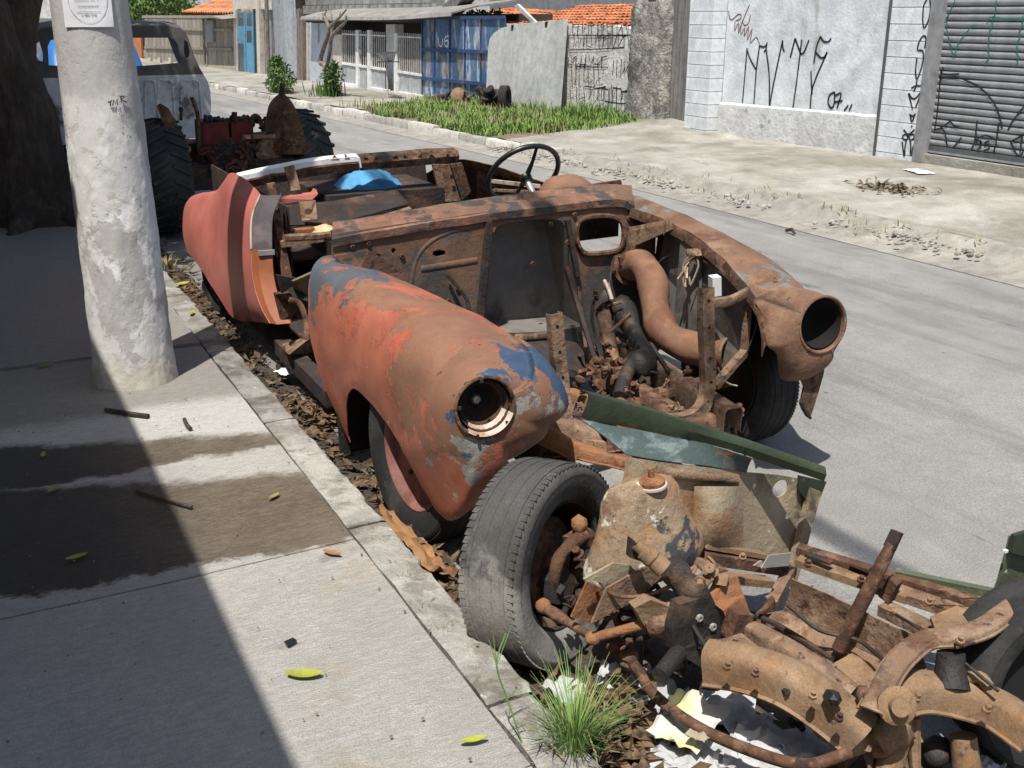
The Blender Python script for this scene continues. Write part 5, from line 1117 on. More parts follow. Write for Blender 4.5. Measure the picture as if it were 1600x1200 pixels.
# suspension tower
tc_ = V((1.40, 1.925, .035)); tx = V((-.12, .06, 1)).normalized()
prof = [(.002, .525), (.055, .523), (.088, .508), (.104, .48), (.112, .44), (.128, .40), (.15, .36), (.168, .33), (.172, .30), (.16, .275), (.12, .27), (.10, .30), (.08, .45), (.002, .5)]
tw = MB().lathe(tc_, tx, prof, 32)
for i_, v_ in enumerate(tw.v): tw.v[i_] = V((v_.x, tc_.y + (v_.y - tc_.y) * .55, v_.z))
tw = tw.jitter(.010, 7).jitter(.003, 25).build('suspension_tower', 'tower_flaking', clip, smooth=60)
st = tc_ + tx * .535 + V((.02, -.045, -.012)); MB().lathe(st, tx, [(.032, -.004), (.032, .006), (.024, .012), (.012, .014), (.008, .016), (.008, .04), (.001, .042), (.001, 0)], 20).build('tower_stud', 'rust_orange', tw, smooth=40)
MB().lathe(st - tx * .004, tx, [(.036, -.006), (.036, .0), (.028, .002), (.028, -.006)], 20, True, R(150), R(330)).build('white_seal', 'lamp_white', tw)
for pl, m_, yy in (([(893, 965), (917, 910), (946, 922), (926, 978)], 'rust_orange', 1.90), ([(925, 976), (948, 920), (1000, 890), (1040, 872), (1046, 890), (1000, 935)], 'rust_light', 1.84), ([(912, 905), (960, 880), (1000, 885), (960, 915)], 'wing_inner', 1.86)):
    MB().prism([PY(x, y, yy) for x, y in pl], (0, .006, 0)).jitter(.004, 12).build('tower_gusset', m_, tw)
# lower rails of the panel, silver bracket
for a, b, w, h, m_ in (((1095, 868, 1.92), (1235, 890, 1.92), .04, .03, 'rust'), ((1100, 850, 1.93), (1190, 866, 1.93), .03, .012, 'rust_dust'), ((1130, 902, 1.88), (1200, 908, 1.88), .04, .02, 'rust_dust'), ((1236, 888, 1.92), (1206, 945, 1.84), .03, .03, 'rust_light'), ((1090, 880, 1.85), (1125, 890, 1.85), .05, .02, 'rust_light')):
    MB().bar(PY(*a), PY(*b), w, h).jitter(.004, 16).build('lower_rail', m_, clip)
MB().prism([PY(1190, 888, 1.88), PY(1202, 868, 1.88), PY(1236, 864, 1.88), PY(1232, 884, 1.88)], (0, .004, 0)).build('silver_bracket', 'silver', clip)
MB().prism([PY(1178, 884, 1.885), PY(1190, 876, 1.885), PY(1194, 887, 1.885)], (0, .004, 0)).build('silver_bracket', 'silver', clip)
mb = MB().tube(spline([PY(1206, 940, 1.84), PY(1196, 952, 1.82), PY(1183, 958, 1.8)], 3), [.018, .02, .018, .015, .012, .008, .004], 6, flat=.5).jitter(.004, 20); mb.build('torn_end', 'rust', clip)
# steering rack housing: greasy plate and casting
rk = MB().prism([PY(1060, 945, 1.72), PY(1095, 935, 1.72), PY(1122, 955, 1.72), PY(1128, 985, 1.72), PY(1118, 1030, 1.70), PY(1095, 1042, 1.69), PY(1052, 1018, 1.70), PY(1050, 985, 1.71)], (0, .03, 0), [hole(PY(1113, 979, 1.718), (1, 0, 0), (0, 0, 1), .007), hole(PY(1092, 1012, 1.705), (1, 0, 0), (0, 0, 1), .008)]).build('rack_housing', 'grease', clip)
mb = MB().tube(spline([PY(1048, 880, 1.80), PY(1065, 905, 1.78), PY(1085, 925, 1.76), PY(1100, 950, 1.75)], 4), [.030, .034, .036, .033, .030, .032, .036, .038, .036, .033, .031, .03, .03], 10).jitter(.006, 12); mb.build('rack_body', 'grease', rk, smooth=50)
mb = mech(mech(MB(), PY(1108, 892, 1.80), .05, 6), PY(1085, 905, 1.77), .04, 5); mb.build('rack_casting', 'rust_dust', rk, smooth=50)
for x, y in ((1092, 965), (1113, 979), (1092, 1012)): MB().lathe(PY(x, y, 1.716), (0, -1, 0), [(.010, 0), (.010, .006), (.006, .007), (.006, .002), (.001, .002), (.001, 0)], 8).build('bolt', 'silver', rk)
MB().tube([PY(1060, 1020, 1.70), PY(1030, 1055, 1.64)], [.022, .018], 10).build('rack_pipe', 'grease', rk, smooth=50)
MB().prism([PY(1130, 905, 1.78), PY(1150, 900, 1.78), PY(1162, 930, 1.76), PY(1178, 975, 1.74), PY(1170, 1005, 1.72), PY(1148, 1000, 1.72), PY(1130, 955, 1.74), PY(1112, 940, 1.76)], (0, .025, 0)).jitter(.004, 15).build('engine_mount', 'rust_orange', clip)
MB().obox(PY(1152, 975, 1.71), (V((.95, 0, -.3)).normalized(), (0, 1, 0), V((.3, 0, .95)).normalized()), (.026, .02, .034)).jitter(.003, 20).build('mount_block', 'rust', clip)
# rusty bush with its sleeve
b0, b1 = PY(994, 850, 1.80), PY(1046, 897, 1.74); dd = (b1 - b0).normalized()
MB().lathe(b0, dd, [(.010, 0), (.014, .0), (.016, .02), (.022, .024), (.024, .05), (.02, .054), (.023, .066), (.023, .085), (.014, .088), (.001, .088), (.001, .005)], 14).build('pivot_bush', 'rust_dust', clip, smooth=40)
MB().prism([PY(988, 842, 1.81), PY(1006, 858, 1.79), PY(1004, 878, 1.79), PY(985, 872, 1.81)], (0, .02, 0)).build('bush_bracket', 'rust_dark', clip)
# curved subframe beam
def beam2(name, pts, w, h, mat, jit=.002, up=(0, 0, 1)):
    P_ = spline(pts, 5); m = MB(); rows = []
    for p, (t, a, b) in zip(P_, frames(P_, up)):
        w_ = w(p) if callable(w) else w
        prof_ = [(.62, -.5), (.52, -.46), (.5, -.2), (.49, .2), (.44, .4), (.32, .5), (.12, .55), (-.12, .55), (-.32, .5), (-.44, .4), (-.49, .2), (-.5, -.2), (-.52, -.46), (-.62, -.5)]
        rows.append([p + b * (w_ * u_) + a * (h * v_) for u_, v_ in prof_])
    m.sheet(rows, .005); m.jitter(jit, 9); return m.build(name, mat, clip, smooth=60)
sb = beam2('subframe_beam', [PZ(1105, 1030, .22), PZ(1170, 1040, .235), PZ(1235, 1062, .24), PZ(1295, 1100, .22), PZ(1350, 1145, .18)], .085, .075, 'rust_dust')
beam2('subframe_beam', [PZ(1175, 985, .24), PZ(1230, 1015, .25), PZ(1290, 1055, .24), PZ(1330, 1085, .22)], .05, .04, 'rust_light')
MB().lathe(PZ(1225, 1078, .235), V((-.3, -.9, .4)), [(.007, 0), (.007, .02), (.001, .02), (.001, 0)], 6).build('bolt', 'rust_dark', sb)
mb = MB().blob(PZ(1330, 1150, .15), (.055, .045, .035), 3, .35, 2.5).blob(PZ(1300, 1135, .16), (.04, .04, .03), 2, .4, 3); mb.build('beam_end', 'rust_dust', sb, smooth=50)
MB().lathe(PZ(1296, 1088, .27), V((-.2, -.8, .3)), [(.017, 0), (.017, .022), (.014, .027), (.001, .034), (.001, 0)], 6).build('black_cap', 'wheel_black', sb)
# anti-roll bar
MB().tube(spline([PZ(985, 1030, .15), PZ(1000, 1052, .135), PZ(1022, 1085, .12), PZ(1080, 1130, .11), PZ(1160, 1168, .11), PZ(1255, 1195, .12), PZ(1330, 1175, .15)], 6), .0135, 10).build('anti_roll_bar', 'rust', clip, smooth=60)
MB().lathe(PZ(982, 1040, .10), (0, 0, 1), [(.022, 0), (.026, .012), (.021, .02), (.026, .03), (.022, .045), (.010, .05), (.010, .075), (.001, .075), (.001, 0)], 14).build('drop_link', 'rust', clip, smooth=40)
MB().blob(PZ(962, 1010, .12), (.026, .022, .02), 2, .2, 3).build('drop_link', 'rust', clip, smooth=60)
# rails, floor sheet and stays to the right
for a, b, w, h, m_ in (((1246, 858, .30), (1548, 948, .285), .03, .022, 'rust'), ((1246, 875, .285), (1420, 935, .275), .035, .02, 'rust_dust'), ((1390, 920, .28), (1520, 965, .27), .04, .025, 'rust_light'), ((1400, 895, .30), (1550, 925, .30), .02, .02, 'wing_inner'), ((1380, 950, .25), (1480, 998, .25), .045, .03, 'rust_light')):
    MB().bar(PZ(*a), PZ(*b), w, h).jitter(.005, 14).build('side_rail', m_, clip)
for a, b in (((1260, 866), (1300, 880)), ((1330, 880), (1360, 890))): MB().bar(PZ(*a, .312), PZ(*b, .315), .018, .008).jitter(.004, 25).build('flaking_edge', 'rust_dark', clip)
rows = []
for i in range(13):
    t = i / 12
    rows.append([PZ(1240 + 195 * t, 905 + 88 * t, .255), PZ(1236 + 185 * t, 930 + 90 * t, .20), PZ(1225 + 180 * t, 955 + 88 * t, .15), PZ(1190 + 190 * t, 962 + 95 * t, .135), PZ(1178 + 170 * t, 975 + 95 * t, .10)])
MB().sheet(rows, .003).jitter(.008, 6).jitter(.003, 20).build('floor_sheet', 'rust_light', clip, smooth=50)
MB().prism([PZ(1300, 1035, .14), PZ(1330, 1020, .15), PZ(1400, 1055, .16), PZ(1390, 1075, .16), PZ(1340, 1070, .14)], (0, 0, -.01)).jitter(.006, 12).build('floor_flake', 'rust_dust', clip)
MB().bar(PZ(1240, 1072, .16), PZ(1300, 1040, .17), .03, .02).build('cross_brace', 'rust_light', clip)
s0, s1 = PZ(1310, 1015, .16), PZ(1394, 850, .44); MB().tube([s0, s0.lerp(s1, .5), s0.lerp(s1, .85), s1], [.017, .018, .016, .013], 9).jitter(.002, 20).build('loose_stay', 'rust', clip, smooth=50)
MB().bar(s1 + V((-.005, 0, -.01)), s1 + V((.012, .0, .03)), .03, .012).jitter(.004, 30).build('stay_end', 'rust_dark', clip)
MB().bar(PZ(1385, 935, .27), PZ(1398, 905, .33), .03, .03).jitter(.005, 20).build('stay_bracket', 'rust', clip)
mb = MB().prism([PY(1440, 918, 1.58), PY(1470, 912, 1.58), PY(1500, 940, 1.56), PY(1505, 955, 1.56), PY(1470, 958, 1.57)], (0, .01, 0)); mb.jitter(.004, 20); mb.build('rail_bracket', 'rust', clip)
mb = MB().prism([PZ(1450, 965, .30), PZ(1500, 948, .31), PZ(1550, 970, .31), PZ(1530, 1000, .31), PZ(1470, 1010, .30)], (0, 0, -.012)).jitter(.01, 10); mb.build('arm_pan', 'rust_dust', clip, smooth=40)
# upper arm, lower arm, hub at the right
ua = beam2('suspension_arm', [PZ(1590, 940, .37), PZ(1540, 975, .35), PZ(1490, 992, .335), PZ(1440, 1000, .33), PZ(1395, 1045, .31), PZ(1360, 1110, .27)], .048, .012, 'rust_light', .003)
la = beam2('suspension_arm', [PZ(1385, 1085, .25), PZ(1440, 1075, .24), PZ(1500, 1085, .225), PZ(1560, 1105, .215), PZ(1625, 1150, .21)], .08, .06, 'rust_dust')
MB().tube(spline([PZ(1500, 1062, .25), PZ(1530, 1058, .27), PZ(1545, 1075, .26)], 4), .014, 8).build('spring_seat', 'rust_dust', la, smooth=50)
bc = PZ(1402, 1103, .285); bd_ = V((-.45, -.75, .45)).normalized(); MB().lathe(bc - bd_ * .02, bd_, [(.036, 0), (.04, .02), (.03, .026), (.021, .027), (.019, .045), (.001, .046), (.001, 0)], 16).build('pivot_bolt', 'rust_dust', la, smooth=35)
MB().lathe(PZ(1356, 1090, .27) - bd_ * .02, bd_, [(.02, 0), (.02, .02), (.012, .022), (.012, .034), (.001, .035), (.001, 0)], 12).build('pivot_bolt', 'rust', la, smooth=35)
mb = MB().blob(PZ(1385, 1140, .16), (.06, .05, .05), 3, .3, 2.5).tube([PZ(1400, 1150, .14), PZ(1385, 1215, .06)], [.035, .03], 9).tube([PZ(1425, 1120, .17), PZ(1430, 1215, .05)], [.016, .012], 7); mb.jitter(.006, 14); mb.build('hub_casting', 'rust_dust', clip, smooth=50)
mb = MB().prism([PZ(1340, 1160, .12), PZ(1362, 1110, .22), PZ(1375, 1140, .16), PZ(1360, 1210, .06)], (.03, .02, 0)).jitter(.004, 14); mb.build('arm_web', 'rust_light', clip)
MB().tube([PZ(1310, 1190, .08), PZ(1350, 1160, .10)], .02, 8).build('arm_tube', 'rust', clip, smooth=50)
MB().tube([PZ(1505, 1150, .12), PZ(1512, 1215, .03)], [.028, .032], 14).build('damper_tube', 'rust_dust', clip, smooth=50)
MB().tube([PZ(1487, 1080, .24), PZ(1485, 1050, .27), PZ(1486, 1020, .31)], [.04, .034, .03], 12).build('bump_stop', 'grease', clip, smooth=50)
MB().blob(PZ(1465, 1175, .05), (.04, .035, .03), 2, .35, 3).build('rubber_lump', 'grease', clip, smooth=50)
wr_ = PD(1622, 1052, 2.44); wheel('front_wheel', wr_, V((-.25, -.95, .1)), .215, .15, clip, 'tyre', None, tread=False); MB().lathe(wr_, V((-.25, -.95, .1)), [(.15, .03), (.002, .03), (.002, .02), (.15, .02)], 28).build('wheel_disc', 'dark_void', clip.children[-1])  # black disc stands in for the shade inside this tyre
# green panel at the right edge
gpn = MB().prism([PY(1610, 826, 1.42), PY(1578, 838, 1.42), PY(1572, 862, 1.42), PY(1560, 905, 1.42), PY(1545, 948, 1.42), PY(1612, 952, 1.42)], (0, .004, 0), [hole(PY(1573, 893, 1.42), (1, 0, 0), (0, 0, 1), .007, .005), hole(PY(1559, 932, 1.42), (1, 0, 0), (0, 0, 1), .004)]).build('inner_wing', 'wing_inner', clip)
MB().prism([PY(1612, 824, 1.415), PY(1580, 834, 1.415), PY(1574, 860, 1.415), PY(1612, 872, 1.415)], (0, -.012, 0)).build('green_flange', 'green_paint', gpn)
MB().obox(PY(1571, 861, 1.405), ((1, 0, 0), (0, 1, 0), (0, 0, 1)), (.005, .004, .003)).build('white_clip', 'plastic_white', gpn)
MB().tube([PZ(1470, 935, .31), PZ(1550, 935, .315)], .002, 4).build('thin_cable', 'rust_dark', clip)
# ---------------------------------------------------------------- smaller parts tangled in the front end wreck
random.seed(77)
def wavy(name, pts, r, mat, parent, n=6): return MB().tube(spline(pts, 5), r, n).build(name, mat, parent, smooth=50)
# brackets and folded plates lying on and between the beams
plates = [([(1128, 1000), (1160, 990), (1185, 1010), (1150, 1025)], .26, 'rust_light'),           ([(1400, 1030), (1440, 1020), (1450, 1050), (1410, 1062)], .26, 'rust'), 
          ([(1480, 985), (1520, 975), (1535, 1000), (1495, 1012)], .33, 'rust'),
          ([(1345, 1080), (1375, 1070), (1385, 1095), (1352, 1102)], .24, 'rust_light')]
for pl, z, m_ in plates:
    P_ = [PZ(x, y, z + random.uniform(-.012, .012)) for x, y in pl]; c = sum(P_, V()) / 4
    hl_ = [hole(c, (P_[1] - P_[0]).normalized(), (P_[2] - P_[1]).normalized(), .007, .007, 8)]
    MB().prism(P_, (0, 0, -.004), hl_).build('bracket_plate', m_, clip)
    MB().prism([P_[0], P_[1], P_[1] + V((0, 0, -.03)), P_[0] + V((0, 0, -.025))], (0, .004, 0)).build('bracket_fold', m_, clip)
# bolts
for x, y, z in ((1135, 1040, .275), (1180, 1050, .282), (1270, 1085, .28), (1310, 1120, .255), (1262, 880, .32), (1345, 905, .305), (1450, 940, .31), (1500, 1000, .35), (1430, 1090, .28), (1540, 1108, .25), (1075, 868, .36), (1160, 870, .33)):
    MB().lathe(PZ(x, y, z) - V((0, 0, .006)), (random.uniform(-.2, .2), -.3, 1), [(.010, 0), (.010, .008), (.006, .009), (.006, .018), (.001, .018), (.001, 0)], 6).build('bolt', 'rust' if random.random() < .6 else 'rust_dust', clip)
# hoses, wires and pipes
wavy('brake_pipe', [PZ(1050, 905, .30), PZ(1090, 990, .26), PZ(1150, 1060, .2), PZ(1240, 1110, .12), PZ(1320, 1130, .15)], .005, 'rust_dark', clip)
wavy('brake_pipe', [PZ(1110, 1040, .2), PZ(1095, 1075, .1), PZ(1098, 1110, .05)], .003, 'rust', clip)
wavy('hose', [PZ(1230, 945, .24), PZ(1280, 985, .2), PZ(1340, 1000, .2), PZ(1390, 1040, .22)], .005, 'grease', clip)
wavy('cable', [PZ(1400, 960, .28), PZ(1440, 985, .3), PZ(1500, 1030, .3), PZ(1560, 1080, .28)], .004, 'grease', clip)
wavy('brake_pipe', [PY(930, 900, 1.88), PY(960, 930, 1.83), PY(1010, 930, 1.8), PY(1050, 915, 1.78)], .005, 'rust', clip)
wavy('torn_strip', [PZ(1180, 960, .16), PZ(1230, 985, .14), PZ(1300, 1030, .15)], .008, 'rust_dark', clip)
for (x, y, z, s_, n, m_) in ((955, 965, .22, .045, 5, 'rust'), (1075, 1045, .14, .04, 4, 'grease'), (1420, 1150, .12, .05, 5, 'rust_dust'), (1395, 1190, .06, .05, 4, 'rust'), (1250, 1130, .06, .03, 3, 'rust_dark'), (905, 880, .3, .04, 5, 'rust'), (890, 930, .22, .04, 4, 'rust_dark')):
    mech(MB(), PZ(x, y, z), s_, n).build('linkage', m_, clip, smooth=40)
# coil spring under the tower
cS = V((1.345, 1.93, .12)); MB().tube([cS + V((.05 * math.cos(k * .55), .05 * math.sin(k * .55), .0030 * k)) for k in range(56)], .007, 6).build('coil_spring', 'rust_dark', clip, smooth=60)
# ---- engine bay clutter in the car
random.seed(15)
for (x, y, Y, s_, m_) in ((935, 470, 3.62, .04, 'rust_dark'), (960, 520, 3.45, .04, 'grease'), (985, 540, 3.3, .045, 'grease'), (1010, 590, 3.15, .045, 'grease'), (945, 575, 3.25, .04, 'rust'), (985, 610, 3.05, .04, 'rust'), (900, 560, 3.4, .04, 'rust_dark'), (1040, 600, 3.0, .035, 'rust_light'), (870, 600, 3.3, .05, 'rust_dark'), (1075, 580, 3.05, .03, 'rust'), (905, 640, 2.85, .035, 'rust_light'), (925, 660, 2.8, .03, 'rust'), (1060, 640, 2.8, .03, 'rust_dust')):
    mech(MB(), PY(x, y, Y), s_, 5).build('linkage', m_, car, smooth=40)
for pts in ([(930, 455, 3.7), (925, 500, 3.6), (940, 560, 3.4)], [(905, 520, 3.6), (920, 560, 3.4), (925, 600, 3.2)], [(1000, 470, 3.6), (1015, 530, 3.4), (1045, 580, 3.1)], [(870, 620, 3.0), (900, 650, 2.85), (935, 640, 2.8)], [(700, 430, 3.78), (730, 470, 3.74), (735, 520, 3.7)], [(960, 400, 3.74), (952, 450, 3.68), (958, 500, 3.6)]):
    wavy('pipe', [PY(*p) for p in pts], random.choice((.004, .006, .008)), random.choice(('rust', 'rust_dark', 'grease')), car)
# dark gearbox hump and bulkhead step at the foot of the firewall
MB().sheet([[PY(770, 540, 3.6), PY(830, 520, 3.55), PY(900, 535, 3.5), PY(930, 570, 3.5)], [PY(770, 590, 3.4), PY(830, 560, 3.35), PY(900, 580, 3.3), PY(930, 610, 3.3)]], .004).build('toe_board', 'rust_dark', car, smooth=40)
# ragged strips along the top of the rear beam and door remnant
for k in range(9):
    x = 520 + k * 22 + random.uniform(-5, 5); p = PY(x, lerp(x, 516, 250, 716, 236), 5.66); MB().prism([p, p + V((random.uniform(.02, .05), 0, 0)), p + V((random.uniform(.0, .04), .01, random.uniform(.01, .03)))], (0, .003, 0)).build('torn_edge', 'rust', car)
for k in range(8):
    x = 748 + k * 12; p = PX(x, lerp(x, 745, 266, 850, 294), 2.63); MB().prism([p, p + V((0, -.05, 0)), p + V((random.uniform(-.02, .02), -.03, random.uniform(.015, .04)))], (.003, 0, 0)).build('torn_edge', 'rust', car)
# ---------------------------------------------------------------- utility pole with notice, cables, shading house
M('pole_paint', (.64, .63, .60), .85, [((.74, .73, .71), 5, .53, .03, (1, 1, .7)), ((.46, .45, .425), 4, .55, .012, (1, 1, .6)), ((.33, .315, .285), 11, .655, .012, (1, 1, .5)), ((.56, .54, .50), 14, .6, .02), ((.46, .45, .43), 1.2, .5, .06, (1, 1, .3), .9, ((0, 0, .9), -1.10)), ((.25, .235, .2), 20, .70, .03), ((.50, .475, .40), 3, .55, .08, None, .9, ((0, 0, -.9), .12))], (.3, 80, .005, (1, 1, .6)), vs=12, var=.08, fine=.06, flake=.35)
PC = V((.52, 4.585, 0)); pole = thing('utility_pole', PC + V((0, 0, .13)), 'thick concrete utility pole with peeling whitewash standing on the pavement', 'pole')
def prad(z): return .168 - .016 * min(z, 2.2) if z < 2.2 else .133 - .012 * (z - 2.2)
rows = []
NA = 120
zl_ = [.08 + 1.8 * i / 170 for i in range(171)] + [2.2, 3, 4.5, 7.2]
for z in zl_:
    row = []
    for k in range(NA + 1):
        a = 2 * math.pi * (k % NA) / NA; d = V((math.cos(a), math.sin(a), 0)); p = PC + d * prad(z) + V((0, 0, z))
        if z < 1.9:
            q = V((d.x * 1.1, d.y * 1.1, z * 2.2)); n1 = noise.noise(q * 2.6) + .6 * noise.noise(q * 6) + .4 * noise.noise(q * 14) + .2 * noise.noise(q * 30)
            lay = (1 if n1 > .02 else 0) + (1 if n1 > .38 else 0); fade = 1 if z < 1.22 + .08 * noise.noise(q * 3) else .25
            p += d * ((.0016 * lay) * fade + 0.0015 * noise.noise(q * 1.0) + .0003 * noise.noise(q * 22)) + d * (.012 * max(0, 1 - (z - .1) / .14))
        row.append(p)
    rows.append(row)
mb = MB(); mb.sheet(rows, -.02); mb.build('shaft', 'pole_paint', pole, smooth=70)
MB().obox(PC + V((0, 0, 6.6)), ((1, 0, 0), (0, 1, 0), (0, 0, 1)), (.7, .05, .05)).build('cross_arm', 'old_wood', pole)
for x in (-.12, -.3): MB().lathe(PC + V((x, 0, 6.65)), (0, 0, 1), [(.03, 0), (.04, .05), (.02, .1), (.001, .1), (.001, 0)], 10).build('insulator', 'plastic_white', pole)
for i, (x, z) in enumerate(((.36, 6.55), (.24, 6.75))):
    tag(MB().tube(spline([V((x, -8, z + .15)), V((x, 4.6, z)), V((x, 30, z + .1))], 8), .022, 6).build('power_cable', 'wheel_black', smooth=60), ['lower of two overhead power cables on the utility pole', 'upper of two overhead power cables on the utility pole'][i], 'cable', 'overhead cables')
def onpole(px, py, off=.004):
    d = ray(px, py); r_ = prad(1.2) + off; ox, oy = CAM.x - PC.x, CAM.y - PC.y
    for _ in range(3):
        a = d.x ** 2 + d.y ** 2; b = 2 * (ox * d.x + oy * d.y); c = ox * ox + oy * oy - r_ * r_; disc = b * b - 4 * a * c
        t = (-b - math.sqrt(max(0, disc))) / (2 * a); p = CAM + d * t; r_ = prad(p.z) + off
    return p
M('paper', (.80, .81, .82), .8, [((.72, .73, .75), 6, .55, .15)], (.2, 20, .006), var=.04)
M('ink', (.05, .05, .055), .8, (), None, var=0)
M('ink_grey', (.35, .36, .38), .8, (), None, var=0)
def paper_uv(u, v): return onpole(lerp(v, 0, lerp(u, 0, 92, 1, 170), 1, lerp(u, 0, 102, 1, 178)), lerp(v, 0, -40, 1, 42.5 - .5 * u), .007 + .003 * math.sin(u * 5 + v * 3))
mb = MB().sheet([[paper_uv(u / 10, v / 10) for u in range(11)] for v in range(11)], .0008); nt = mb.build('paper_notice', 'paper', smooth=70)
tag(nt, 'white paper notice pasted on the whitewashed pole', 'notice')
def text_on(s, u0, u1, v0, mat, hh=.05):
    cu = bpy.data.curves.new('t', 'FONT'); cu.body = s; cu.size = 1; to = bpy.data.objects.new('t', cu); me = bpy.data.meshes.new_from_object(to)
    xs = [v.co.x for v in me.vertices]; w = max(xs) - min(xs); x0 = min(xs); mb = MB(); vs = []
    for v in me.vertices:
        u = u0 + (u1 - u0) * (v.co.x - x0) / w; vv = v0 - v.co.y * hh; d = ray(800, 600); p = paper_uv(u, vv); vs.append(p - _h * .002)
    mb.add(vs, [tuple(p.vertices) for p in me.polygons]); o = mb.build('printed_line', mat, nt, recalc=False); bpy.data.objects.remove(to)
text_on('"carroceria bandeirante"', .30, .74, .62, 'ink', .055); text_on('11 4021 5145', .37, .68, .80, 'ink', .075)
mb = MB()
for v in (.49, .71):
    for k in range(16):
        u = .24 + .034 * k
        if random.random() < .85: ribbon(mb, [paper_uv(u, v) - _h * .002, paper_uv(u + .022, v) - _h * .002], .003, -_h)
mb.build('printed_line', 'ink_grey', nt, recalc=False)
mb = MB(); ribbon(mb, [paper_uv(.52 + .40 * math.cos(R(a)), .45 + .48 * math.sin(R(a))) - _h * .002 for a in range(-10, 191, 8)], .0016, -_h); mb.build('printed_circle', 'ink_grey', nt, recalc=False)
mb = MB()
for st in ([(169, 160), (175, 158)], [(172, 159), (173, 166)], [(176, 165), (178, 156), (180, 163), (183, 155), (184, 164)], [(189, 150), (190, 160)], [(196, 150), (190, 156), (198, 160)], [(187, 151), (194, 150)]): ribbon(mb, [onpole(*p, .008) for p in st], .005, -_h)
mb.build('painted_letters', 'ink', pole, recalc=False)
# house on the near side whose eave shades the pavement
nh = thing('near_house', (-2.2, 4, .1), 'plain house with a deep eave along the near pavement, left of the view', 'house')
MB().box(-2.6, -2.2, -6, 14, .0, 3.2).build('wall', 'cream_plaster', nh); MB().prism([V((-2.9, -6, 3.6)), V((-.455, -6, 3.0)), V((-.455, -6, 2.9)), V((-2.9, -6, 3.5))], (0, 9.88, 0)).build('eave_roof', 'eave', nh); MB().prism([V((-2.9, 3.885, 3.6)), V((-.25, 3.885, 3.0)), V((-.25, 3.885, 2.9)), V((-2.9, 3.885, 3.5))], (0, 10, 0)).build('eave_roof', 'eave', nh)  # second eave stepped further out, added to widen the shade behind the pole

# ---------------------------------------------------------------- big tree behind the pole
def tube_limb(mb, pts, r, n=10, amp=.02):
    i0 = len(mb.v); mb.tube(spline(pts, 5), r, n); 
    for i in range(i0, len(mb.v)): mb.v[i] += noise.noise_vector(mb.v[i] * 4) * amp
def rlist(a, b, n): return [a + (b - a) * i / (n - 1) for i in range(n)]
tr_ = thing('street_tree', (.45, 8.85, .1), 'thick dark trunked street tree shading the tractor', 'tree')
mb = MB(); P_ = [V((.46, 8.85, .05)), V((.43, 8.85, .35)), V((.40, 8.85, .8)), V((.30, 8.85, 1.3)), V((.16, 8.8, 1.8)), V((-.05, 8.7, 2.5)), V((-.3, 8.5, 3.6))]
L_ = len(spline(P_, 5)); tube_limb(mb, P_, [.46 if i < 2 else .40 if i < 4 else .345 - .006 * i for i in range(L_)], 18, .05)
tube_limb(mb, [V((.36, 8.85, 1.15)), V((.50, 8.9, 1.55)), V((.62, 8.95, 1.9)), V((.9, 9.1, 2.8)), V((1.2, 9.3, 3.9))], rlist(.17, .09, 21), 12, .03)
tube_limb(mb, [V((.1, 8.8, 1.9)), V((.2, 8.5, 2.8)), V((.5, 7.8, 4.2))], rlist(.16, .07, 11), 10, .03)
for a in (200, 250, 300, 340, 30): d = V((math.cos(R(a)), math.sin(R(a)), 0)); tube_limb(mb, [V((.45, 8.85, .25)) + d * .25, V((.45, 8.85, .12)) + d * .5, V((.45, 8.85, .05)) + d * .85], rlist(.14, .03, 11), 8, .03)
mb.build('trunk', 'bark', tr_, smooth=70)
mb = MB(); random.seed(8); cc = V((.12, 8.85, 4.6))
for k in range(420):
    d = rdir(); c = cc + V((d.x * 1.75, d.y * 2.7, d.z * 1.2)) * random.random() ** .4
    if c.z < 2.75: continue
    for j in range(26): leafquad(mb, c + rdir() * random.random() * .42, rdir(), (0, 0, 1), random.uniform(.14, .24), random.uniform(.07, .12))
mb.build('crown', 'leaf_dark', tr_, recalc=False)

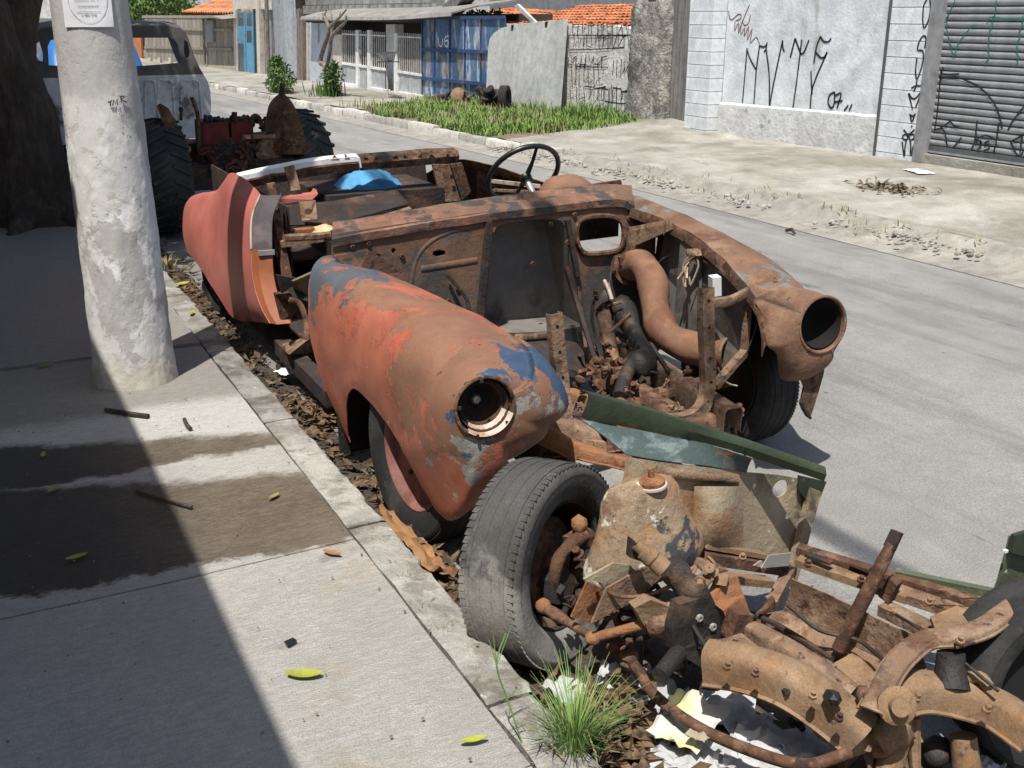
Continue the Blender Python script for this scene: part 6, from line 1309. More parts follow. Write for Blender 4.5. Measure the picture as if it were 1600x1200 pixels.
# ---------------------------------------------------------------- tractor
M('tractor_red', (.14, .022, .018), .75, [((.07, .03, .022), 5, .52, .1), ((.22, .03, .025), 4, .6, .1), (RUSTD, 9, .6, .08)], (.4, 40, .012), fine=.15)
M('lug_tyre', (.030, .032, .034), .85, [((.055, .055, .052), 4, .55, .12), ((.09, .08, .065), 9, .66, .06)], (.4, 40, .01), fine=.15)
TC = V((2.0, 8.7, 0)); tc = thing('old_tractor', TC, 'dismantled red tractor with lugged tyres parked behind the orange car', 'tractor')
def lug_tyre(c, ax, r, w, parent):
    c = V(c); ax = V(ax).normalized(); ro = bpy.data.objects.new('lugged_wheel', None); scene.collection.objects.link(ro); ro.parent = parent; ro.location = c - origin(parent); h = w / 2
    MB().lathe(c, ax, [(r * .55, -h * .7), (r * .7, -h), (r * .85, -h), (r * .92, -h * .7), (r * .94, 0), (r * .92, h * .7), (r * .85, h), (r * .7, h), (r * .55, h * .7)], 40).build('tyre', 'lug_tyre', ro, smooth=40)
    a0 = ax.orthogonal().normalized(); b0 = ax.cross(a0); g = MB(); n = 26
    for k in range(n):
        for s_ in (-1, 1):
            q = 2 * math.pi * (k + (.5 if s_ > 0 else 0)) / n; q2 = q + .17; d1 = a0 * math.cos(q) + b0 * math.sin(q); d2 = a0 * math.cos(q2) + b0 * math.sin(q2)
            p1 = c + d1 * r * .955 + ax * s_ * h * .05; p2 = c + d2 * r * .93 + ax * s_ * h * .98; g.bar(p1, p2, .026, .016, (d1 + d2))
    g.build('lugs', 'lug_tyre', ro)
    MB().lathe(c, ax, [(r * .56, -h * .6), (r * .5, -h * .2), (r * .2, -h * .1), (.01, 0), (.01, h * .1), (r * .2, h * .15), (r * .5, h * .2), (r * .56, h * .6)], 24).build('rim', 'rust', ro, smooth=40)
lug_tyre((1.32, 8.45, .44), (1, .05, 0), .45, .30, tc); lug_tyre((2.47, 8.8, .44), (.97, .22, 0), .45, .30, tc)
T = lambda x, y, Y=8.55: PY(x, y, Y)
MB().box(1.52, 2.42, 8.35, 8.6, .33, .52).jitter(.02, 5).build('transmission', 'rust_dark', tc)
MB().prism([T(318, 192), T(357, 190), T(359, 226), T(320, 228)], (0, .35, 0)).build('engine_block', 'tractor_red', tc); MB().prism([T(361, 191), T(395, 188), T(397, 222), T(363, 226)], (0, .35, 0)).build('engine_block', 'tractor_red', tc)
MB().prism([T(318, 229), T(397, 224), T(390, 262), T(325, 262)], (0, .4, 0)).jitter(.02, 6).build('crankcase', 'rust_dark', tc)
random.seed(6); 
for k in range(13):
    x = 322 + k * 6.6; MB().blob(T(x, 188 - 2 * math.sin(k), 8.6), (.022, .05, random.uniform(.02, .05)), 2, .3, 3).build('valve_part', 'rust_dark', tc, smooth=50)
MB().tube([T(367, 190), T(366, 175)], .022, 8).build('filler_neck', 'rust_dark', tc)
MB().tube(spline([T(392, 194), T(396, 182), T(404, 184), T(410, 198)], 4), .02, 8).build('pipe', 'rust', tc, smooth=50)
MB().tube(spline([T(311, 260), T(310, 200), T(308, 175), T(299, 152)], 4), .016, 8).build('lever', 'rust', tc, smooth=50); MB().tube([T(283, 188), T(283, 172)], .012, 6).build('lever', 'rust_dark', tc); MB().blob(T(283, 171), (.018, .018, .02), 2, .1).build('lever_knob', 'rust_dark', tc, smooth=60)
MB().prism([T(390, 214), T(437, 210), T(440, 255), T(408, 258), T(395, 230)], (0, .3, 0)).build('gear_housing', 'rust', tc); MB().lathe(T(420, 236, 8.53), (0, -1, 0), [(.11, 0), (.11, .02), (.08, .03), (.001, .03), (.001, 0)], 20).build('cover_plate', 'rust_light', tc)
MB().bar(T(378, 214, 8.5), T(438, 212, 8.5), .04, .03).build('drawbar', 'rust_light', tc)
mb = MB()
for k in range(26): mb.blob(T(random.uniform(315, 400), random.uniform(232, 290), random.uniform(8.3, 8.5)), (random.uniform(.02, .06),) * 3, 1, .5, 2)
mb.build('gear_lumps', 'rust_dark', tc)
for k in range(5): MB().tube(spline([T(random.uniform(320, 400), random.uniform(225, 245), 8.35), T(random.uniform(320, 400), random.uniform(245, 262), 8.3), T(random.uniform(320, 400), random.uniform(262, 285), 8.3)], 3), .011, 6).build('pipe', 'tractor_red' if k % 2 else 'rust', tc, smooth=50)
for k in range(22): mech(MB(), T(random.uniform(322, 440), random.uniform(228, 292), random.uniform(8.2, 8.4)), random.uniform(.04, .09), 3).build('gear_parts', random.choice(('rust_dark', 'tractor_red', 'rust', 'rust_dark')), tc, smooth=40)
MB().prism([T(245, 166, 8.3), T(250, 163, 8.3), T(263, 171, 8.3), T(292, 226, 8.25), T(286, 239, 8.25), T(268, 236, 8.25)], (.02, .10, 0)).build('mudguard', 'rust', tc); MB().blob(T(288, 233, 8.25), (.05, .05, .04), 2, .3).build('mudguard_bracket', 'rust_light', tc)
# pointed right mudguard, a curved plate
L1 = [(418, 182), (421, 166), (430, 154), (438, 147)]; R1 = [(476, 215), (468, 185), (455, 160), (441, 147)]
mb = MB(); A_ = spline([T(421, 240), T(417, 200), T(420, 170), T(428, 156), T(438, 148)], 4); B_ = spline([T(480, 240, 8.4), T(475, 210, 8.4), T(465, 178, 8.4), T(453, 158, 8.45), T(442, 148, 8.5)], 4)
mb.sheet([[a, a.lerp(b, .35) + V((0, -.05, .0)), a.lerp(b, .7) + V((0, -.04, 0)), b] for a, b in zip(A_, B_)], .012); mb.build('mudguard', 'rust', tc, smooth=50)
MB().bar(T(440, 150, 8.5), T(441, 131, 8.5), .04, .03).build('mudguard_stem', 'rust_dark', tc)
MB().prism([T(413, 183, 8.45), T(421, 181, 8.45), T(422, 206, 8.45), T(414, 206, 8.45)], (0, .03, 0)).build('lamp_bracket', 'rust_dark', tc)
MB().box(1.5, 2.5, 8.95, 9.3, .35, .62).jitter(.02, 5).build('rear_housing', 'tractor_red', tc)

# ---------------------------------------------------------------- truck cab shell and blue car
M('cab_white', (.66, .67, .665), .75, [((.52, .525, .52), 2, .52, .1), ((.14, .13, .12), 4, .6, .07), ((.10, .075, .06), 3, .62, .06, None, .9, ((0, 0, -.8), -.3))], (.2, 20, .01), fine=.08)
M('cab_dark', (.105, .10, .092), .8, [((.15, .14, .13), 3, .55, .1), ((.12, .07, .05), 5, .64, .06)], (.2, 20, .01), fine=.1)
KC = V((1.9, 12.3, 0)); cab = thing('truck_cab', KC, 'bare white and black truck cab shell with empty rear window', 'truck cab')
KY = 12.0; K = lambda x, y, d=0: PY(x, y, KY + d)
# rear face: outline with windows cut through; left half hidden by the pole is mirrored
xr = K(330, 150).x; xc = K(222, 60).x - .28
def mir(p): return V((2 * xc - p.x, p.y, p.z))
up_r = [(222, 40.5), (262, 40.5), (283, 44), (291, 52), (297, 68), (304, 88), (312, 106), (318, 116)]
low_r = [(318, 116), (325, 128), (329, 145), (330, 168), (328, 192), (326, 215)]
wr = [(222, 59), (262, 59), (272, 61), (278, 70), (283, 98), (222, 103)]; qr = [(288, 62), (293, 66), (297, 82), (296, 90), (290, 92), (287, 80)]
def sym(pts): a = [K(*p) for p in pts]; return [mir(p) for p in a[::-1]] + a
U = sym(up_r); Wn = sym(wr); qa = [K(*p) for p in qr]
MB().prism(U, (0, .03, 0), [Wn, qa, [mir(p) for p in qa]]).build('cab_back_upper', 'cab_dark', cab)
MB().prism(sym(low_r), (0, .03, 0)).build('cab_back_lower', 'cab_white', cab)
for x0, x1 in ((227, 243), (247, 270), (283, 312)):
    pts = [(x0, 190), (x0, 130), ((x0 * 2 + x1) / 3, 126), (x1 - 3, 127), (x1, 140), (x1 + 4, 190)]; MB().tube(spline([K(a, b, -.004) for a, b in pts], 3), .012, 6, flat=.5).build('pressed_panel', 'cab_white', cab, smooth=50)
Uf = [p + V((0, 1.15, 0)) for p in U]
MB().sheet([[a, a + V((0, .3, .05)), a + V((0, .8, .05)), a + V((0, 1.15, 0))] for a in U], .01).build('cab_roof', 'cab_dark', cab, smooth=60)
lw = [K(*p) for p in low_r]; MB().sheet([[a + V((0, .03, 0)), a + V((.02, .5, 0)), a + V((0, 1.15, 0))] for a in lw], .01).build('cab_side', 'cab_white', cab, smooth=50); MB().sheet([[mir(a) + V((0, .03, 0)), mir(a) + V((0, 1.15, 0))] for a in lw], .01).build('cab_side', 'cab_white', cab)
for s_ in (-.6, .6): wheel('rear_wheel', (xc + s_, 12.6, .36), (1, 0, 0), .36, .2, cab, 'tyre', 'rust_dark')
MB().box(xc - .4, xc + .4, 11.9, 13.4, .35, .5).build('chassis', 'rust_dark', cab)
M('car_blue', (.03, .15, .42), .35, [((.02, .10, .30), 3, .56, .1)], (.03, 10, .003), spec=.5, var=.08)
BC = V((1.65, 15.4, 0)); bc_ = thing('blue_car', BC, 'bright blue small rounded car hidden behind the utility pole', 'car')
secs = []
xl_, xr_ = PY(57, 60, 15).x, PY(228, 105, 15).x + .02; xm = (xl_ + xr_) / 2; hw = (xr_ - xl_) / 2 * 1.1
for (yy, zr, zb_, wr_, ww) in ((14.2, .62, .25, .55, .78), (14.35, .72, .22, .6, .86), (14.7, .82, .2, .66, .95), (15.0, 1.34, .2, .68, 1.0), (15.3, 1.43, .2, .72, 1.0), (16.0, 1.42, .2, .70, 1.0), (16.5, 1.15, .2, .62, .95), (16.9, .8, .22, .5, .82), (17.05, .6, .25, .4, .7)):
    pts = [(-ww, zb_), (-ww * 1.02, .5), (-ww * .98, .72), (-(ww * .98 + wr_) / 2, .72 + (zr - .72) * .5 if zr > .9 else zr * .95), (-wr_, zr - .08 if zr > .9 else zr * .99), (-wr_ * .5, zr), (0, zr + .01)]
    sec = pts + [(-a, b) for a, b in pts[-2::-1]]; secs.append([V((xm + a * hw, yy, b + G(yy))) for a, b in sec])
MB().sheet(loft(secs, 3, 3), -.01).build('body', 'car_blue', bc_, smooth=60)
MB().prism([V((xm + a * hw, 14.92 - .06 * (b - 1.1), b)) for a, b in ((-.62, .9), (.62, .9), (.55, 1.28), (-.55, 1.28))], (0, -.02, .0)).build('windscreen', 'door_glass', bc_)
MB().box(xm - hw, xm + hw, 14.08, 14.16, .34, .44).build('bumper', 'chrome_worn', bc_)
for s_ in (-1, 1):
    MB().lathe((xm + s_ * hw * .62, 14.22, .62), (0, -1, 0), [(.09, 0), (.085, .03), (.05, .05), (.001, .055), (.001, 0)], 16).build('headlight', 'plastic_white', bc_, smooth=50)
    for yy in (14.75, 16.4): wheel('wheel', (xm + s_ * hw * .85, yy, .28 + G(yy)), (s_, 0, 0), .29, .15, bc_, 'tyre', 'frame_grey')
# ---------------------------------------------------------------- vegetation on the far side
random.seed(31)
mb = MB()
def blade(mb, p, L, lean, w=.012):
    a = random.uniform(0, 2 * math.pi); d = V((math.cos(a), math.sin(a), 0)); s = V((-d.y, d.x, 0)) * w
    q = p + V((0, 0, L * .6)) + d * lean * .35; t = p + V((0, 0, L * .92)) + d * lean
    mb.add([p - s, p + s, q + s * .7, q - s * .7, t], [(0, 1, 2, 3), (3, 2, 4)])
k = 0
while k < 15000:
    x = random.uniform(FK + .1, XW - .08); y = random.uniform(12.3, 19.6)
    dn = noise.noise(V((x * 1.3, y * .9, 3))) + .35
    if y > 17.6: dn -= (y - 17.6) * .45
    if y < 13.2 and x < 7.4: dn -= (13.2 - y) * .9
    if dn < random.uniform(-.05, .5): continue
    k += 1; z = G(y) + .10 + .05 * (x - FK) / 2
    L = random.uniform(.05, .17) * (1.6 if x > 8.1 else .8 if x < 6.7 else 1) * (1 + .7 * noise.noise(V((x * 2.2, y * 2.2, 9)))); blade(mb, V((x, y, z)), L, random.uniform(.02, .12), .011)
mbd = MB()
for _ in range(2600):
    x = random.uniform(FK + .1, XW - .08); y = random.uniform(12.2, 19.4)
    if noise.noise(V((x * 1.1, y * 1.1, 30))) < -.05: continue
    blade(mbd, V((x, y, G(y) + .10 + .05 * (x - FK) / 2)), random.uniform(.06, .26), random.uniform(.02, .15), .007)
tag(mbd.build('dry_grass', 'grass_dry', recalc=False), 'dry straw stalks mixed into the far verge grass', 'grass', kind='stuff')
tag(mb.build('verge_grass', 'grass', recalc=False), 'green grass growing on the far verge in front of the blue gate', 'grass', kind='stuff')
mb = MB()
for (px, n, h) in ((925, 200, .4), (900, 60, .28), (795, 60, .26), (960, 60, .2), (700, 40, .2)):
    for k in range(n):
        p = PX(px + random.gauss(0, 9), 172, XW - .12); p.z = G(p.y) + .14; p.x -= random.uniform(0, .35); blade(mb, p, random.uniform(.4, 1) * h, random.uniform(.03, .2), .010)
tag(mb.build('tall_weeds', 'grass', recalc=False), 'taller weeds along the foot of the cracked wall', 'weeds', kind='stuff')
mb = MB()
for k in range(700):
    y = random.uniform(3.5, 12.2); x = FK + random.gauss(.04, .16)
    if noise.noise(V((y * 1.6, x * 3, 0))) < .08: continue
    blade(mb, V((x, y, G(y) + .05 + .05 * (x > FK))), random.uniform(.02, .07), random.uniform(.01, .08), .005)
tag(mb.build('kerb_weeds', 'grass_dry', recalc=False), 'dry weeds in the crumbling kerb before the garage', 'weeds', kind='stuff')
mb = MB()
for k in range(900):
    y = random.uniform(3.2, 12.6); x = FK + random.gauss(-.02, .11); r_ = random.uniform(.006, .024)
    if noise.noise(V((y * .8, 4, 2))) < -.1: continue
    mb.blob(V((x, y, G(y) + .045 + .02 * noise.noise(V((x * 3, y * 3, 0))))), (r_ * 1.3, r_, r_ * .7), 1, .3, 2)
tag(mb.build('rubble', 'kerb_far', smooth=30, recalc=False), 'loose crumbled concrete rubble along the far kerb', 'rubble', kind='stuff')
def shrub(name, label, base, pts, n, size, spread, mat='leaf', stems=5):
    t = thing(name, base, label, 'shrub'); base = V(base); m = MB(); st = MB()
    for c, rad in pts:
        st.tube(spline([base, base.lerp(c, .5) + rdir() * .04, c], 3), .010, 5)
        for k in range(int(n * rad)):
            p = c + rdir() * rad * random.random() ** .45; leafquad(m, p, (rdir() + V((0, 0, -.2)) + (p - c).normalized() * .6), (0, 0, 1), random.uniform(.6, 1.2) * size, size * .5)
    m.build('foliage', mat, t, recalc=False); st.build('stems', 'bark_light', t, smooth=60); return t
bp = PZ(437, 147, -.12)
shrub('leafy_shrub', 'bright green leafy shrub on the far pavement near the corrugated sheets', bp, [(PX(433, 105, bp.x), .22), (PX(441, 120, bp.x), .28), (PX(428, 128, bp.x), .22), (PX(448, 132, bp.x), .22), (PX(436, 140, bp.x), .2), (PX(432, 98, bp.x), .15)], 900, .10, 1)
sp_ = PZ(513, 156, -.14)
shrub('leafy_shrub', 'small shrub round the foot of the bare sapling', sp_ + V((.1, .1, 0)), [(PX(520, 108, sp_.x), .16), (PX(522, 120, sp_.x), .22), (PX(515, 118, sp_.x), .16), (PX(518, 132, sp_.x), .18)], 800, .10, 1)
t = thing('sword_plant', sp_, 'clump of upright sword shaped leaves by the far footway', 'plant'); m = MB()
for k in range(110):
    p = sp_ + V((random.gauss(0, .14), random.gauss(0, .26), -.02)); L = random.uniform(.2, .5); d = V((random.uniform(-.3, .3), random.uniform(-.4, .4), 1)).normalized(); s_ = d.cross(V((1, .3, 0))).normalized() * .018
    m.add([p - s_, p + s_, p + d * L * .6 + s_ * 1.1, p + d * L * .6 - s_ * 1.1, p + d * L], [(0, 1, 2, 3), (3, 2, 4)])
m.build('leaves', 'leaf', t, recalc=False)
t = thing('bare_sapling', sp_ + V((0, .15, 0)), 'bare crooked sapling in front of the white house', 'tree'); m = MB(); Z = lambda a, b: PX(460 + .15 * a, .15 * b, sp_.x)
for pts, r0, r1 in (([(335, 1000), (335, 870), (328, 700), (272, 640), (310, 480), (350, 370), (350, 270), (300, 140)], .07, .035), ([(335, 700), (365, 560), (385, 400), (450, 310), (530, 230), (540, 160)], .05, .02), ([(355, 300), (420, 230), (480, 170), (540, 100)], .035, .015), ([(315, 220), (300, 190), (340, 100)], .025, .01), ([(395, 220), (375, 90), (355, 10)], .014, .006), ([(470, 180), (480, 120)], .014, .006), ([(520, 240), (545, 215)], .02, .012)):
    q = spline([Z(*p) for p in pts], 4); m.tube(q, rlist(r0, r1, len(q)), 8)
m.build('trunk', 'bark_light', t, smooth=60)
# hedge behind the board fence, and tree crowns that close the far end of the street
def crown(name, label, c, rad, n, leaf=.3, mat='leaf'):
    t = thing(name, V((c[0], c[1], G(c[1]))), label, 'tree'); m = MB(); c = V(c)
    for k in range(n):
        d = rdir(); p = c + V((d.x * rad[0], d.y * rad[1], d.z * rad[2])) * (.55 + .45 * random.random())
        for j in range(5): leafquad(m, p + rdir() * leaf, rdir(), (0, 0, 1), leaf * random.uniform(.7, 1.2), leaf * .5)
    m.build('crown', mat, t, recalc=False); mm = MB(); mm.tube([V((c.x, c.y, G(c.y) - .2)), c], [rad[0] * .12, rad[0] * .06], 8); mm.build('trunk', 'bark', t, smooth=60)
p = PX(250, 12, XW + 2.0); crown('hedge_tree', 'leafy green tree top showing over the board fence', (p.x, p.y, 1.9), (1.6, 5.5, .75), 500, .3)
p = PX(190, 5, XW + 4); crown('hedge_tree', 'taller green tree behind the left end of the board fence', (p.x + 2, p.y + 6, 4), (4, 6, 3), 500, .5, 'leaf_dark')
tag(MB().prism([PX(206, 36, XW - .1), PX(219, 36, XW - .1), PX(222, 100, XW - .1), PX(209, 100, XW - .1)], (.1, 0, 0)).build('brick_pier', 'roof_tile'), 'orange brick pier at the left end of the board fence', 'pier')
# litter basket on a post
tb = thing('litter_basket', PX(606, 152, 7.7), 'slatted litter basket on a thin post before the white railing', 'litter basket'); XT = 7.7
for k in range(9):
    t0 = k / 9; t1 = (k + .62) / 9; MB().prism([PX(587 + 32 * t0, 82.5, XT), PX(587 + 32 * t1, 82.5, XT), PX(599 + 17 * t1, 96, XT + .1), PX(599 + 17 * t0, 96, XT + .1)], (.008, 0, 0)).build('slat', 'frame_grey', tb)
    MB().prism([PX(587 + 32 * t0, 81.5, XT + .35), PX(587 + 32 * t1, 81.5, XT + .35), PX(599 + 17 * t1, 95, XT + .26), PX(599 + 17 * t0, 95, XT + .26)], (.008, 0, 0)).build('slat', 'steel_dark', tb)
MB().bar(PX(586, 82, XT), PX(620, 82, XT), .015, .025).build('rim_bar', 'steel_dark', tb); MB().bar(PX(598, 96.5, XT + .15), PX(617, 96.5, XT + .15), .2, .02).build('base', 'steel_dark', tb)
MB().tube([PX(604, 97, XT + .15), PX(606, 156, XT + .15)], .02, 8).build('post', 'bar_white', tb, smooth=60)
# engine scrap in the grass
J = lambda x, y, X=8.0: PX(x, y, X)
t = thing('scrap_axle', J(668, 176), 'rusty axle and springs lying in the grass by the blue gate', 'scrap')
MB().tube(spline([J(640, 168), J(660, 158), J(690, 152), J(700, 150)], 3), .05, 8).build('axle_tube', 'rust_dark', t, smooth=50); MB().bar(J(650, 176), J(690, 165), .12, .08).build('spring_pack', 'rust', t); mech(MB(), J(662, 168), .22, 7).build('hub_parts', 'rust_dark', t, smooth=40)
MB().tube(spline([J(640, 160), J(670, 154), J(697, 151)], 3), .02, 6).build('rod', 'rust_dark', t)
wheel('scrap_wheel', J(687, 171, 7.9), V((-.8, -.6, .2)), .2, .1, t, 'tyre', 'silver')
t = thing('scrap_engine', J(720, 172), 'rusty engine with a tan drum on top lying in the grass', 'scrap'); dc = J(717, 150)
MB().lathe(dc, V((-.5, -.6, .35)), [(.10, -.08), (.12, -.07), (.13, .08), (.11, .10), (.05, .11), (.002, .11), (.002, -.08)], 22).build('drum', 'rust_dust', t, smooth=40); mech(MB(), J(722, 168), .25, 9).build('engine_block', 'rust', t, smooth=40); mech(MB(), J(705, 166), .22, 7).build('gear_parts', 'rust_dark', t, smooth=40)
MB().tube(spline([J(690, 165), J(702, 153), J(717, 152)], 4), .02, 6).build('bent_pipe', 'silver', t, smooth=50)
t = thing('scrap_gearbox', J(768, 172), 'dark greasy gearbox lump lying in the grass by the tyre', 'scrap'); mech(MB(), J(768, 158), .28, 10).build('casing', 'rust_dark', t, smooth=40); MB().lathe(J(765, 150), V((-.3, -.5, .8)), [(.09, 0), (.1, .04), (.05, .08), (.002, .09), (.002, 0)], 16).build('cover', 'silver', t, smooth=40); MB().tube(spline([J(750, 172), J(757, 158), J(764, 165)], 4), .04, 7).build('arm', 'rust', t, smooth=50)
t = thing('spare_tyre', J(789, 172), 'upright black tyre in the grass before the leaning concrete sheets', 'tyre'); wheel('tyre_body', J(788.5, 155, 8.0), V((.75, -.65, 0)), .22, .13, t, 'tyre', None)
# bits on the far pavement
def crumple(name, mat, c, w, h, amp, label, cat, group=None, rz=0, rise=.02, n=9):
    rows = []; ca, sa = math.cos(rz), math.sin(rz); off = random.random() * 30
    for i in range(n + 1):
        row = []
        for j in range(n + 1):
            u = (i / n - .5); v = (j / n - .5); e = 1 + .14 * noise.noise(V((u * 4 + off, v * 4, 2)))
            x = u * w * e; y = v * h * e; nz_ = noise.noise(V((u * 2.6 + off, v * 2.6, 0))) + .28 * noise.noise(V((u * 6 + off, v * 6, 1)))
            row.append(V((c[0] + x * ca - y * sa, c[1] + x * sa + y * ca, c[2] + rise + amp * abs(nz_) * 1.6)))
        rows.append(row)
    o = MB().sheet(rows, .0012).build(name, mat, smooth=25); return tag(o, label, cat, group)
crumple('paper_scrap', 'paper', tuple(PZ(1435, 271, farz(7.6, 7.4) + .01)), .16, .32, .008, 'flat white paper lying on the far pavement before the shutter', 'paper', rz=-.3)
c = PZ(1395, 297, .14); mb = MB()
for k in range(150): leafquad(mb, c + V((random.gauss(0, .1), random.gauss(0, .16), random.uniform(0, .03))), V((random.uniform(-1, 1), random.uniform(-1, 1), random.uniform(-.1, .2))), rdir(.4), random.uniform(.05, .12), .03)
tag(mb.build('dry_leaf_pile', 'soil', recalc=False), 'small heap of dry brown leaves on the far pavement', 'leaf heap', kind='stuff')
for i, ((x, y), (x2, y2), lab) in enumerate((((1355, 262), (1375, 258), 'short twig on the far pavement before the block pillar'), ((1222, 246), (1238, 247), 'thin twig on the far pavement before the plaster wall'), ((1228, 360), (1242, 365), 'dark metal scrap lying on the road beyond the rusty wing'))):
    p, q = PZ(x, y, .14 if i < 2 else .012), PZ(x2, y2, .14 if i < 2 else .012); tag(MB().tube([p, p.lerp(q, .5) + V((.01, 0, .02)), q], [.012, .014, .008], 6).build('twig', 'bark', smooth=50), lab, 'twig')

# ---------------------------------------------------------------- gutter litter near the car
M('dead_leaf', (.095, .062, .036), .85, [((.19, .125, .07), 30, .5, .1), ((.06, .04, .028), 26, .56, .08), ((.24, .24, .09), 22, .68, .04)], None, var=.25, vs=40)
mb = MB()
def leaflitter(mb, n, fy, fx, zz=.012):
    for k in range(n):
        y = fy(); x = fx(y); p = V((x, y, zz + random.uniform(0, .03))); L = random.uniform(.03, .085); d = V((random.uniform(-1, 1), random.uniform(-1, 1), random.uniform(-.15, .3)))
        leafquad(mb, p, d, rdir(.3), L, L * random.uniform(.25, .5), random.uniform(-.2, .3))
leaflitter(mb, 620, lambda: random.uniform(3.0, 8.2), lambda y: 1.02 + abs(random.gauss(0, .11)))
leaflitter(mb, 200, lambda: random.uniform(1.2, 3.0), lambda y: 1.02 + abs(random.gauss(0, .10)))
leaflitter(mb, 160, lambda: random.gauss(4.05, .12), lambda y: random.gauss(1.2, .07), .03)
tag(mb.build('leaf_litter', 'dead_leaf', recalc=False), 'dead leaves and dirt gathered in the gutter along the kerb', 'leaf litter', kind='stuff')
mb = MB()
for k in range(2600):
    y = random.uniform(1.0, 8.5); x = 1.0 + abs(random.gauss(.03, .10)); r_ = random.uniform(.002, .007); mb.blob((x, y, .008), (r_, r_, r_ * .7), 0, 0)
tag(mb.build('gutter_grit', 'dark_soil', recalc=False), 'loose grit and crumbs in the gutter', 'grit', kind='stuff')
# rubbish under the front end wreck
M('rag_white', (.50, .505, .51), .85, [((.38, .385, .39), 7, .52, .1), ((.30, .28, .25), 9, .64, .06)], (.4, 60, .008), var=.1)
M('bag_yellowish', (.62, .61, .52), .7, [((.68, .66, .35), 8, .57, .05), ((.06, .20, .36), 11, .645, .02), ((.72, .73, .74), 6, .6, .08)], (.3, 50, .006), var=.08)
grp = 'rubbish under the front end wreck'
scr_ = [(885, 1075, .10, .09, .03), (975, 1072, .16, .13, .035), (1010, 1085, .16, .12, .04), (1052, 1110, .16, .12, .03), (960, 1065, .08, .07, .03), (1140, 1110, .15, .13, .035), (1175, 1135, .12, .10, .03), (1220, 1160, .20, .12, .04), (1060, 1188, .17, .11, .035), (1000, 1120, .08, .12, .03), (1190, 1195, .16, .10, .03), (1115, 1180, .13, .1, .03), (930, 1190, .12, .08, .02), (1040, 1150, .06, .05, .03), (1270, 1180, .12, .1, .03), (1330, 1085, .08, .1, .02), (1180, 1045, .10, .12, .02), (1545, 1195, .06, .05, .02)]
slab_ = ['small crumpled white scrap just below the bare tyre at the kerb', 'large grey white rag below the drop link of the wreck', 'white rag half under the upper end of the anti-roll bar', 'white scrap under the middle of the anti-roll bar',
    'smallest rag between the bare tyre and the anti-roll bar', 'pale rag in the shade of the curved subframe beam', 'grey scrap right of the printed plastic bag', 'wide white sheet under the end of the subframe beam', 'white scrap at the picture edge below the plastic bag',
    'narrow upright scrap beside the dead leaves and grass tuft', 'white rag at the picture edge under the anti-roll bar', 'white scrap between the plastic bag and the anti-roll bar', 'flat scrap beside the foot of the grass tuft', 'tiny white scrap left of the printed plastic bag',
    'white scrap below the suspension arm end', 'white scrap showing between the two subframe beams', 'pale scrap seen through the gap behind the steering rack', 'small white scrap at the lower right edge by the damper tube']
k_ = 0
for x, y, w, h, a in scr_:
    crumple('paper_scrap', 'rag_white', tuple(PZ(x, y, .03)), w, h, a, slab_[k_], 'rubbish', grp, rz=random.uniform(0, 3), rise=-.01); k_ += 1
crumple('plastic_bag', 'bag_yellowish', tuple(PZ(1075, 1140, .045)), .19, .13, .03, 'pale plastic bag with yellow and blue print under the wreck', 'bag', rz=.5)
crumple('dead_leaf', 'fence_low', tuple(PZ(1093, 1158, .085)), .05, .05, .01, 'single tan dead leaf on top of the printed plastic bag', 'leaf', rz=.4)
for i, (x, y, w, h, lab) in enumerate(((455, 586, .12, .10, 'white crumpled paper in the gutter behind the front wing'), (478, 590, .14, .09, 'larger white paper sheet half under the car behind the front wing'))): crumple('paper_scrap', 'paper', tuple(PZ(x, y, .03)), w, h, .02, lab, 'paper', rz=.3 + i)
mb = MB()
for k in range(240):
    p = PZ(random.gauss(955, 26), random.gauss(1140, 34), .03) + V((0, 0, random.uniform(0, .03))); L = random.uniform(.03, .09); leafquad(mb, p, V((random.uniform(-1, 1), random.uniform(-1, 1), random.uniform(-.1, .4))), rdir(.2), L, L * .4)
tag(mb.build('leaf_litter', 'dead_leaf', recalc=False), 'brown dead leaves between the grass tuft and the rubbish', 'leaf litter', kind='stuff')
# curled dry palm leaf in the gutter by the front wheel
pp_ = [PZ(x, y, .03) for x, y in ((600, 800), (625, 838), (652, 858), (668, 880), (690, 902), (712, 898))]; Q_ = spline(pp_, 5); rows = []
for i, q in enumerate(Q_):
    w = .035 * (1 + .4 * noise.noise(V((i * .5, 0, 0)))) * (.5 if i < 3 or i > len(Q_) - 3 else 1); s_ = V((.8, -.3, 0)).normalized()
    rows.append([q - s_ * w + V((0, 0, .02)), q - s_ * w * .4 + V((0, 0, .03 + .01 * math.sin(i))), q + s_ * w * .3 + V((0, 0, .012)), q + s_ * w + V((0, 0, .03 * abs(math.sin(i * .9))))])
M('dry_palm', (.30, .165, .075), .8, [((.20, .10, .05), 14, .52, .08, (1, .3, 1)), ((.38, .25, .13), 9, .62, .06)], (.5, 30, .01), var=.2)
tag(MB().sheet(rows, .002).jitter(.008, 18).build('palm_leaf', 'dry_palm', smooth=30), 'curled dry brown palm leaf in the gutter beside the front wheel', 'leaf')
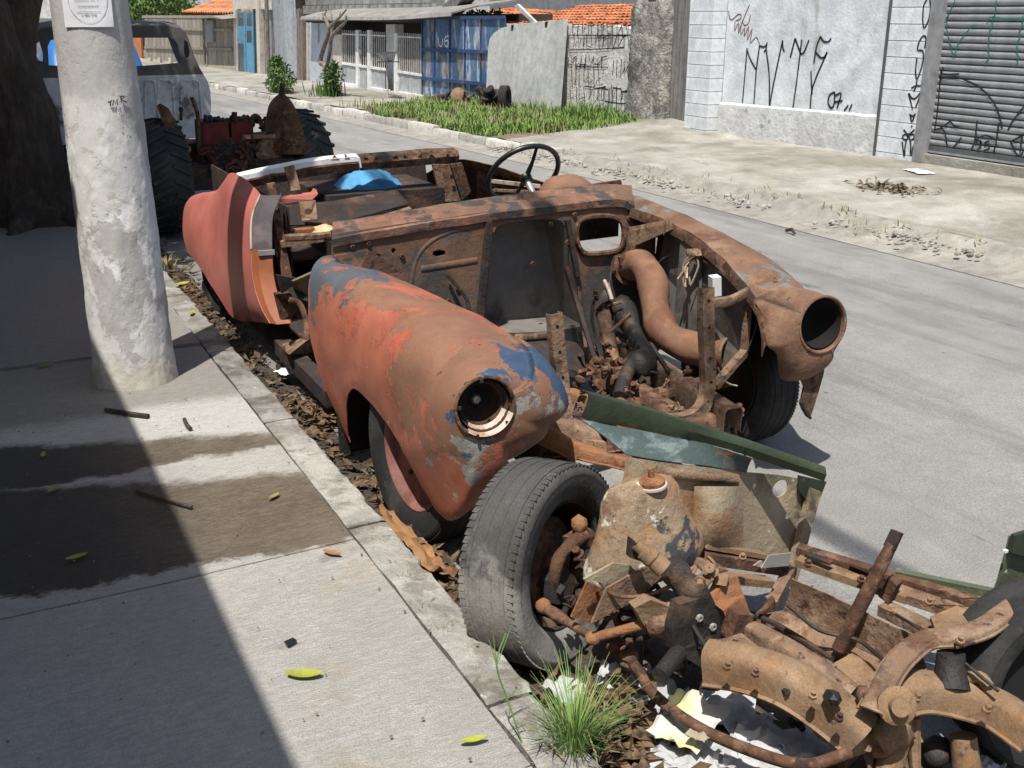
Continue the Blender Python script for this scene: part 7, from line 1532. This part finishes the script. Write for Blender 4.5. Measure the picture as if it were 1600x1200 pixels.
# pavement odds and ends
M('leaf_yellow', (.34, .36, .05), .6, [((.27, .29, .05), 40, .52, .1), ((.22, .17, .06), 60, .62, .06)], None, var=.1); M('leaf_olive', (.20, .22, .05), .7, (), None)
def flatleaf(x, y, L, rz, mat, label, w=.36, curl=.25, nm='fallen_leaf'):
    c = PZ(x, y, .137); d = V((math.cos(rz), math.sin(rz), 0)); s_ = V((-d.y, d.x, 0)); rows = []
    for i in range(9):
        t = i / 8; ww = L * w * math.sin(math.pi * (.06 + .88 * t)) ** .8 * .5; q = c + d * (t - .5) * L + V((0, 0, .004 + curl * L * (t - .5) ** 2))
        rows.append([q - s_ * ww + V((0, 0, .25 * ww)), q + V((0, 0, -.0)), q + s_ * ww + V((0, 0, .35 * ww))])
    tag(MB().sheet(rows, .0008).build(nm, mat, smooth=60), label, 'leaf')
flatleaf(475, 1056, .085, -.5, 'leaf_yellow', 'bright yellow leaf lying on the sunlit pavement slab', .38)
flatleaf(84, 766, .05, .8, 'leaf_olive', 'small olive leaf on the wet shaded pavement'); flatleaf(120, 872, .06, .2, 'leaf_olive', 'olive leaf near the lower edge of the dark wet stain'); flatleaf(70, 572, .07, .1, 'leaf_olive', 'olive leaf on the shaded pavement left of the pole')
flatleaf(428, 777, .05, .6, 'leaf_olive', 'small green leaf on the sunlit brown stain'); flatleaf(519, 866, .06, -.9, 'dry_palm', 'small brown leaf at the edge of the pale slab'); flatleaf(68, 712, .05, 1.4, 'leaf_olive', 'small leaf on the shaded pavement above the wet stain')
flatleaf(285, 445, .10, .5, 'leaf_yellow', 'yellow leaf at the kerb edge right of the pole', .45); flatleaf(300, 490, .07, 1.2, 'leaf_yellow', 'yellow green leaf in the gutter by the rear wheel'); flatleaf(740, 1158, .06, -.2, 'leaf_yellow', 'small yellow green leaf near the kerb crack', .3)
for (pts, r_, lab) in (([(213, 768), (255, 780), (300, 792)], .006, 'long dark twig on the brown stained pavement'), ([(165, 640), (200, 646), (232, 650)], .010, 'dark twig on the pavement at the foot of the pole'), ([(288, 655), (292, 664), (298, 670)], .008, 'short black twig on the bright pavement strip')):
    tag(MB().tube(spline([PZ(x, y, .14) for x, y in pts], 4), r_, 6).build('twig', 'bark', smooth=50), lab, 'twig')
tag(MB().prism([PZ(444, 1004, .139), PZ(458, 998, .139), PZ(464, 1002, .139), PZ(450, 1010, .139)], (0, 0, .004)).build('black_chip', 'wheel_black'), 'small black chip on the pavement above the yellow leaf', 'chip')
mb = MB()
for k in range(260):
    x = random.uniform(-.6, .98); y = random.uniform(1.2, 4.4); r_ = random.uniform(.0012, .0045); mb.blob((x, y, .139), (r_, r_, r_ * .6), 0, 0)
tag(mb.build('pavement_crumbs', 'bark_light', recalc=False), 'tiny crumbs scattered over the pavement', 'crumbs', kind='stuff')
# grass tuft at the kerb, seed stalk, small weeds
def tuft(name, label, base, n, L, spread, mat='grass_near', w=.0022, up=1.0):
    m = MB(); base = V(base)
    for k in range(n):
        a = random.uniform(0, 2 * math.pi); ln = L * random.uniform(.45, 1.1); le = random.uniform(.1, .6) * ln; d = V((math.cos(a), math.sin(a), 0)); p = base + d * random.random() * spread + V((0, 0, -.01))
        s_ = V((-d.y, d.x, 0)) * w; pts = [p + d * le * t * t + V((0, 0, ln * up * (t - .35 * t * t))) for t in (0, .25, .5, .75, 1)]
        vs = []; 
        for i, q in enumerate(pts): f_ = (1 - .22 * i); vs += [q - s_ * f_, q + s_ * f_]
        m.add(vs, [(2 * i, 2 * i + 1, 2 * i + 3, 2 * i + 2) for i in range(4)])
    return tag(m.build(name, mat, recalc=False), label, 'grass')
b_ = V((.985, 1.63, .09))
t = tuft('grass_tuft', 'green grass tuft growing out of the kerb joint below the bare tyre', b_, 300, .27, .055)
m = MB()
for k in range(60): leafquad(m, b_ + V((random.gauss(0, .05), random.gauss(0, .05), .0)), rdir(.1), (0, 0, 1), random.uniform(.06, .15), .005, .1)
m.build('dry_blades', 'grass_dry', t, recalc=False)
s0 = PZ(815, 1160, .13); m = MB(); top = PP(790, 990, s0, _h); mid = PP(776, 1040, s0, _h)
m.tube(spline([s0, s0.lerp(mid, .5), mid, top], 4), .0018, 5)
for a_, b__ in (((776, 1040), (764, 1000)), ((776, 1042), (770, 985)), ((776, 1040), (800, 975)), ((790, 1095), (808, 1075))): m.tube([PP(*a_, s0, _h), PP(*b__, s0, _h)], [.0014, .0008], 4)
tag(m.build('grass_stalk', 'grass_near', smooth=60), 'tall thin grass stalk rising from the kerb in front of the tyre', 'grass stalk')
tuft('weed', 'tiny bright green weed in the kerb joint beside the front wheel', PZ(590, 842, .12), 26, .035, .015, 'leaf_yellow' if 0 else 'grass_near', .006)
for i, (x, y, lab) in enumerate(((640, 905, 'sparse dry weed in the kerb crack'), (668, 945, 'thin grey weed in the kerb crack left of the bare tyre'), (690, 985, 'low dry weed in the kerb crack nearest the camera'))): tuft('weed', lab, PZ(x, y, .125), 16, .05, .03, 'grass_dry', .0016)
tuft('grass_tuft', 'pale grass tuft on the kerb behind the rear of the orange car', PZ(262, 418, .08), 60, .13, .06, 'grass_dry', .004)
